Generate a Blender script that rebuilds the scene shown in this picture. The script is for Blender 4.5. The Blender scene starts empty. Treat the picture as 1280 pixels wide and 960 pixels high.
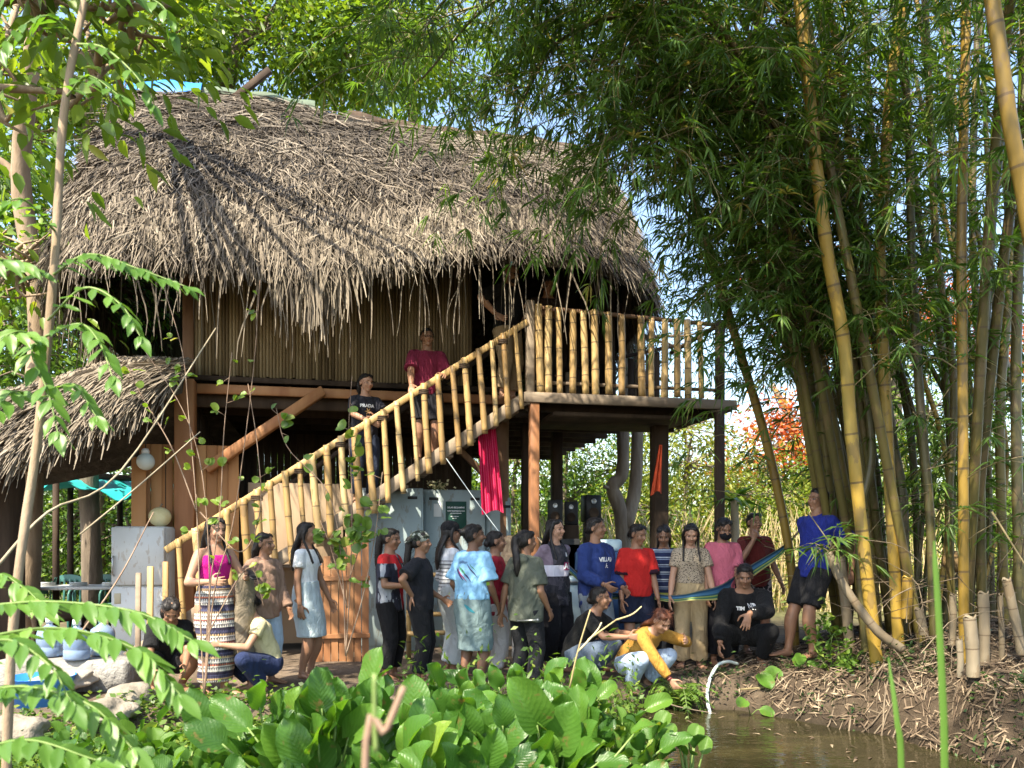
import bpy, math, random
import numpy as np
from mathutils import Vector, Matrix
from mathutils.bvhtree import BVHTree
rng = np.random.default_rng(11)
random.seed(11)
R = math.radians
SC = bpy.context.scene
COL = SC.collection

# ------------------------------------------------------------------ camera
FPX, CXP, HYP, CAMZ = 1000.0, 640.0, 682.0, 1.32
def P(px, py, d):
    """world point seen at photo pixel (px, py) at distance d in front of the camera"""
    return np.array([(px - CXP) / FPX * d, d, CAMZ - (py - HYP) / FPX * d])
cd = bpy.data.cameras.new('camera')
cam = bpy.data.objects.new('camera', cd)
COL.objects.link(cam)
cam.location = (0, 0, CAMZ)
cam.rotation_euler = (R(90), 0, 0)
cd.sensor_width = 36
cd.lens = FPX / 1280 * 36
cd.shift_y = (HYP - 480) / 1280
cd.clip_start = .05
cd.clip_end = 600
cd.dof.use_dof = True
cd.dof.focus_distance = 9.2
cd.dof.aperture_fstop = 3.4
SC.camera = cam

# ------------------------------------------------------------------ light
SUN_AZ = Vector((-0.50, -0.80, 0)).normalized()      # horizontal direction towards the sun
SUN_EL = R(53)
w = bpy.data.worlds.new('World')
SC.world = w
w.use_nodes = True
nt = w.node_tree
bg = nt.nodes['Background']
sky = nt.nodes.new('ShaderNodeTexSky')
sky.sky_type = 'NISHITA'
sky.sun_disc = False
sky.sun_elevation = SUN_EL
sky.sun_rotation = math.atan2(SUN_AZ.x, SUN_AZ.y)
sky.air_density = 1.2
sky.dust_density = 2.0
sky.altitude = 50
nt.links.new(sky.outputs[0], bg.inputs[0])
bg.inputs[1].default_value = 0.135
sl = bpy.data.lights.new('sun', 'SUN')
so = bpy.data.objects.new('sun', sl)
COL.objects.link(so)
sl.energy = 4.2
sl.angle = R(0.53)
sl.color = (1.0, 0.90, 0.72)
sdir = Vector((SUN_AZ.x * math.cos(SUN_EL), SUN_AZ.y * math.cos(SUN_EL), math.sin(SUN_EL)))
so.rotation_euler = sdir.to_track_quat('Z', 'Y').to_euler()
so.location = (-10, -10, 20)
SC.view_settings.view_transform = 'Standard'
SC.view_settings.look = 'None'
SC.view_settings.exposure = EXPOSURE = 1.8
SC.view_settings.gamma = 1
SC.view_settings.use_curve_mapping = False
SC.cycles.max_bounces = 7
SC.cycles.diffuse_bounces = 3
SC.cycles.glossy_bounces = 2
SC.cycles.transmission_bounces = 4
SC.cycles.transparent_max_bounces = 4
SC.cycles.caustics_reflective = False
SC.cycles.caustics_refractive = False
SC.cycles.use_denoising = True

# ------------------------------------------------------------------ object helpers
def tag(o, label=None, cat=None, group=None, kind=None):
    if label: o['label'] = label
    if cat: o['category'] = cat
    if group: o['group'] = group
    if kind: o['kind'] = kind
    return o
def empty(name, loc=(0, 0, 0), rz=0.0, label=None, cat=None, group=None):
    o = bpy.data.objects.new(name, None)
    COL.objects.link(o)
    o.empty_display_size = .1
    o.location = tuple(float(v) for v in loc)
    o.rotation_euler = (0, 0, rz)
    return tag(o, label, cat, group)
def link(name, me, parent=None):
    o = bpy.data.objects.new(name, me)
    COL.objects.link(o)
    if parent is not None: o.parent = parent
    return o
def copy_thing(o, parent=None):
    c = o.copy()
    COL.objects.link(c)
    if parent is not None: c.parent = parent
    for ch in list(o.children):
        copy_thing(ch, c)
    return c

# chamfered box topology
def _boxtopo():
    idx = {}
    for c in range(8):
        for k in range(3):
            idx[(c, k)] = c * 3 + k
    cs = [tuple((1 if c >> a & 1 else -1) for a in range(3)) for c in range(8)]
    inv = {s: i for i, s in enumerate(cs)}
    pos = np.zeros((24, 3)); ins = np.zeros((24, 3))
    for (c, k), i in idx.items():
        pos[i] = cs[c]
        for a in range(3):
            if a != k: ins[i, a] = -cs[c][a]
    quads, tris = [], []
    for k in range(3):
        l, m = (k + 1) % 3, (k + 2) % 3
        for s in (-1, 1):
            q = []
            for (u, v) in ((-1, -1), (1, -1), (1, 1), (-1, 1)):
                t = [0, 0, 0]; t[k] = s; t[l] = u; t[m] = v
                q.append(idx[(inv[tuple(t)], k)])
            quads.append(q)
        for sl_ in (-1, 1):
            for sm in (-1, 1):
                def id_(a, ax):
                    t = [0, 0, 0]; t[k] = a; t[l] = sl_; t[m] = sm
                    return idx[(inv[tuple(t)], ax)]
                quads.append([id_(-1, l), id_(1, l), id_(1, m), id_(-1, m)])
    for c in range(8):
        tris.append([idx[(c, 0)], idx[(c, 1)], idx[(c, 2)]])
    pp = pos + ins * .1
    def fix(fs):
        out = []
        for f in fs:
            p = pp[f]; n = np.cross(p[1] - p[0], p[2] - p[0])
            out.append(f if np.dot(n, p.mean(0)) > 0 else f[::-1])
        return np.array(out)
    return pos, ins, fix(quads), fix(tris)
_BP, _BI, _BQ, _BT = _boxtopo()

def unit(v):
    v = np.asarray(v, float)
    return v / (np.linalg.norm(v, axis=-1, keepdims=True) + 1e-12)
def frame_from(d, up=(0, 0, 1)):
    d = unit(d); up = np.asarray(up, float)
    if abs(np.dot(d, up)) > .98: up = np.array([0, 1., 0])
    s = unit(np.cross(d, up)); u = np.cross(s, d)
    return d, s, u
def smooth_path(pts, n):
    """Catmull-Rom through pts, n samples (works on any number of columns)"""
    p = np.asarray(pts, float)
    if len(p) == 2:
        t = np.linspace(0, 1, n)[:, None]
        return p[0] * (1 - t) + p[1] * t
    q = np.vstack([2 * p[0] - p[1], p, 2 * p[-1] - p[-2]])
    out = []
    for t in np.linspace(0, len(p) - 1 - 1e-9, n):
        i = int(t); f = t - i
        a, b, c, d = q[i], q[i + 1], q[i + 2], q[i + 3]
        out.append(.5 * (2 * b + (c - a) * f + (2 * a - 5 * b + 4 * c - d) * f * f + (3 * b - a - 3 * c + d) * f ** 3))
    return np.array(out)

class MB:
    """collects geometry, then links it as ONE mesh object"""
    def __init__(s):
        s.V, s.F, s.RN, s.T, s.n = [], [], [], [], 0
    def add(s, V, faces, rnd=None, t=None, mat=0):
        V = np.asarray(V, float).reshape(-1, 3)
        k = len(V)
        if rnd is None: rnd = random.random()
        s.V.append(V)
        s.RN.append(np.broadcast_to(np.asarray(rnd, float), (k,)))
        s.T.append(np.broadcast_to(np.asarray(0. if t is None else t, float), (k,)))
        for f in faces:
            f = np.asarray(f, int)
            if f.size: s.F.append((f + s.n, mat))
        s.n += k
        return s
    def box(s, c, size, ax=None, bev=.006, rnd=None, mat=0, t=None):
        h = np.asarray(size, float) / 2
        b = min(bev, h.min() * .45)
        L = _BP * h + _BI * b
        if ax is not None: L = L @ np.asarray(ax, float)
        return s.add(L + np.asarray(c, float), [_BQ, _BT], rnd, t, mat)
    def beam(s, p0, p1, wd, ht, up=(0, 0, 1), bev=.006, rnd=None, mat=0):
        p0 = np.asarray(p0, float); p1 = np.asarray(p1, float)
        d, sd, u = frame_from(p1 - p0, up)
        return s.box((p0 + p1) / 2, (np.linalg.norm(p1 - p0), wd, ht), np.array([d, sd, u]), bev, rnd, mat)
    def tube(s, pts, rad, n=8, cap=True, rnd=None, mat=0, flat=1.0, up=None):
        pts = np.asarray(pts, float); m = len(pts)
        rad = np.broadcast_to(np.asarray(rad, float), (m,))
        tg = unit(np.gradient(pts, axis=0))
        ref = np.array([0, 0, 1.]) if up is None else np.asarray(up, float)
        if abs(np.dot(tg[0], ref)) > .9: ref = np.array([1., 0, 0])
        X = unit(np.cross(tg[0], ref)); Xs = [X]
        for i in range(1, m):
            X = X - np.dot(X, tg[i]) * tg[i]; X = unit(X); Xs.append(X)
        Xs = np.array(Xs); Ys = np.cross(tg, Xs)
        a = np.arange(n) / n * 2 * np.pi
        V = pts[:, None] + rad[:, None, None] * (np.cos(a)[None, :, None] * Xs[:, None] + flat * np.sin(a)[None, :, None] * Ys[:, None])
        i = np.arange(m - 1)[:, None] * n; j = np.arange(n)[None]
        jn = (j + 1) % n
        q = np.stack([i + j, i + jn, i + n + jn, i + n + j], -1).reshape(-1, 4)
        L = np.concatenate([[0], np.cumsum(np.linalg.norm(np.diff(pts, axis=0), axis=1))])
        fs = [q]
        if cap: fs += [np.arange(n)[::-1][None], ((m - 1) * n + np.arange(n))[None]]
        return s.add(V.reshape(-1, 3), fs, rnd, np.repeat(L, n), mat)
    def loft(s, C, RX, RY, X, Y, n=20, rnd=None, mat=0, sq=1.0):
        """elliptical rings, centres C, axes X, Y (arrays or one vector)"""
        C = np.asarray(C, float); m = len(C)
        X = np.broadcast_to(np.asarray(X, float), (m, 3)); Y = np.broadcast_to(np.asarray(Y, float), (m, 3))
        a = np.arange(n) / n * 2 * np.pi
        ca = np.sign(np.cos(a)) * np.abs(np.cos(a)) ** sq; sa = np.sign(np.sin(a)) * np.abs(np.sin(a)) ** sq
        V = C[:, None] + np.asarray(RX, float)[:, None, None] * ca[None, :, None] * X[:, None] + np.asarray(RY, float)[:, None, None] * sa[None, :, None] * Y[:, None]
        i = np.arange(m - 1)[:, None] * n; j = np.arange(n)[None]; jn = (j + 1) % n
        q = np.stack([i + j, i + jn, i + n + jn, i + n + j], -1).reshape(-1, 4)
        nrm = np.dot(np.cross(X[0], Y[0]), C[-1] - C[0])
        caps = [np.arange(n)[::-1][None], ((m - 1) * n + np.arange(n))[None]]
        if nrm < 0: q = q[:, ::-1]; caps = [c[:, ::-1] for c in caps]
        return s.add(V.reshape(-1, 3), [q] + caps, rnd, None, mat)
    def ell(s, c, r, ax=None, n=16, m=10, rnd=None, mat=0):
        th = np.linspace(0, np.pi, m + 1)[1:-1]; a = np.arange(n) / n * 2 * np.pi
        V = np.stack([np.sin(th)[:, None] * np.cos(a), np.sin(th)[:, None] * np.sin(a), np.broadcast_to(np.cos(th)[:, None], (m - 1, n))], -1).reshape(-1, 3)
        V = np.vstack([V, [0, 0, 1], [0, 0, -1]]) * np.asarray(r, float)
        i = np.arange(m - 2)[:, None] * n; j = np.arange(n)[None]; jn = (j + 1) % n
        q = np.stack([i + j, i + n + j, i + n + jn, i + jn], -1).reshape(-1, 4)
        jj = np.arange(n); jx = (jj + 1) % n; tp = (m - 1) * n; b0 = (m - 2) * n
        t1 = np.stack([np.full(n, tp), jj, jx], -1); t2 = np.stack([np.full(n, tp + 1), b0 + jx, b0 + jj], -1)
        if ax is not None: V = V @ np.asarray(ax, float)
        return s.add(V + np.asarray(c, float), [q, t1, t2], rnd, None, mat)
    def lathe(s, prof, c=(0, 0, 0), n=20, rnd=None, mat=0):
        """profile of (r, z) from bottom to top"""
        prof = np.asarray(prof, float); m = len(prof); a = np.arange(n) / n * 2 * np.pi
        V = np.stack([prof[:, 0, None] * np.cos(a), prof[:, 0, None] * np.sin(a), np.broadcast_to(prof[:, 1, None], (m, n))], -1).reshape(-1, 3)
        i = np.arange(m - 1)[:, None] * n; j = np.arange(n)[None]; jn = (j + 1) % n
        q = np.stack([i + j, i + jn, i + n + jn, i + n + j], -1).reshape(-1, 4)
        return s.add(V + np.asarray(c, float), [q, np.arange(n)[::-1][None], ((m - 1) * n + np.arange(n))[None]], rnd, None, mat)
    def grid(s, V3, rnd=None, mat=0, t=None, flip=False):
        """V3: (m, n, 3) array of points"""
        m, n, _ = V3.shape
        i = np.arange(m - 1)[:, None] * n; j = np.arange(n - 1)[None]
        q = np.stack([i + j, i + j + 1, i + n + j + 1, i + n + j], -1).reshape(-1, 4)
        if flip: q = q[:, ::-1]
        return s.add(V3.reshape(-1, 3), [q], rnd, t, mat)
    def mesh(s, name, mats, smooth=True):
        me = bpy.data.meshes.new(name)
        V = np.concatenate(s.V)
        me.vertices.add(len(V)); me.vertices.foreach_set('co', V.ravel().astype(np.float32))
        nl = sum(f.size for f, _ in s.F); npoly = sum(len(f) for f, _ in s.F)
        lv = np.concatenate([f.ravel() for f, _ in s.F])
        lens = np.concatenate([np.full(len(f), f.shape[1]) for f, _ in s.F])
        st = np.concatenate([[0], np.cumsum(lens)[:-1]])
        mi = np.concatenate([np.full(len(f), m) for f, m in s.F])
        me.loops.add(nl); me.loops.foreach_set('vertex_index', lv.astype(np.int32))
        me.polygons.add(npoly)
        me.polygons.foreach_set('loop_start', st.astype(np.int32))
        me.polygons.foreach_set('loop_total', lens.astype(np.int32))
        me.polygons.foreach_set('material_index', mi.astype(np.int32))
        me.polygons.foreach_set('use_smooth', np.full(npoly, smooth))
        a = me.attributes.new('rnd', 'FLOAT', 'POINT'); a.data.foreach_set('value', np.concatenate(s.RN).astype(np.float32))
        a = me.attributes.new('tco', 'FLOAT', 'POINT'); a.data.foreach_set('value', np.concatenate(s.T).astype(np.float32))
        me.update(calc_edges=True)
        for m in (mats if isinstance(mats, (list, tuple)) else [mats]): me.materials.append(m)
        return me
    def build(s, name, mats, parent=None, smooth=True):
        return link(name, s.mesh(name, mats, smooth), parent)

# leaf templates: (u along, v across (half width units), w out of plane), faces
LEAF = {
    'blade': (np.array([[0, 0, 0], [.3, .5, .05], [1, 0, -.06], [.3, -.5, .05], [.45, 0, -.0]]), [np.array([[0, 1, 2, 4], [0, 4, 2, 3]])]),
    'oval': (np.array([[0, 0, 0], [.25, .42, .07], [.6, .46, .06], [1, 0, -.12], [.6, -.46, .06], [.25, -.42, .07], [.45, 0, -.02]]),
             [np.array([[0, 1, 6], [0, 6, 5]]), np.array([[1, 2, 3, 6], [6, 3, 4, 5]])]),
    'simple': (np.array([[0, 0, 0], [.45, .5, .06], [1, 0, -.08], [.45, -.5, .06]]), [np.array([[0, 1, 2, 3]])]),
}
def leaves(mb, pos, dirs, L, W, kind='simple', up=None, rnd=None, mat=0, droop=0.0):
    """adds one leaf per row; pos, dirs (N,3); L, W arrays or numbers"""
    pos = np.asarray(pos, float); N = len(pos)
    if N == 0: return
    d = unit(dirs)
    if up is None: up = unit(rng.normal(size=(N, 3)) * .55 + np.array([0, 0, 1.]))
    s = np.cross(d, up); s = unit(np.where(np.linalg.norm(s, axis=1, keepdims=True) < 1e-3, np.cross(d, [1., .2, 0]), s))
    u = np.cross(s, d)
    T, fs = LEAF[kind]
    k = len(T)
    L = np.broadcast_to(np.asarray(L, float), (N,)); W = np.broadcast_to(np.asarray(W, float), (N,))
    V = pos[:, None] + T[None, :, 0, None] * L[:, None, None] * d[:, None] + T[None, :, 1, None] * W[:, None, None] * s[:, None] + T[None, :, 2, None] * L[:, None, None] * u[:, None]
    if droop: V[:, :, 2] -= droop * (T[None, :, 0] ** 2) * L[:, None]
    if rnd is None: rnd = rng.random(N)
    off = np.arange(N)[:, None, None] * k
    mb.add(V.reshape(-1, 3), [(f[None] + off).reshape(-1, f.shape[1]) for f in fs], np.repeat(rnd, k), np.tile(T[:, 0], N), mat)

# ------------------------------------------------------------------ value noise for shaping meshes
_NT = rng.random((32, 32, 32)) * 2 - 1
def vnoise(p, sc=1.0, oct=3):
    p = np.asarray(p, float) * sc
    if p.shape[-1] == 2: p = np.concatenate([p, np.zeros(p.shape[:-1] + (1,))], -1)
    out = 0; amp = 1
    for o in range(oct):
        i = np.floor(p).astype(int); f = p - i; f = f * f * (3 - 2 * f)
        r = 0
        for a in (0, 1):
            for b in (0, 1):
                for c in (0, 1):
                    wgt = (f[..., 0] if a else 1 - f[..., 0]) * (f[..., 1] if b else 1 - f[..., 1]) * (f[..., 2] if c else 1 - f[..., 2])
                    r = r + wgt * _NT[(i[..., 0] + a) % 32, (i[..., 1] + b) % 32, (i[..., 2] + c) % 32]
        out = out + amp * r; amp *= .5; p = p * 2.03 + 7.1
    return out

# ------------------------------------------------------------------ material helpers
class NM:
    def __init__(s, name):
        s.m = bpy.data.materials.new(name); s.m.use_nodes = True
        s.nt = s.m.node_tree; s.b = s.nt.nodes['Principled BSDF']
        s.out = s.nt.nodes['Material Output']
    def n(s, t, **kw):
        nd = s.nt.nodes.new(t)
        for k, v in kw.items(): setattr(nd, k, v)
        return nd
    def l(s, a, b): s.nt.links.new(a, b)
    def val(s, sock, v):
        if hasattr(v, 'is_output') or isinstance(v, bpy.types.NodeSocket): s.l(v, sock)
        else: sock.default_value = v
    def attr(s, name, out='Fac'):
        nd = s.n('ShaderNodeAttribute', attribute_name=name); return nd.outputs[out]
    def co(s, kind='Object', scale=(1, 1, 1), rot=(0, 0, 0)):
        tc = s.n('ShaderNodeTexCoord'); mp = s.n('ShaderNodeMapping')
        mp.inputs['Scale'].default_value = scale; mp.inputs['Rotation'].default_value = rot
        s.l(tc.outputs[kind], mp.inputs[0]); return mp.outputs[0]
    def noise(s, sc, det=4, vec=None, rough=.6, dist=0):
        nd = s.n('ShaderNodeTexNoise'); nd.inputs['Scale'].default_value = sc; nd.inputs['Detail'].default_value = det
        nd.inputs['Roughness'].default_value = rough; nd.inputs['Distortion'].default_value = dist
        if vec is not None: s.l(vec, nd.inputs['Vector'])
        return nd.outputs['Fac']
    def math(s, op, a, b=0.0, c=0.0, clamp=False):
        nd = s.n('ShaderNodeMath', operation=op, use_clamp=clamp)
        s.val(nd.inputs[0], a); s.val(nd.inputs[1], b); s.val(nd.inputs[2], c)
        return nd.outputs[0]
    def ramp(s, fac, stops, interp='LINEAR'):
        nd = s.n('ShaderNodeValToRGB'); nd.color_ramp.interpolation = interp
        el = nd.color_ramp.elements
        while len(el) < len(stops): el.new(.5)
        for e, (p, c) in zip(el, stops):
            e.position = p; e.color = (*c, 1) if len(c) == 3 else c
        s.val(nd.inputs[0], fac); return nd.outputs[0]
    def mix(s, fac, a, b, blend='MIX'):
        nd = s.n('ShaderNodeMix', data_type='RGBA', blend_type=blend)
        s.val(nd.inputs[0], fac)
        for sock, v in ((nd.inputs[6], a), (nd.inputs[7], b)):
            if isinstance(v, bpy.types.NodeSocket): s.l(v, sock)
            else: sock.default_value = (*v, 1) if len(v) == 3 else v
        return nd.outputs[2]
    def sep(s, vec):
        nd = s.n('ShaderNodeSeparateXYZ'); s.l(vec, nd.inputs[0]); return nd.outputs
    def bump(s, h, strength=.3, dist=.01):
        nd = s.n('ShaderNodeBump'); nd.inputs['Strength'].default_value = strength; nd.inputs['Distance'].default_value = dist
        s.l(h, nd.inputs['Height']); s.l(nd.outputs[0], s.b.inputs['Normal'])
    def fin(s, col=None, rough=.7, spec=.3, metal=0.0):
        if col is not None: s.val(s.b.inputs['Base Color'], col if isinstance(col, bpy.types.NodeSocket) else (*col, 1))
        s.val(s.b.inputs['Roughness'], rough); s.b.inputs['Specular IOR Level'].default_value = spec
        s.b.inputs['Metallic'].default_value = metal
        return s.m

def m_varied(name, stops, sc=6, stretch=(1, 1, 1), rough=.75, spec=.25, bump=.25, bdist=.01, rndmix=.35, det=5):
    m = NM(name)
    v = m.co('Object', stretch)
    n1 = m.noise(sc, det, v)
    f = m.math('ADD', m.math('MULTIPLY', m.math('SUBTRACT', n1, .5), 1.6), m.math('ADD', .5 - rndmix / 2, m.math('MULTIPLY', m.attr('rnd'), rndmix)))
    col = m.ramp(f, stops)
    if bump: m.bump(m.noise(sc * 3, 4, v), bump, bdist)
    return m.fin(col, rough, spec)
def m_leaf(name, stops, trans=.35, tcol=(1.5, 1.6, .5), rough=.42, spec=.4, vein=False):
    m = NM(name)
    col = m.ramp(m.attr('rnd'), stops)
    n1 = m.noise(1.1, 3, m.co('Object'))
    col = m.mix(m.math('MULTIPLY', n1, .55), col, m.mix(1.0, col, (.62, .74, .6), 'MULTIPLY'))
    if vein:
        t = m.attr('tco'); pp = m.math('PINGPONG', m.math('MULTIPLY', t, 9.0), .5)
        rib = m.math('SUBTRACT', 1, m.math('MULTIPLY', pp, 5.0), clamp=True)
        col = m.mix(m.math('MULTIPLY', m.noise(16, 4, m.co('Object')), .5), col, m.mix(1.0, col, (.55, .62, .5), 'MULTIPLY'))
        col = m.mix(m.math('MULTIPLY', rib, .22), col, m.mix(1.0, col, (1.7, 1.45, 1.5), 'MULTIPLY'))
        m.bump(m.math('ADD', m.noise(40, 3, m.co('Object')), m.math('MULTIPLY', pp, .7)), .3, .010)
        sp = m.noise(13, 5, m.co('Object'))
        col = m.mix(m.math('MULTIPLY', m.math('SUBTRACT', sp, .61), 9, clamp=True), col, (.20, .13, .05))
    m.fin(col, rough, spec)
    tr = m.n('ShaderNodeBsdfTranslucent')
    m.l(m.mix(1.0, col, tcol, 'MULTIPLY'), tr.inputs[0])
    mx = m.n('ShaderNodeMixShader'); mx.inputs[0].default_value = trans
    m.l(m.b.outputs[0], mx.inputs[1]); m.l(tr.outputs[0], mx.inputs[2]); m.l(mx.outputs[0], m.out.inputs[0])
    return m.m

M = {}
M['wood'] = m_varied('aged_wood', [(0, (.055, .03, .018)), (.5, (.15, .085, .05)), (1, (.27, .165, .10))], 5, (1, 1, .18), .75, .2, .35)
M['wood_grey'] = m_varied('grey_wood', [(0, (.10, .075, .055)), (.5, (.22, .17, .125)), (1, (.36, .29, .21))], 5, (.25, 1, 1), .8, .2, .35)
M['wood_red'] = m_varied('red_wood', [(0, (.13, .05, .025)), (.5, (.30, .135, .06)), (1, (.42, .22, .10))], 4, (1, 1, .12), .6, .25, .2)
M['wood_dark'] = m_varied('dark_wood', [(0, (.018, .012, .009)), (.5, (.045, .03, .02)), (1, (.09, .06, .04))], 5, (1, 1, .2), .8, .2, .35)
M['plywood'] = m_varied('orange_board', [(0, (.27, .12, .045)), (.5, (.42, .205, .08)), (1, (.52, .29, .13))], 2.2, (1, 1, .1), .6, .25, .1, rndmix=.55)
M['tanboard'] = m_varied('tan_board', [(0, (.20, .14, .09)), (.5, (.30, .215, .14)), (1, (.38, .29, .19))], 2, (1, 1, .3), .7, .2, .1)
# ================================================================== house frame and terrain
HO = np.array([0.157, 9.8, 0.0]); HA = R(12)
HU = np.array([math.cos(HA), math.sin(HA), 0]); HV = np.array([-math.sin(HA), math.cos(HA), 0])
def HW(a, b, z): return HO + HU * a + HV * b + np.array([0, 0, z])
ZW = -0.19
SHORE = np.array([(-14, 3.6), (-8, 4.6), (-5, 5.4), (-3.6, 5.9), (-2.4, 6.45), (-1.2, 6.95), (0, 7.3), (1.2, 7.5), (2.1, 7.35), (2.7, 6.75), (3.05, 6.0), (3.4, 5.2), (4.2, 4.2), (6, 2.5), (9, -2)])
def shore_dist(x, y):
    x = np.asarray(x, float); y = np.asarray(y, float)
    best = np.full(x.shape, 1e9); sgn = np.ones(x.shape)
    for (x0, y0), (x1, y1) in zip(SHORE[:-1], SHORE[1:]):
        dx, dy = x1 - x0, y1 - y0; L2 = dx * dx + dy * dy
        t = np.clip(((x - x0) * dx + (y - y0) * dy) / L2, 0, 1)
        d = np.hypot(x - x0 - t * dx, y - y0 - t * dy)
        cr = dx * (y - y0) - dy * (x - x0)
        up = d < best
        best = np.where(up, d, best); sgn = np.where(up, np.sign(cr), sgn)
    return best * sgn
def gh(x, y):
    x = np.asarray(x, float); y = np.asarray(y, float)
    s = shore_dist(x, y) + vnoise(np.stack([x, y], -1), 1.3, 3) * .12
    t = np.clip((s + .45) / .8, 0, 1); t = t * t * (3 - 2 * t)
    h = -.6 + .6 * t
    gx = np.where(x < 4.5, np.exp(-((x - 4.5) / 1.05) ** 2 / 2), 1.0); gy = np.exp(-((y - 7.9) / 1.7) ** 2 / 2)
    h = h + .55 * gx * gy * np.clip((s + .1) / .5, 0, 1)
    near = np.clip((1.9 - y) / .8, 0, 1); h = h * (1 - near) + (-.05) * near
    far = np.clip((np.hypot(x, y - 8) - 14) / 20, 0, 1)
    h = h + vnoise(np.stack([x, y], -1), .9, 4) * .03 * t + far * vnoise(np.stack([x, y], -1), .08, 2) * .8
    lump = np.exp(-((x - 3.9) ** 2 + (y - 6.2) ** 2) / 1.6)
    h = h + lump * np.abs(vnoise(np.stack([x, y], -1), 2.6, 4)) * .22 * t
    return h
def gz(x, y): return float(gh(np.array([x]), np.array([y]))[0])
def axis_pts(lo, hi, flo, fhi, fine, n_out):
    f = np.arange(flo, fhi, fine)
    a = flo - (flo - lo) * (np.linspace(1, 0, n_out, endpoint=False) ** 2.2)
    b = fhi + (hi - fhi) * (np.linspace(0, 1, n_out + 1)[1:] ** 2.2)
    return np.concatenate([a, f, [fhi], b])
gx_ = axis_pts(-150, 150, -8, 8, .09, 40); gy_ = axis_pts(-40, 260, 1, 14, .09, 40)
GX, GY = np.meshgrid(gx_, gy_)
GZ = gh(GX, GY)
m = NM('soil')
g = m.n('ShaderNodeNewGeometry')
n1 = m.noise(1.6, 6, m.co('Object')); n2 = m.noise(14, 5, m.co('Object'))
col = m.ramp(m.math('ADD', m.math('MULTIPLY', n1, .7), m.math('MULTIPLY', n2, .35)), [(.25, (.06, .045, .031)), (.5, (.13, .098, .07)), (.75, (.23, .18, .135))])
px_, py_, pz_ = m.sep(g.outputs['Position'])
wet = m.math('SUBTRACT', 1, m.math('MULTIPLY', m.math('ADD', pz_, .19), 6, clamp=True), clamp=True)
col = m.mix(m.math('MULTIPLY', wet, .75), col, (.035, .028, .018))
dist = m.math('MULTIPLY', m.math('SUBTRACT', py_, 12.5), .4, clamp=True)
col = m.mix(m.math('MULTIPLY', dist, .8), col, m.ramp(n2, [(.3, (.05, .07, .02)), (.7, (.16, .15, .06))]))
m.bump(m.math('ADD', n2, m.noise(55, 4, m.co('Object')), 0), .6, .04)
bank_shade = m.math('MULTIPLY', m.math('SUBTRACT', px_, 1.6), .8, clamp=True)
col = m.mix(m.math('MULTIPLY', bank_shade, m.math('SUBTRACT', 1, dist)), col, m.mix(1.0, col, (.42, .41, .38), 'MULTIPLY'))  # right bank soil darkened in its colour to stand in for shade
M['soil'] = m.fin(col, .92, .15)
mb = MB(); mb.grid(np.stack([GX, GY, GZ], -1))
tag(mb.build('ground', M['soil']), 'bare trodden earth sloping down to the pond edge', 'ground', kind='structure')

m = NM('pond_water')
wv = m.noise(2.6, 3, m.co('Object', (1, 2.6, 1))); w2 = m.noise(11, 2, m.co('Object', (1, 2.0, 1)))
m.bump(m.math('ADD', wv, m.math('MULTIPLY', w2, .25)), .16, .05)
n1 = m.noise(.9, 4, m.co('Object', (.6, 1.6, 1)))
M['water'] = m.fin(m.ramp(n1, [(.3, (.012, .011, .005)), (.55, (.026, .023, .010)), (.78, (.065, .054, .022))]), .045, .5)
m.b.inputs['IOR'].default_value = 1.33
mb = MB(); xs = np.linspace(-16, 9.5, 40); ys = np.linspace(1.2, 8.4, 20); XX, YY = np.meshgrid(xs, ys)
mb.grid(np.stack([XX, YY, np.full_like(XX, ZW)], -1))
tag(mb.build('water', M['water']), 'murky olive pond water reflecting the bamboo', 'pond', kind='structure')
# ================================================================== people
def m_skin(name, c):
    m = NM(name)
    h = m.attr('headco', 'Vector'); x, y, z = m.sep(h)
    ax = m.math('ABSOLUTE', x)
    def ellipse(cx, cz, rx, rz, xx=ax):
        a = m.math('POWER', m.math('DIVIDE', m.math('SUBTRACT', xx, cx), rx), 2)
        b = m.math('POWER', m.math('DIVIDE', m.math('SUBTRACT', z, cz), rz), 2)
        d = m.math('ADD', a, b)
        return m.math('MULTIPLY', m.math('LESS_THAN', d, 1.0), m.math('LESS_THAN', y, -.045))
    n1 = m.noise(7, 4, m.co('Object'))
    col = m.mix(n1, tuple(v * .78 for v in c), tuple(min(1, v * 1.18) for v in c))
    col = m.mix(m.math('MULTIPLY', ellipse(0, -.052, .020, .009, x), .5), col, (c[0] * .85, c[1] * .5, c[2] * .5))
    col = m.mix(ellipse(.031, .006, .0140, .0056), col, (.05, .028, .02))
    col = m.mix(ellipse(.031, .0055, .0120, .0038), col, (.22, .18, .16))
    col = m.mix(ellipse(.031, .0055, .0062, .0062), col, (.012, .008, .006))
    col = m.mix(m.math('MULTIPLY', ellipse(.032, .0285, .019, .0030), .6), col, (.03, .02, .014))
    m.bump(m.noise(60, 3, m.co('Object')), .12, .003)
    m.b.inputs['Subsurface Weight'].default_value = .06
    m.b.inputs['Subsurface Radius'].default_value = (.01, .005, .003)
    return m.fin(col, .5, .35)
SKIN = {'mid': m_skin('brown_skin', (.26, .135, .08)), 'light': m_skin('light_brown_skin', (.38, .21, .135)), 'deep': m_skin('dark_brown_skin', (.17, .085, .05))}
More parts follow.
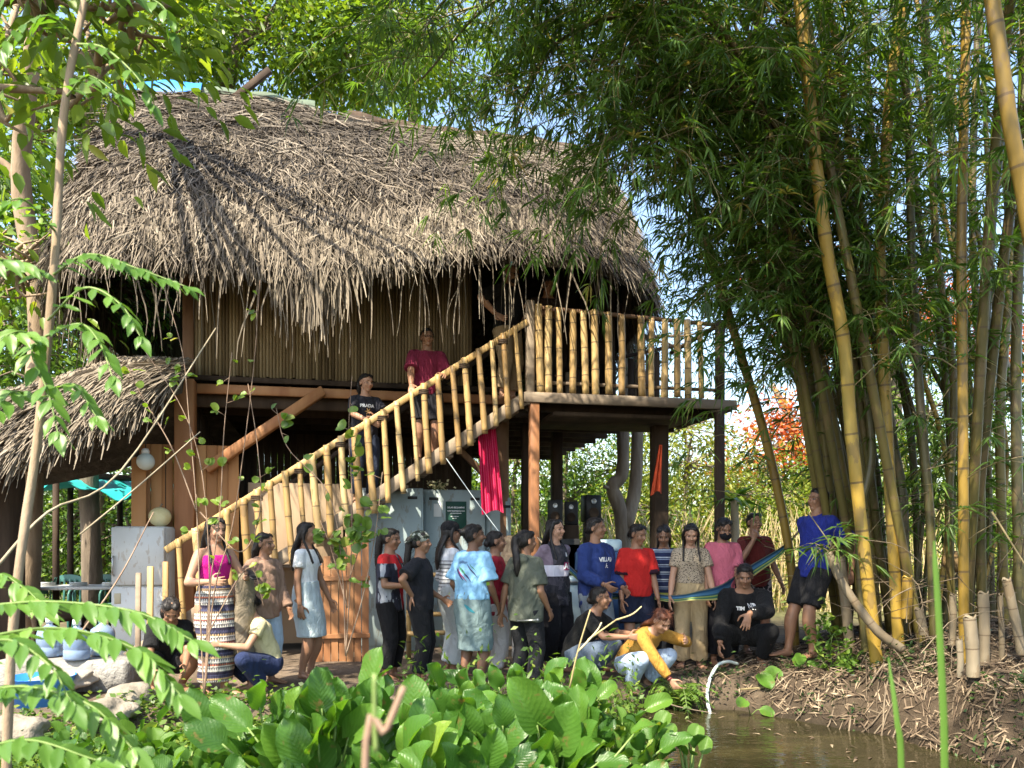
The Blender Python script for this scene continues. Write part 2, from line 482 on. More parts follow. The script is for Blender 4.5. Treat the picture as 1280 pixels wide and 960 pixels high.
def m_cloth(name, c, c2=None, pat=None, rough=.85, sc=1.0):
    """pat(nm) -> colour socket, else plain cloth of colour c"""
    m = NM(name)
    n1 = m.noise(5, 3, m.co('Object'))
    base = pat(m) if pat else m.mix(n1, tuple(v * .93 for v in c), tuple(min(1, v * 1.05) for v in c))
    h = m.math('ADD', m.noise(8, 4, m.co('Object', (1, 1, .5), (0, .4, .3)), .6, 1.8), m.math('MULTIPLY', m.noise(240, 2, m.co('Object')), .12))
    m.bump(h, .8, .045)
    m.b.inputs['Sheen Weight'].default_value = .03
    return m.fin(base, rough, .15)
def m_hair(name, c, hi):
    m = NM(name)
    n1 = m.noise(38, 3, m.co('Object', (1, 1, .1)))
    m.bump(n1, .7, .012)
    return m.fin(m.ramp(n1, [(.3, c), (.7, hi)]), .5, .3)
HAIR = {'black': m_hair('black_hair', (.006, .005, .005), (.022, .018, .016)), 'blond': m_hair('light_brown_hair', (.22, .13, .07), (.5, .35, .2)), 'auburn': m_hair('dark_auburn_hair', (.035, .012, .008), (.14, .05, .025))}

def remesh(mb, vox, it, lock=None, name='tmp'):
    """voxel union of the closed shapes in mb; returns V, F (quads) after it smoothing passes"""
    me = mb.mesh(name, [])
    o = bpy.data.objects.new(name, me); COL.objects.link(o)
    md = o.modifiers.new('r', 'REMESH'); md.mode = 'VOXEL'; md.voxel_size = vox; md.adaptivity = 0
    dg = bpy.context.evaluated_depsgraph_get()
    m2 = bpy.data.meshes.new_from_object(o.evaluated_get(dg))
    n = len(m2.vertices); V = np.empty(n * 3, np.float32); m2.vertices.foreach_get('co', V); V = V.reshape(-1, 3).astype(float)
    nl = len(m2.loops); lv = np.empty(nl, np.int32); m2.loops.foreach_get('vertex_index', lv)
    F = lv.reshape(-1, 4)
    ne = len(m2.edges); E = np.empty(ne * 2, np.int32); m2.edges.foreach_get('vertices', E); E = E.reshape(-1, 2)
    bpy.data.objects.remove(o); bpy.data.meshes.remove(me); bpy.data.meshes.remove(m2)
    deg = np.bincount(E.ravel(), minlength=n)[:, None].astype(float)
    wt = np.full((n, 1), .5) if lock is None else lock(V)[:, None]
    for _ in range(it):
        A = np.stack([np.bincount(E[:, 0], V[E[:, 1], k], n) + np.bincount(E[:, 1], V[E[:, 0], k], n) for k in range(3)], 1) / deg
        V = V + wt * (A - V)
    return V, F
def finish(name, V, F, mat, parent, attrs=None):
    me = bpy.data.meshes.new(name)
    me.vertices.add(len(V)); me.vertices.foreach_set('co', V.ravel().astype(np.float32))
    me.loops.add(F.size); me.loops.foreach_set('vertex_index', F.ravel().astype(np.int32))
    me.polygons.add(len(F)); me.polygons.foreach_set('loop_start', np.arange(0, F.size, 4, dtype=np.int32))
    me.polygons.foreach_set('loop_total', np.full(len(F), 4, np.int32)); me.polygons.foreach_set('use_smooth', np.ones(len(F), bool))
    if attrs is not None:
        a = me.attributes.new('headco', 'FLOAT_VECTOR', 'POINT'); a.data.foreach_set('vector', attrs.ravel().astype(np.float32))
    me.update(calc_edges=True)
    me.materials.append(mat)
    return link(name, me, parent)
def folds(V, amp=.006, sc=9, seed=0):
    """cloth wrinkles: displaces along a rough outward direction"""
    c = V.mean(0)
    d = V - c; d[:, 2] *= .15; d = unit(d)
    p = V.copy(); p[:, 2] *= .6; p[:, 0] += V[:, 2] * .35
    return V + d * (np.abs(vnoise(p + seed * 3.7, sc, 3))[:, None] * 1.6 - .25) * amp
def ik(a, t, l1, l2, pole):
    a = np.asarray(a, float); t = np.asarray(t, float)
    d = t - a; L = np.linalg.norm(d); Lm = min(L, (l1 + l2) * .995); u = d / (L + 1e-9); t = a + u * Lm
    x = (l1 * l1 - l2 * l2 + Lm * Lm) / (2 * Lm); h = math.sqrt(max(l1 * l1 - x * x, 0))
    p = np.asarray(pole, float); p = p - np.dot(p, u) * u; p = unit(p)
    return a + u * x + p * h, t
def rotm(yaw=0, pitch=0, roll=0):
    """columns of the frame (right-hand X, back Y, up Z) for a figure that faces -Y"""
    return np.array(Matrix.Rotation(yaw, 3, 'Z') @ Matrix.Rotation(pitch, 3, 'X') @ Matrix.Rotation(roll, 3, 'Y'))

def hand_shape(mb, wrist, fdir, nrm, side, k, curl=.35, vox=None):
    """palm, four fingers and a thumb; nrm points out of the BACK of the hand, side +1/-1 says where the thumb is"""
    d = unit(fdir); n_ = np.asarray(nrm, float); n_ = unit(n_ - np.dot(n_, d) * d); s = np.cross(d, n_) * side   # s towards the thumb
    pl = .088 * k
    C = [wrist - d * .01 * k, wrist + d * .02 * k, wrist + d * .06 * k, wrist + d * pl]
    mb.loft(C, np.array([.021, .027, .038, .038]) * k, np.array([.016, .015, .0145, .012]) * k, s, n_, 14, sq=.8)
    for j, (off, ln) in enumerate(((.029, .066), (.010, .076), (-.010, .072), (-.028, .056))):
        ln *= k; b = wrist + d * (pl - .012 * k) + s * off * k
        fan = (.16, .04, -.07, -.2)[j]
        a0 = curl * (.55 + .12 * j); dd = unit(d + s * fan)
        p = [b]; ang = 0
        for q, fr in enumerate((.18, .42, .32, .24)):
            ang += (0, a0, a0 * 1.2, a0)[q]
            p.append(p[-1] + (dd * math.cos(ang) - n_ * math.sin(ang)) * ln * fr)
        mb.tube(smooth_path(p, 7), np.linspace(.0098, .0078, 7) * k, 8)
        mb.ell(p[-1], np.full(3, .0078 * k), n=8, m=6)
    b = wrist + d * .018 * k + s * .024 * k
    tp = [b, b + (d * .55 + s * .75 - n_ * .2) * .036 * k, b + (d * .62 + s * .75 - n_ * .3) * .06 * k, b + (d * .9 + s * .62 - n_ * .45) * .078 * k]
    mb.tube(smooth_path(tp, 7), np.linspace(.0135, .0088, 7) * k, 8); mb.ell(tp[-1], np.full(3, .0088 * k), n=8, m=6)

def person(label, loc, rz, H=1.55, man=False, skin='mid', hair='long', haircol='black', pose=None, top=None, bottom=None, extra=None, group=None, vox=.0068, girth=1.0):
    """One figure in its own frame (facing -Y, feet at z=0). pose keys in fractions of H unless said otherwise."""
    ps = dict(pelvis=(0, 0, .53), lean=0, side=0, twist=0, yaw=0, pitch=0, roll=0, Lh=(.135, -.045, .46), Rh=(-.135, -.045, .46), Lp=(.35, 1, 0), Rp=(-.35, 1, 0),
              Lf=(.06, 0, .045), Rf=(-.06, 0, .045), Lk=(.1, -1, 0), Rk=(-.1, -1, 0), Ltoe=(.25, -1, 0), Rtoe=(-.25, -1, 0), Lcurl=.4, Rcurl=.4, Ln=None, Rn=None, Ld=None, Rd=None)
    ps.update(pose or {})
    v = lambda k: np.array(ps[k], float) * H
    root = empty('person', loc, rz, label, 'person', group)
    T = rotm(ps['twist'], ps['lean'], ps['side'])
    X, Y, Z = T[:, 0], T[:, 1], T[:, 2]
    Px = v('pelvis')
    Pm = rotm(ps['twist'] * .5, ps['lean'] * .45, ps['side'] * .5)
    bend = lambda h: Px + (Pm[:, 2] * min(h, .06) + Z * max(h - .06, 0)) * H
    g = girth
    if man: prof = [(-.06, .072, .055), (-.02, .088, .066), (.03, .088, .066), (.07, .083, .062), (.11, .082, .060), (.16, .092, .064), (.21, .102, .068), (.25, .104, .062), (.275, .088, .054), (.295, .056, .045), (.315, .038, .041), (.35, .036, .039)]
    else: prof = [(-.06, .075, .055), (-.02, .099, .070), (.02, .099, .071), (.06, .088, .063), (.11, .076, .056), (.155, .081, .060), (.205, .090, .070), (.245, .090, .059), (.27, .076, .050), (.29, .049, .042), (.31, .033, .036), (.345, .030, .034)]
    sh_w = .104 if man else .089
    hx = np.array([p[0] for p in prof]); 
    C = np.array([bend(h) for h in hx])
    AX = np.array([(Pm[:, 0] if h < .05 else X) for h in hx]); AY = np.array([(Pm[:, 1] if h < .05 else Y) for h in hx])
    mb = MB()
    mb.loft(C, np.array([p[1] for p in prof]) * H * np.where(hx < .29, g, 1), np.array([p[2] for p in prof]) * H * np.where(hx < .29, g, 1), AX, AY, 24)
    hs = (H / 1.6) ** .6
    up = bend(.342)
    Hm = rotm(ps['twist'] + ps['yaw'], ps['pitch'], ps['roll'])
    hc = up + Hm[:, 2] * .078 * hs + Hm[:, 1] * -.014 * hs + Z * .0
    hp = lambda p: hc + Hm @ (np.array(p, float) * hs)
    he = lambda p, r: mb.ell(hp(p), np.array(r) * hs, Hm.T, 20, 14)
    he((0, .012, .03), (.073, .092, .082)); he((0, -.018, -.03), (.058, .066, .07)); he((0, -.05, -.083), (.03, .028, .024))
    he((.033, -.058, -.022), (.026, .024, .028)); he((-.033, -.058, -.022), (.026, .024, .028))
    he((0, -.074, .03), (.045, .014, .011)); he((0, -.080, -.049), (.019, .010, .006)); he((0, -.078, -.058), (.016, .010, .006))
    mb.tube([hp((0, -.078, .02)), hp((0, -.091, 0)), hp((0, -.104, -.02)), hp((0, -.090, -.032))], np.array([.008, .0095, .0125, .009]) * hs, 10)
    he((.011, -.089, -.024), (.010, .010, .008)); he((-.011, -.089, -.024), (.010, .010, .008))
    for sx in (1, -1): he((.074 * sx, .012, -.004), (.010, .02, .031))
    mb.tube([bend(.285), bend(.32), hp((0, .018, -.03))], np.array([.040 if man else .035, .034 if man else .029, .036]) * H * .97, 14)
    J = {}
    k = H / 1.62 * (1.04 if man else .97)
    for sd, sx in (('L', 1), ('R', -1)):
        sh = bend(.258) + X * sx * sh_w * H
        wr = v(sd + 'h') if not isinstance(ps[sd + 'h'], str) else None
        el, wr = ik(sh, wr, .172 * H, .150 * H, ps[sd + 'p'])
        J[sd + 's'], J[sd + 'e'], J[sd + 'w'] = sh, el, wr
        r0 = (.033 if man else .0275) * H
        mb.ell(sh, np.full(3, r0 * 1.14)); mb.tube([sh - X * sx * .04 * H + Z * .012 * H, sh], [r0 * .9, r0 * 1.1], 12)
        mb.tube(smooth_path([sh, sh * .55 + el * .45, el], 6), np.array([1.1, 1.12, 1.05, .95, .86, .82]) * r0, 12)
        mb.ell(el, np.full(3, r0 * .82))
        fw = el * .72 + wr * .28
        mb.tube([el, fw, el * .35 + wr * .65, wr], np.array([.82, .86, .66, .54]) * r0, 12)
        fd = unit(wr - el); nn = ps[sd + 'n'] if ps[sd + 'n'] is not None else np.array([sx * 1., -.15, 0])
        hd = fd if ps[sd + 'd'] is None else unit(np.array(ps[sd + 'd'], float))
        sdir = 1 if sx > 0 else -1
        hand_shape(mb, wr, hd, nn, sdir, k, ps[sd + 'curl'])
        hip = Px + Pm[:, 0] * sx * .052 * H + Pm[:, 2] * -.02 * H
        an = v(sd + 'f'); kn, an = ik(hip, an, .240 * H, .232 * H, ps[sd + 'k'])
        J[sd + 'hip'], J[sd + 'k'], J[sd + 'a'] = hip, kn, an
        mb.tube(smooth_path([hip, hip * .6 + kn * .4, kn], 7), np.array([.060, .059, .055, .050, .044, .039, .036]) * H * g, 14)
        mb.ell(kn, np.full(3, .0365 * H))
        bk = unit(np.cross(np.cross(an - kn, ps[sd + 'k']), an - kn)) * .012 * H
        mb.tube(smooth_path([kn, kn * .68 + an * .32 - bk * -1, kn * .3 + an * .7, an], 8), np.array([.036, .037, .038, .036, .031, .026, .023, .022]) * H, 14)
        te = unit(np.array(ps[sd + 'toe'], float)); gz = an - np.array([0, 0, .033 * H])
        mb.ell(an, np.full(3, .024 * H))
        sx_ = unit(np.cross(te, [0, 0, 1.]))
        Cf = [gz - te * .028 * H, gz + te * .0 * H, gz + te * .05 * H, gz + te * .095 * H, gz + te * .12 * H]
        upf = np.cross(sx_, te)
        mb.loft(np.array(Cf) + upf * np.array([.004, .008, .002, -.004, -.006])[:, None] * H, np.array([.016, .021, .027, .029, .02]) * H, np.array([.014, .026, .018, .010, .007]) * H, sx_, upf, 14)
        J[sd + 'toe'] = te; J[sd + 'sole'] = gz - np.array([0, 0, .012 * H])
    hands = np.array([J['Lw'], J['Rw']])
    def lock(V):
        dm = np.minimum(np.linalg.norm(V - hands[0], axis=1), np.linalg.norm(V - hands[1], axis=1))
        hd_ = np.linalg.norm(V - hc, axis=1)
        return np.where(dm < .2, .10, np.where(hd_ < .15, .18, .5))
    V, F = remesh(mb, vox, 6, lock)
    ho = (V - hc) @ Hm / hs
    far = np.linalg.norm(ho, axis=1) > .16
    ho[far] = (0, 1, 0)
    body = finish('body', V, F, SKIN[skin], root, ho)
    # ---------------------------------------------------------------- clothes
    def torso_cover(h0, h1, inflate, loose=0, mw=None):
        hh = np.linspace(h0, h1, 14); hq = np.maximum(hh, 0) if loose else hh
        rx = np.interp(hq, hx, [p[1] for p in prof]); ry = np.interp(hq, hx, [p[2] for p in prof])
        rx *= np.where(hh < .29, g, 1); ry *= np.where(hh < .29, g, 1)
        if loose:
            m1, m2 = max(np.interp(.0, hx, [p[1] for p in prof]), .09), np.interp(.2, hx, [p[2] for p in prof])
            msk = hh < .22
            rx = np.where(msk, rx * (1 - loose) + m1 * g * loose, rx); ry = np.where(msk, ry * (1 - loose) + m2 * g * loose, ry)
        Cc = np.array([bend(h) for h in hh]); fl = np.where(hh < .05, 1, 0)[:, None]
        out = MB()
        inf = np.interp(hh, [.2, .28], [1, .45]) * inflate
        out.loft(Cc, rx * H + inf, ry * H + inf, np.where(fl, Pm[:, 0], X), np.where(fl, Pm[:, 1], Y), 28)
        return out
    res = {'root': root, 'J': J, 'H': H, 'hp': hp, 'Hm': Hm, 'hs': hs, 'bend': bend, 'X': X, 'Y': Y, 'Z': Z, 'body': body}
    if top:
        t = dict(hem=-.03, neck=.292, sleeve=.55, infl=.016, loose=.6, flare=1.25, mat=None, name='shirt', hood=False, collar=False, fold=.008, cuff=None)
        t.update(top)
        q = torso_cover(t['hem'], t['neck'], t['infl'], t['loose'])
        r0 = (.033 if man else .0275) * H
        for sd, sx in (('L', 1), ('R', -1)):
            sh, el, wr = J[sd + 's'], J[sd + 'e'], J[sd + 'w']
            if t['sleeve'] <= 0: continue
            inf = t['infl'] * .85
            q.ell(sh, np.full(3, r0 * 1.12 + inf * .7)); q.tube([sh - X * sx * .05 * H + Z * .012 * H, sh], [r0 * .9 + inf * .6, r0 * 1.1 + inf * .7], 14)
            if t['sleeve'] <= 1:
                e = sh + (el - sh) * t['sleeve']
                q.tube(smooth_path([sh, (sh + e) / 2, e], 5), np.linspace(r0 * 1.1 + inf * .75, r0 * .98 * t['flare'] + inf, 5), 16)
            else:
                f = t['sleeve'] - 1
                q.tube([sh, (sh + el) / 2, el], np.array([1.2, 1.15, 1.0]) * r0 + inf, 14); q.ell(el, np.full(3, r0 * 1.0 + inf))
                e = el + (wr - el) * f
                q.tube([el, el * .5 + e * .5, e], np.array([1.0, 1.0, .72]) * r0 + inf * np.array([1, 1.1, .8]), 14)
        if t['hood']:
            q.ell(bend(.282) + Y * .052 * H, np.array([.062, .04, .038]) * H, np.array([X, Y, Z]))
            q.tube([bend(.288) + X * .05 * H, bend(.295) + Y * .05 * H, bend(.288) - X * .05 * H], np.full(3, .02 * H), 10)
        if t['collar']:
            q.tube([bend(.292) + X * .035 * H - Y * .03 * H, bend(.305) + X * .042 * H, bend(.31) + Y * .035 * H, bend(.305) - X * .042 * H, bend(.292) - X * .035 * H - Y * .03 * H], np.full(5, .011 * H), 8)
        Vs, Fs = remesh(q, .0095, 5)
        Vs = folds(Vs, t['fold'], 9, random.random() * 9)
        res['shirt'] = finish(t['name'], Vs, Fs, t['mat'], root)
    if bottom:
        b = dict(kind='trousers', top=.075, length=.93, infl=.016, flare=1.15, mat=None, name='trousers', fold=.006, hem=None)
        b.update(bottom)
        if top and 'top' not in bottom: b['top'] = min(.075, top.get('hem', -.03) + .05)
        q = torso_cover(-.06, b['top'], b['infl'], 0)
        if b['kind'] == 'trousers':
            for sd in 'LR':
                hip, kn, an = J[sd + 'hip'], J[sd + 'k'], J[sd + 'a']
                inf = b['infl']
                L = b['length']
                rr = np.array([.060, .056, .046, .038]) * H * g
                if L <= .5:
                    e = hip + (kn - hip) * L / .5
                    q.tube(smooth_path([hip, (hip + e) / 2, e], 5), np.linspace(rr[0] + inf, (rr[0] * (1 - L / .5) + rr[3] * L / .5) * b['flare'] + inf * 1.3, 5), 16)
                else:
                    q.tube(smooth_path([hip, hip * .5 + kn * .5, kn], 6), np.linspace(rr[0] + inf, rr[3] + inf * 1.3, 6), 16)
                    q.ell(kn, np.full(3, rr[3] + inf * 1.25))
                    e = kn + (an - kn) * (L - .5) / .5
                    q.tube(smooth_path([kn, kn * .6 + e * .4, e], 6), np.linspace(rr[3] + inf * 1.3, .030 * H * b['flare'] + inf, 6), 16)
        elif b['kind'] == 'skirt':
            kn = (J['Lk'] + J['Rk']) / 2; an = (J['La'] + J['Ra']) / 2
            full = [(Px, .10, .075), (Px * .5 + kn * .5, .108, .085), (kn, .10, .08), (kn * .5 + an * .5, .10, .08), (an, .105, .085)]
            L = b['length'] * 4; m_ = []
            for tt in np.linspace(0, L, 12):
                i = min(int(tt), 3); f = tt - i
                m_.append((full[i][0] * (1 - f) + full[i + 1][0] * f, (full[i][1] * (1 - f) + full[i + 1][1] * f) * b['flare'] ** (tt / 2), (full[i][2] * (1 - f) + full[i + 1][2] * f) * b['flare'] ** (tt / 2)))
            q.loft(np.array([a[0] for a in m_]), np.array([a[1] for a in m_]) * H + b['infl'], np.array([a[2] for a in m_]) * H + b['infl'], Pm[:, 0], Pm[:, 1], 28)
        Vs, Fs = remesh(q, .0095, 5)
        Vs = folds(Vs, b['fold'], 7, random.random() * 9)
        res['bottom'] = finish(b['name'], Vs, Fs, b['mat'], root)
    # ---------------------------------------------------------------- hair
    q = MB()
    e = lambda p, r: q.ell(hp(p), np.array(r) * hs, Hm.T, 20, 14)
    if hair != 'bald':
        if hair == 'short':
            e((0, .022, .045), (.079, .088, .078)); e((0, .045, .01), (.074, .062, .06)); e((0, -.02, .084), (.055, .05, .034))
        else:
            e((0, .026, .042), (.0785, .090, .0775)); e((0, .042, .005), (.078, .07, .07)); e((.026, -.016, .078), (.046, .052, .034)); e((-.030, -.014, .078), (.046, .052, .034))
        back = Y * .055 * H
        if hair == 'long':
            q.loft([hp((0, .05, .02)), hp((0, .078, -.06)), bend(.29) + Y * .075 * H, bend(.22) + Y * .088 * H, bend(.15) + Y * .088 * H], np.array([.07, .078, .075, .065, .03]), np.array([.05, .038, .028, .024, .012]), X, Y, 18)
            for sx in (1, -1):
                q.tube(smooth_path([hp((.05 * sx, -.02, .08)), hp((.078 * sx, .0, .02)), hp((.08 * sx, .01, -.07)), bend(.285) + X * sx * .05 * H - Y * .035 * H, bend(.20) + X * sx * .055 * H - Y * .075 * H], 9), np.linspace(.02, .014, 9), 8)
        elif hair == 'down':
            q.loft([hp((0, .04, .02)), hp((0, .07, -.06)), bend(.30) + Y * .06 * H, bend(.24) + Y * .078 * H], np.array([.074, .08, .078, .05]), np.array([.06, .045, .03, .015]), X, Y, 18)
        elif hair == 'pony':
            q.tube(smooth_path([hp((0, .09, .05)), hp((0, .13, .03)), hp((0, .135, -.05)), bend(.29) + Y * .085 * H, bend(.22) + Y * .085 * H, bend(.17) + Y * .08 * H], 12), np.array([.03, .04, .042, .043, .045, .046, .046, .044, .04, .034, .025, .012]), 12, flat=.8)
        elif hair == 'bun':
            e((0, .118, .03), (.04, .036, .038))
        elif hair == 'lowbun':
            e((0, .105, -.02), (.045, .036, .04))
        Vs, Fs = remesh(q, .0085, 4)
        pz = Vs.copy(); pz[:, 2] *= .18
        Vs = Vs + unit(Vs - hc) * (vnoise(pz, 48, 2) * .005)[:, None]
        # loose strands over the mass, so the outline is not a smooth cap
        n0 = len(Vs); pick = rng.integers(0, n0, 420); b0 = Vs[pick]; out = unit(b0 - hc)
        dn = unit(np.array([0, 0, -1.]) + Hm[:, 1] * .75); d_ = dn - (out @ dn)[:, None] * out; d_ = unit(d_ + rng.normal(size=b0.shape) * .22)
        sd_ = unit(np.cross(out, d_)); ln_ = rng.uniform(.03, .10, 420)[:, None]; wd_ = rng.uniform(.0012, .0028, 420)[:, None]; seg = []
        for f in (0, .5, 1):
            pp_ = b0 + out * (.0015 + .006 * f * rng.random((420, 1))) + d_ * ln_ * f - out * ln_ * f * f * .25
            seg += [pp_ - sd_ * wd_ * (1 - .7 * f), pp_ + sd_ * wd_ * (1 - .7 * f)]
        SV = np.stack(seg, 1).reshape(-1, 3); o_ = n0 + np.arange(420)[:, None] * 6
        SF = np.concatenate([o_ + np.array([0, 1, 3, 2]), o_ + np.array([2, 3, 5, 4])])
        res['hair'] = finish('hair', np.vstack([Vs, SV]), np.vstack([Fs, SF]), HAIR[haircol], root)
    if extra: extra(res)
    return res

# ------------------------------------------------------------------ lettering on cloth and boards
def text_mesh(txt, size, bold=0.0, font_squeeze=1.0):
    cu = bpy.data.curves.new('t', 'FONT'); cu.body = txt; cu.size = size; cu.align_x = 'CENTER'; cu.align_y = 'CENTER'; cu.offset = bold
    cu.extrude = 0; cu.resolution_u = 2
    o = bpy.data.objects.new('t', cu); COL.objects.link(o)
    dg = bpy.context.evaluated_depsgraph_get()
    me = bpy.data.meshes.new_from_object(o.evaluated_get(dg))
    V = np.empty(len(me.vertices) * 3, np.float32); me.vertices.foreach_get('co', V); V = V.reshape(-1, 3).astype(float)
    Fs = [tuple(p.vertices) for p in me.polygons]
    bpy.data.objects.remove(o); bpy.data.curves.remove(cu); bpy.data.meshes.remove(me)
    V[:, 0] *= font_squeeze
    return V, Fs
def print_on(target, V2, Fs, origin, xdir, ydir, cast, mat, name='print', off=.004):
    """lays a flat outline on a garment: casts each point along cast onto target's mesh"""
    me = target.data
    n = len(me.vertices); co = np.empty(n * 3, np.float32); me.vertices.foreach_get('co', co)
    bv = BVHTree.FromPolygons([Vector(c) for c in co.reshape(-1, 3)], [tuple(p.vertices) for p in me.polygons])
    out = []
    cast = unit(cast)
    for p in V2:
        w_ = np.asarray(origin) + xdir * p[0] + ydir * p[1]
        hit = bv.ray_cast(Vector(w_ - cast * .4), Vector(cast))
        out.append(Vector(w_) if hit[0] is None else hit[0] - Vector(cast) * off)
    m2 = bpy.data.meshes.new(name); m2.from_pydata([tuple(v) for v in out], [], Fs); m2.materials.append(mat); m2.update()
    return link(name, m2, target)
def flat_grid(w_, h_, nx=8, ny=8, f=None):
    xs = np.linspace(-w_ / 2, w_ / 2, nx); ys = np.linspace(-h_ / 2, h_ / 2, ny)
    V = np.array([[x, y, 0] for y in ys for x in xs])
    if f is not None: V = np.array([f(p) for p in V])
    return V, [(j * nx + i, j * nx + i + 1, (j + 1) * nx + i + 1, (j + 1) * nx + i) for j in range(ny - 1) for i in range(nx - 1)]
# ================================================================== the people in the photograph
def spot(px, d, dz=0.0):
    p = P(px, HYP, d); return (p[0], p[1], gz(p[0], p[1]) + dz)
plain = lambda n, c, r=.85: m_cloth(n, c, rough=r)
WHITE_INK = NM('white_ink').fin((.75, .75, .75), .7)
GOLD_INK = NM('pale_gold_ink').fin((.62, .38, .15), .7)
MAG_INK = NM('plum_ink').fin((.28, .03, .10), .7)
NAVY_INK = NM('navy_ink').fin((.03, .03, .10), .7)
GREEN_INK = NM('green_ink').fin((.05, .22, .10), .7)
BLUE_INK = NM('teal_ink').fin((.02, .17, .22), .7)
xh, zh = np.array([1., 0, 0]), np.array([0, 0, 1.])

# --- woman in the long patterned skirt
def pat_skirt(m):
    x, y, z = m.sep(m.co('Object'))
    row = m.math('FRACT', m.math('MULTIPLY', z, 5.2)); r2 = m.math('FRACT', m.math('MULTIPLY', z, 27))
    ang = m.math('MULTIPLY', m.math('ARCTAN2', y, x), 17)
    zig = m.math('PINGPONG', ang, 1.0)
    base = m.ramp(row, [(0, (.03, .025, .05)), (.12, (.62, .58, .52)), (.40, (.50, .17, .10)), (.5, (.66, .61, .55)), (.74, (.48, .33, .17)), (.84, (.07, .07, .13))], 'CONSTANT')
    bead = m.math('GREATER_THAN', m.math('ADD', m.math('MULTIPLY', zig, .6), m.math('MULTIPLY', r2, .7)), .68)
    return m.mix(m.math('MULTIPLY', bead, .85), base, (.035, .03, .05))
def ex_a(r):
    hp, hs = r['hp'], r['hs']
    mb = MB()
    w_ = r['J']['Rw'] * 0 + r['J']['Lw']
    mb.box(r['J']['Lw'] + np.array([-.0, -.09, .02]), (.075, .15, .012), rotm(0, .5, 0).T, .004)
    ph = mb.build('phone', plain('black_phone', (.012, .012, .014), .3), None); 
    ph.matrix_world = r['root'].matrix_basis @ ph.matrix_world
    tag(ph, 'black phone held up by the woman in the patterned skirt', 'phone')
    for sd in 'LR':
        s = r['J'][sd + 'sole']; t = r['J'][sd + 'toe']; q = MB(); sx_ = unit(np.cross(t, zh))
        q.loft([s + t * a * r['H'] - zh * .012 for a in (-.03, .01, .06, .11, .128)], np.array([.02, .024, .03, .030, .015]) * r['H'], np.full(5, .009), sx_, zh, 14)
        q.tube(smooth_path([s + t * .03 * r['H'] + sx_ * .042, s + t * .055 * r['H'] + zh * .04, s + t * .03 * r['H'] - sx_ * .042], 7), np.full(7, .005), 6)
        q.build('sandal', M['sandal'], r['root'])
    # long jacket over the arm
    q = MB(); e = r['J']['Le']; x0 = (r['J']['Lw'] + e) / 2
    q.loft([x0 + np.array([0, 0, .05]), x0 + np.array([.0, .01, 0]), x0 + np.array([.01, .02, -.2]), x0 + np.array([.0, .02, -.45]), x0 + np.array([0, .02, -.66])], [.05, .085, .09, .10, .105], [.06, .07, .055, .05, .045], xh, np.array([0, 1., 0]), 20)
    V, F = remesh(q, .011, 4); V = folds(V, .012, 9, 3)
    o = finish('jacket', V, F, plain('khaki_jacket_cloth', (.20, .165, .12)), None)
    o.matrix_world = r['root'].matrix_basis
    tag(o, 'khaki jacket hanging over the forearm of the woman in patterned skirt', 'jacket')
M['sandal'] = NM('sandal_black').fin((.015, .013, .012), .6)
person('woman in magenta crop top and long white patterned skirt with loose black hair', spot(268, 7.0), R(48), 1.56, skin='light', hair='long',
       top=dict(hem=.115, sleeve=0, infl=.010, loose=0, neck=.255, mat=plain('magenta_cloth', (.45, .012, .2)), name='crop_top', fold=.003),
       bottom=dict(kind='skirt', top=.085, length=.93, infl=.012, flare=.94, mat=m_cloth('patterned_skirt_cloth', (1, 1, 1), pat=pat_skirt), name='skirt', fold=.01),
       pose=dict(Lh=(.10, -.17, .66), Rh=(-.11, -.16, .64), pitch=.12, yaw=.05), extra=ex_a)
person('young woman in tan hooded sweatshirt and pale jeans turned to the right', spot(330, 7.5), R(58), 1.42, skin='mid', hair='down',
       top=dict(hem=-.09, sleeve=1.92, infl=.026, loose=.8, mat=plain('tan_fleece', (.26, .165, .12)), hood=True, name='hooded_sweatshirt', fold=.016),
       bottom=dict(length=.95, flare=1.2, mat=plain('pale_denim', (.36, .45, .56))), pose=dict(Lh=(.10, -.12, .50), Rh=(-.15, -.02, .52), yaw=.3))
person('woman in white tee and pale denim skirt with black hair over her shoulder', spot(383, 7.9), R(78), 1.54, skin='mid', hair='long',
       top=dict(hem=.06, sleeve=.5, infl=.010, loose=.1, mat=plain('white_jersey', (.68, .70, .72)), name='tee_shirt', fold=.006),
       bottom=dict(kind='skirt', top=.09, length=.52, flare=.98, mat=plain('light_denim', (.42, .50, .54)), name='skirt'), pose=dict(Rh=(-.13, -.02, .46), Lh=(.15, -.1, .47), yaw=.05))
def pat_jersey(m):
    x, y, z = m.sep(m.co('Object'))
    side = m.math('LESS_THAN', m.math('ABSOLUTE', m.math('ADD', x, m.math('MULTIPLY', m.math('SUBTRACT', z, 1.0), .25))), .045)
    grey = m.math('GREATER_THAN', m.noise(9, 2, m.co('Object', (1, 1, .5))), .56)
    c = m.mix(grey, (.03, .032, .05), (.30, .32, .36))
    c = m.mix(m.math('MULTIPLY', m.math('GREATER_THAN', z, 1.17), m.math('GREATER_THAN', m.math('ABSOLUTE', x), .03)), c, (.52, .03, .03))
    return m.mix(side, c, (.55, .02, .03))
person('woman in red black and grey sports jersey with tied back hair beside the grey cabinet', spot(487, 8.1), R(72), 1.53, skin='mid', hair='pony',
       top=dict(hem=-.08, sleeve=.75, infl=.022, loose=.8, mat=m_cloth('red_black_jersey', (1, 1, 1), pat=pat_jersey), name='jersey'),
       bottom=dict(mat=plain('black_trouser', (.012, .012, .014))), pose=dict(Lh=(.10, -.17, .60), Rh=(-.08, -.17, .62), Lcurl=.8, pitch=.1))
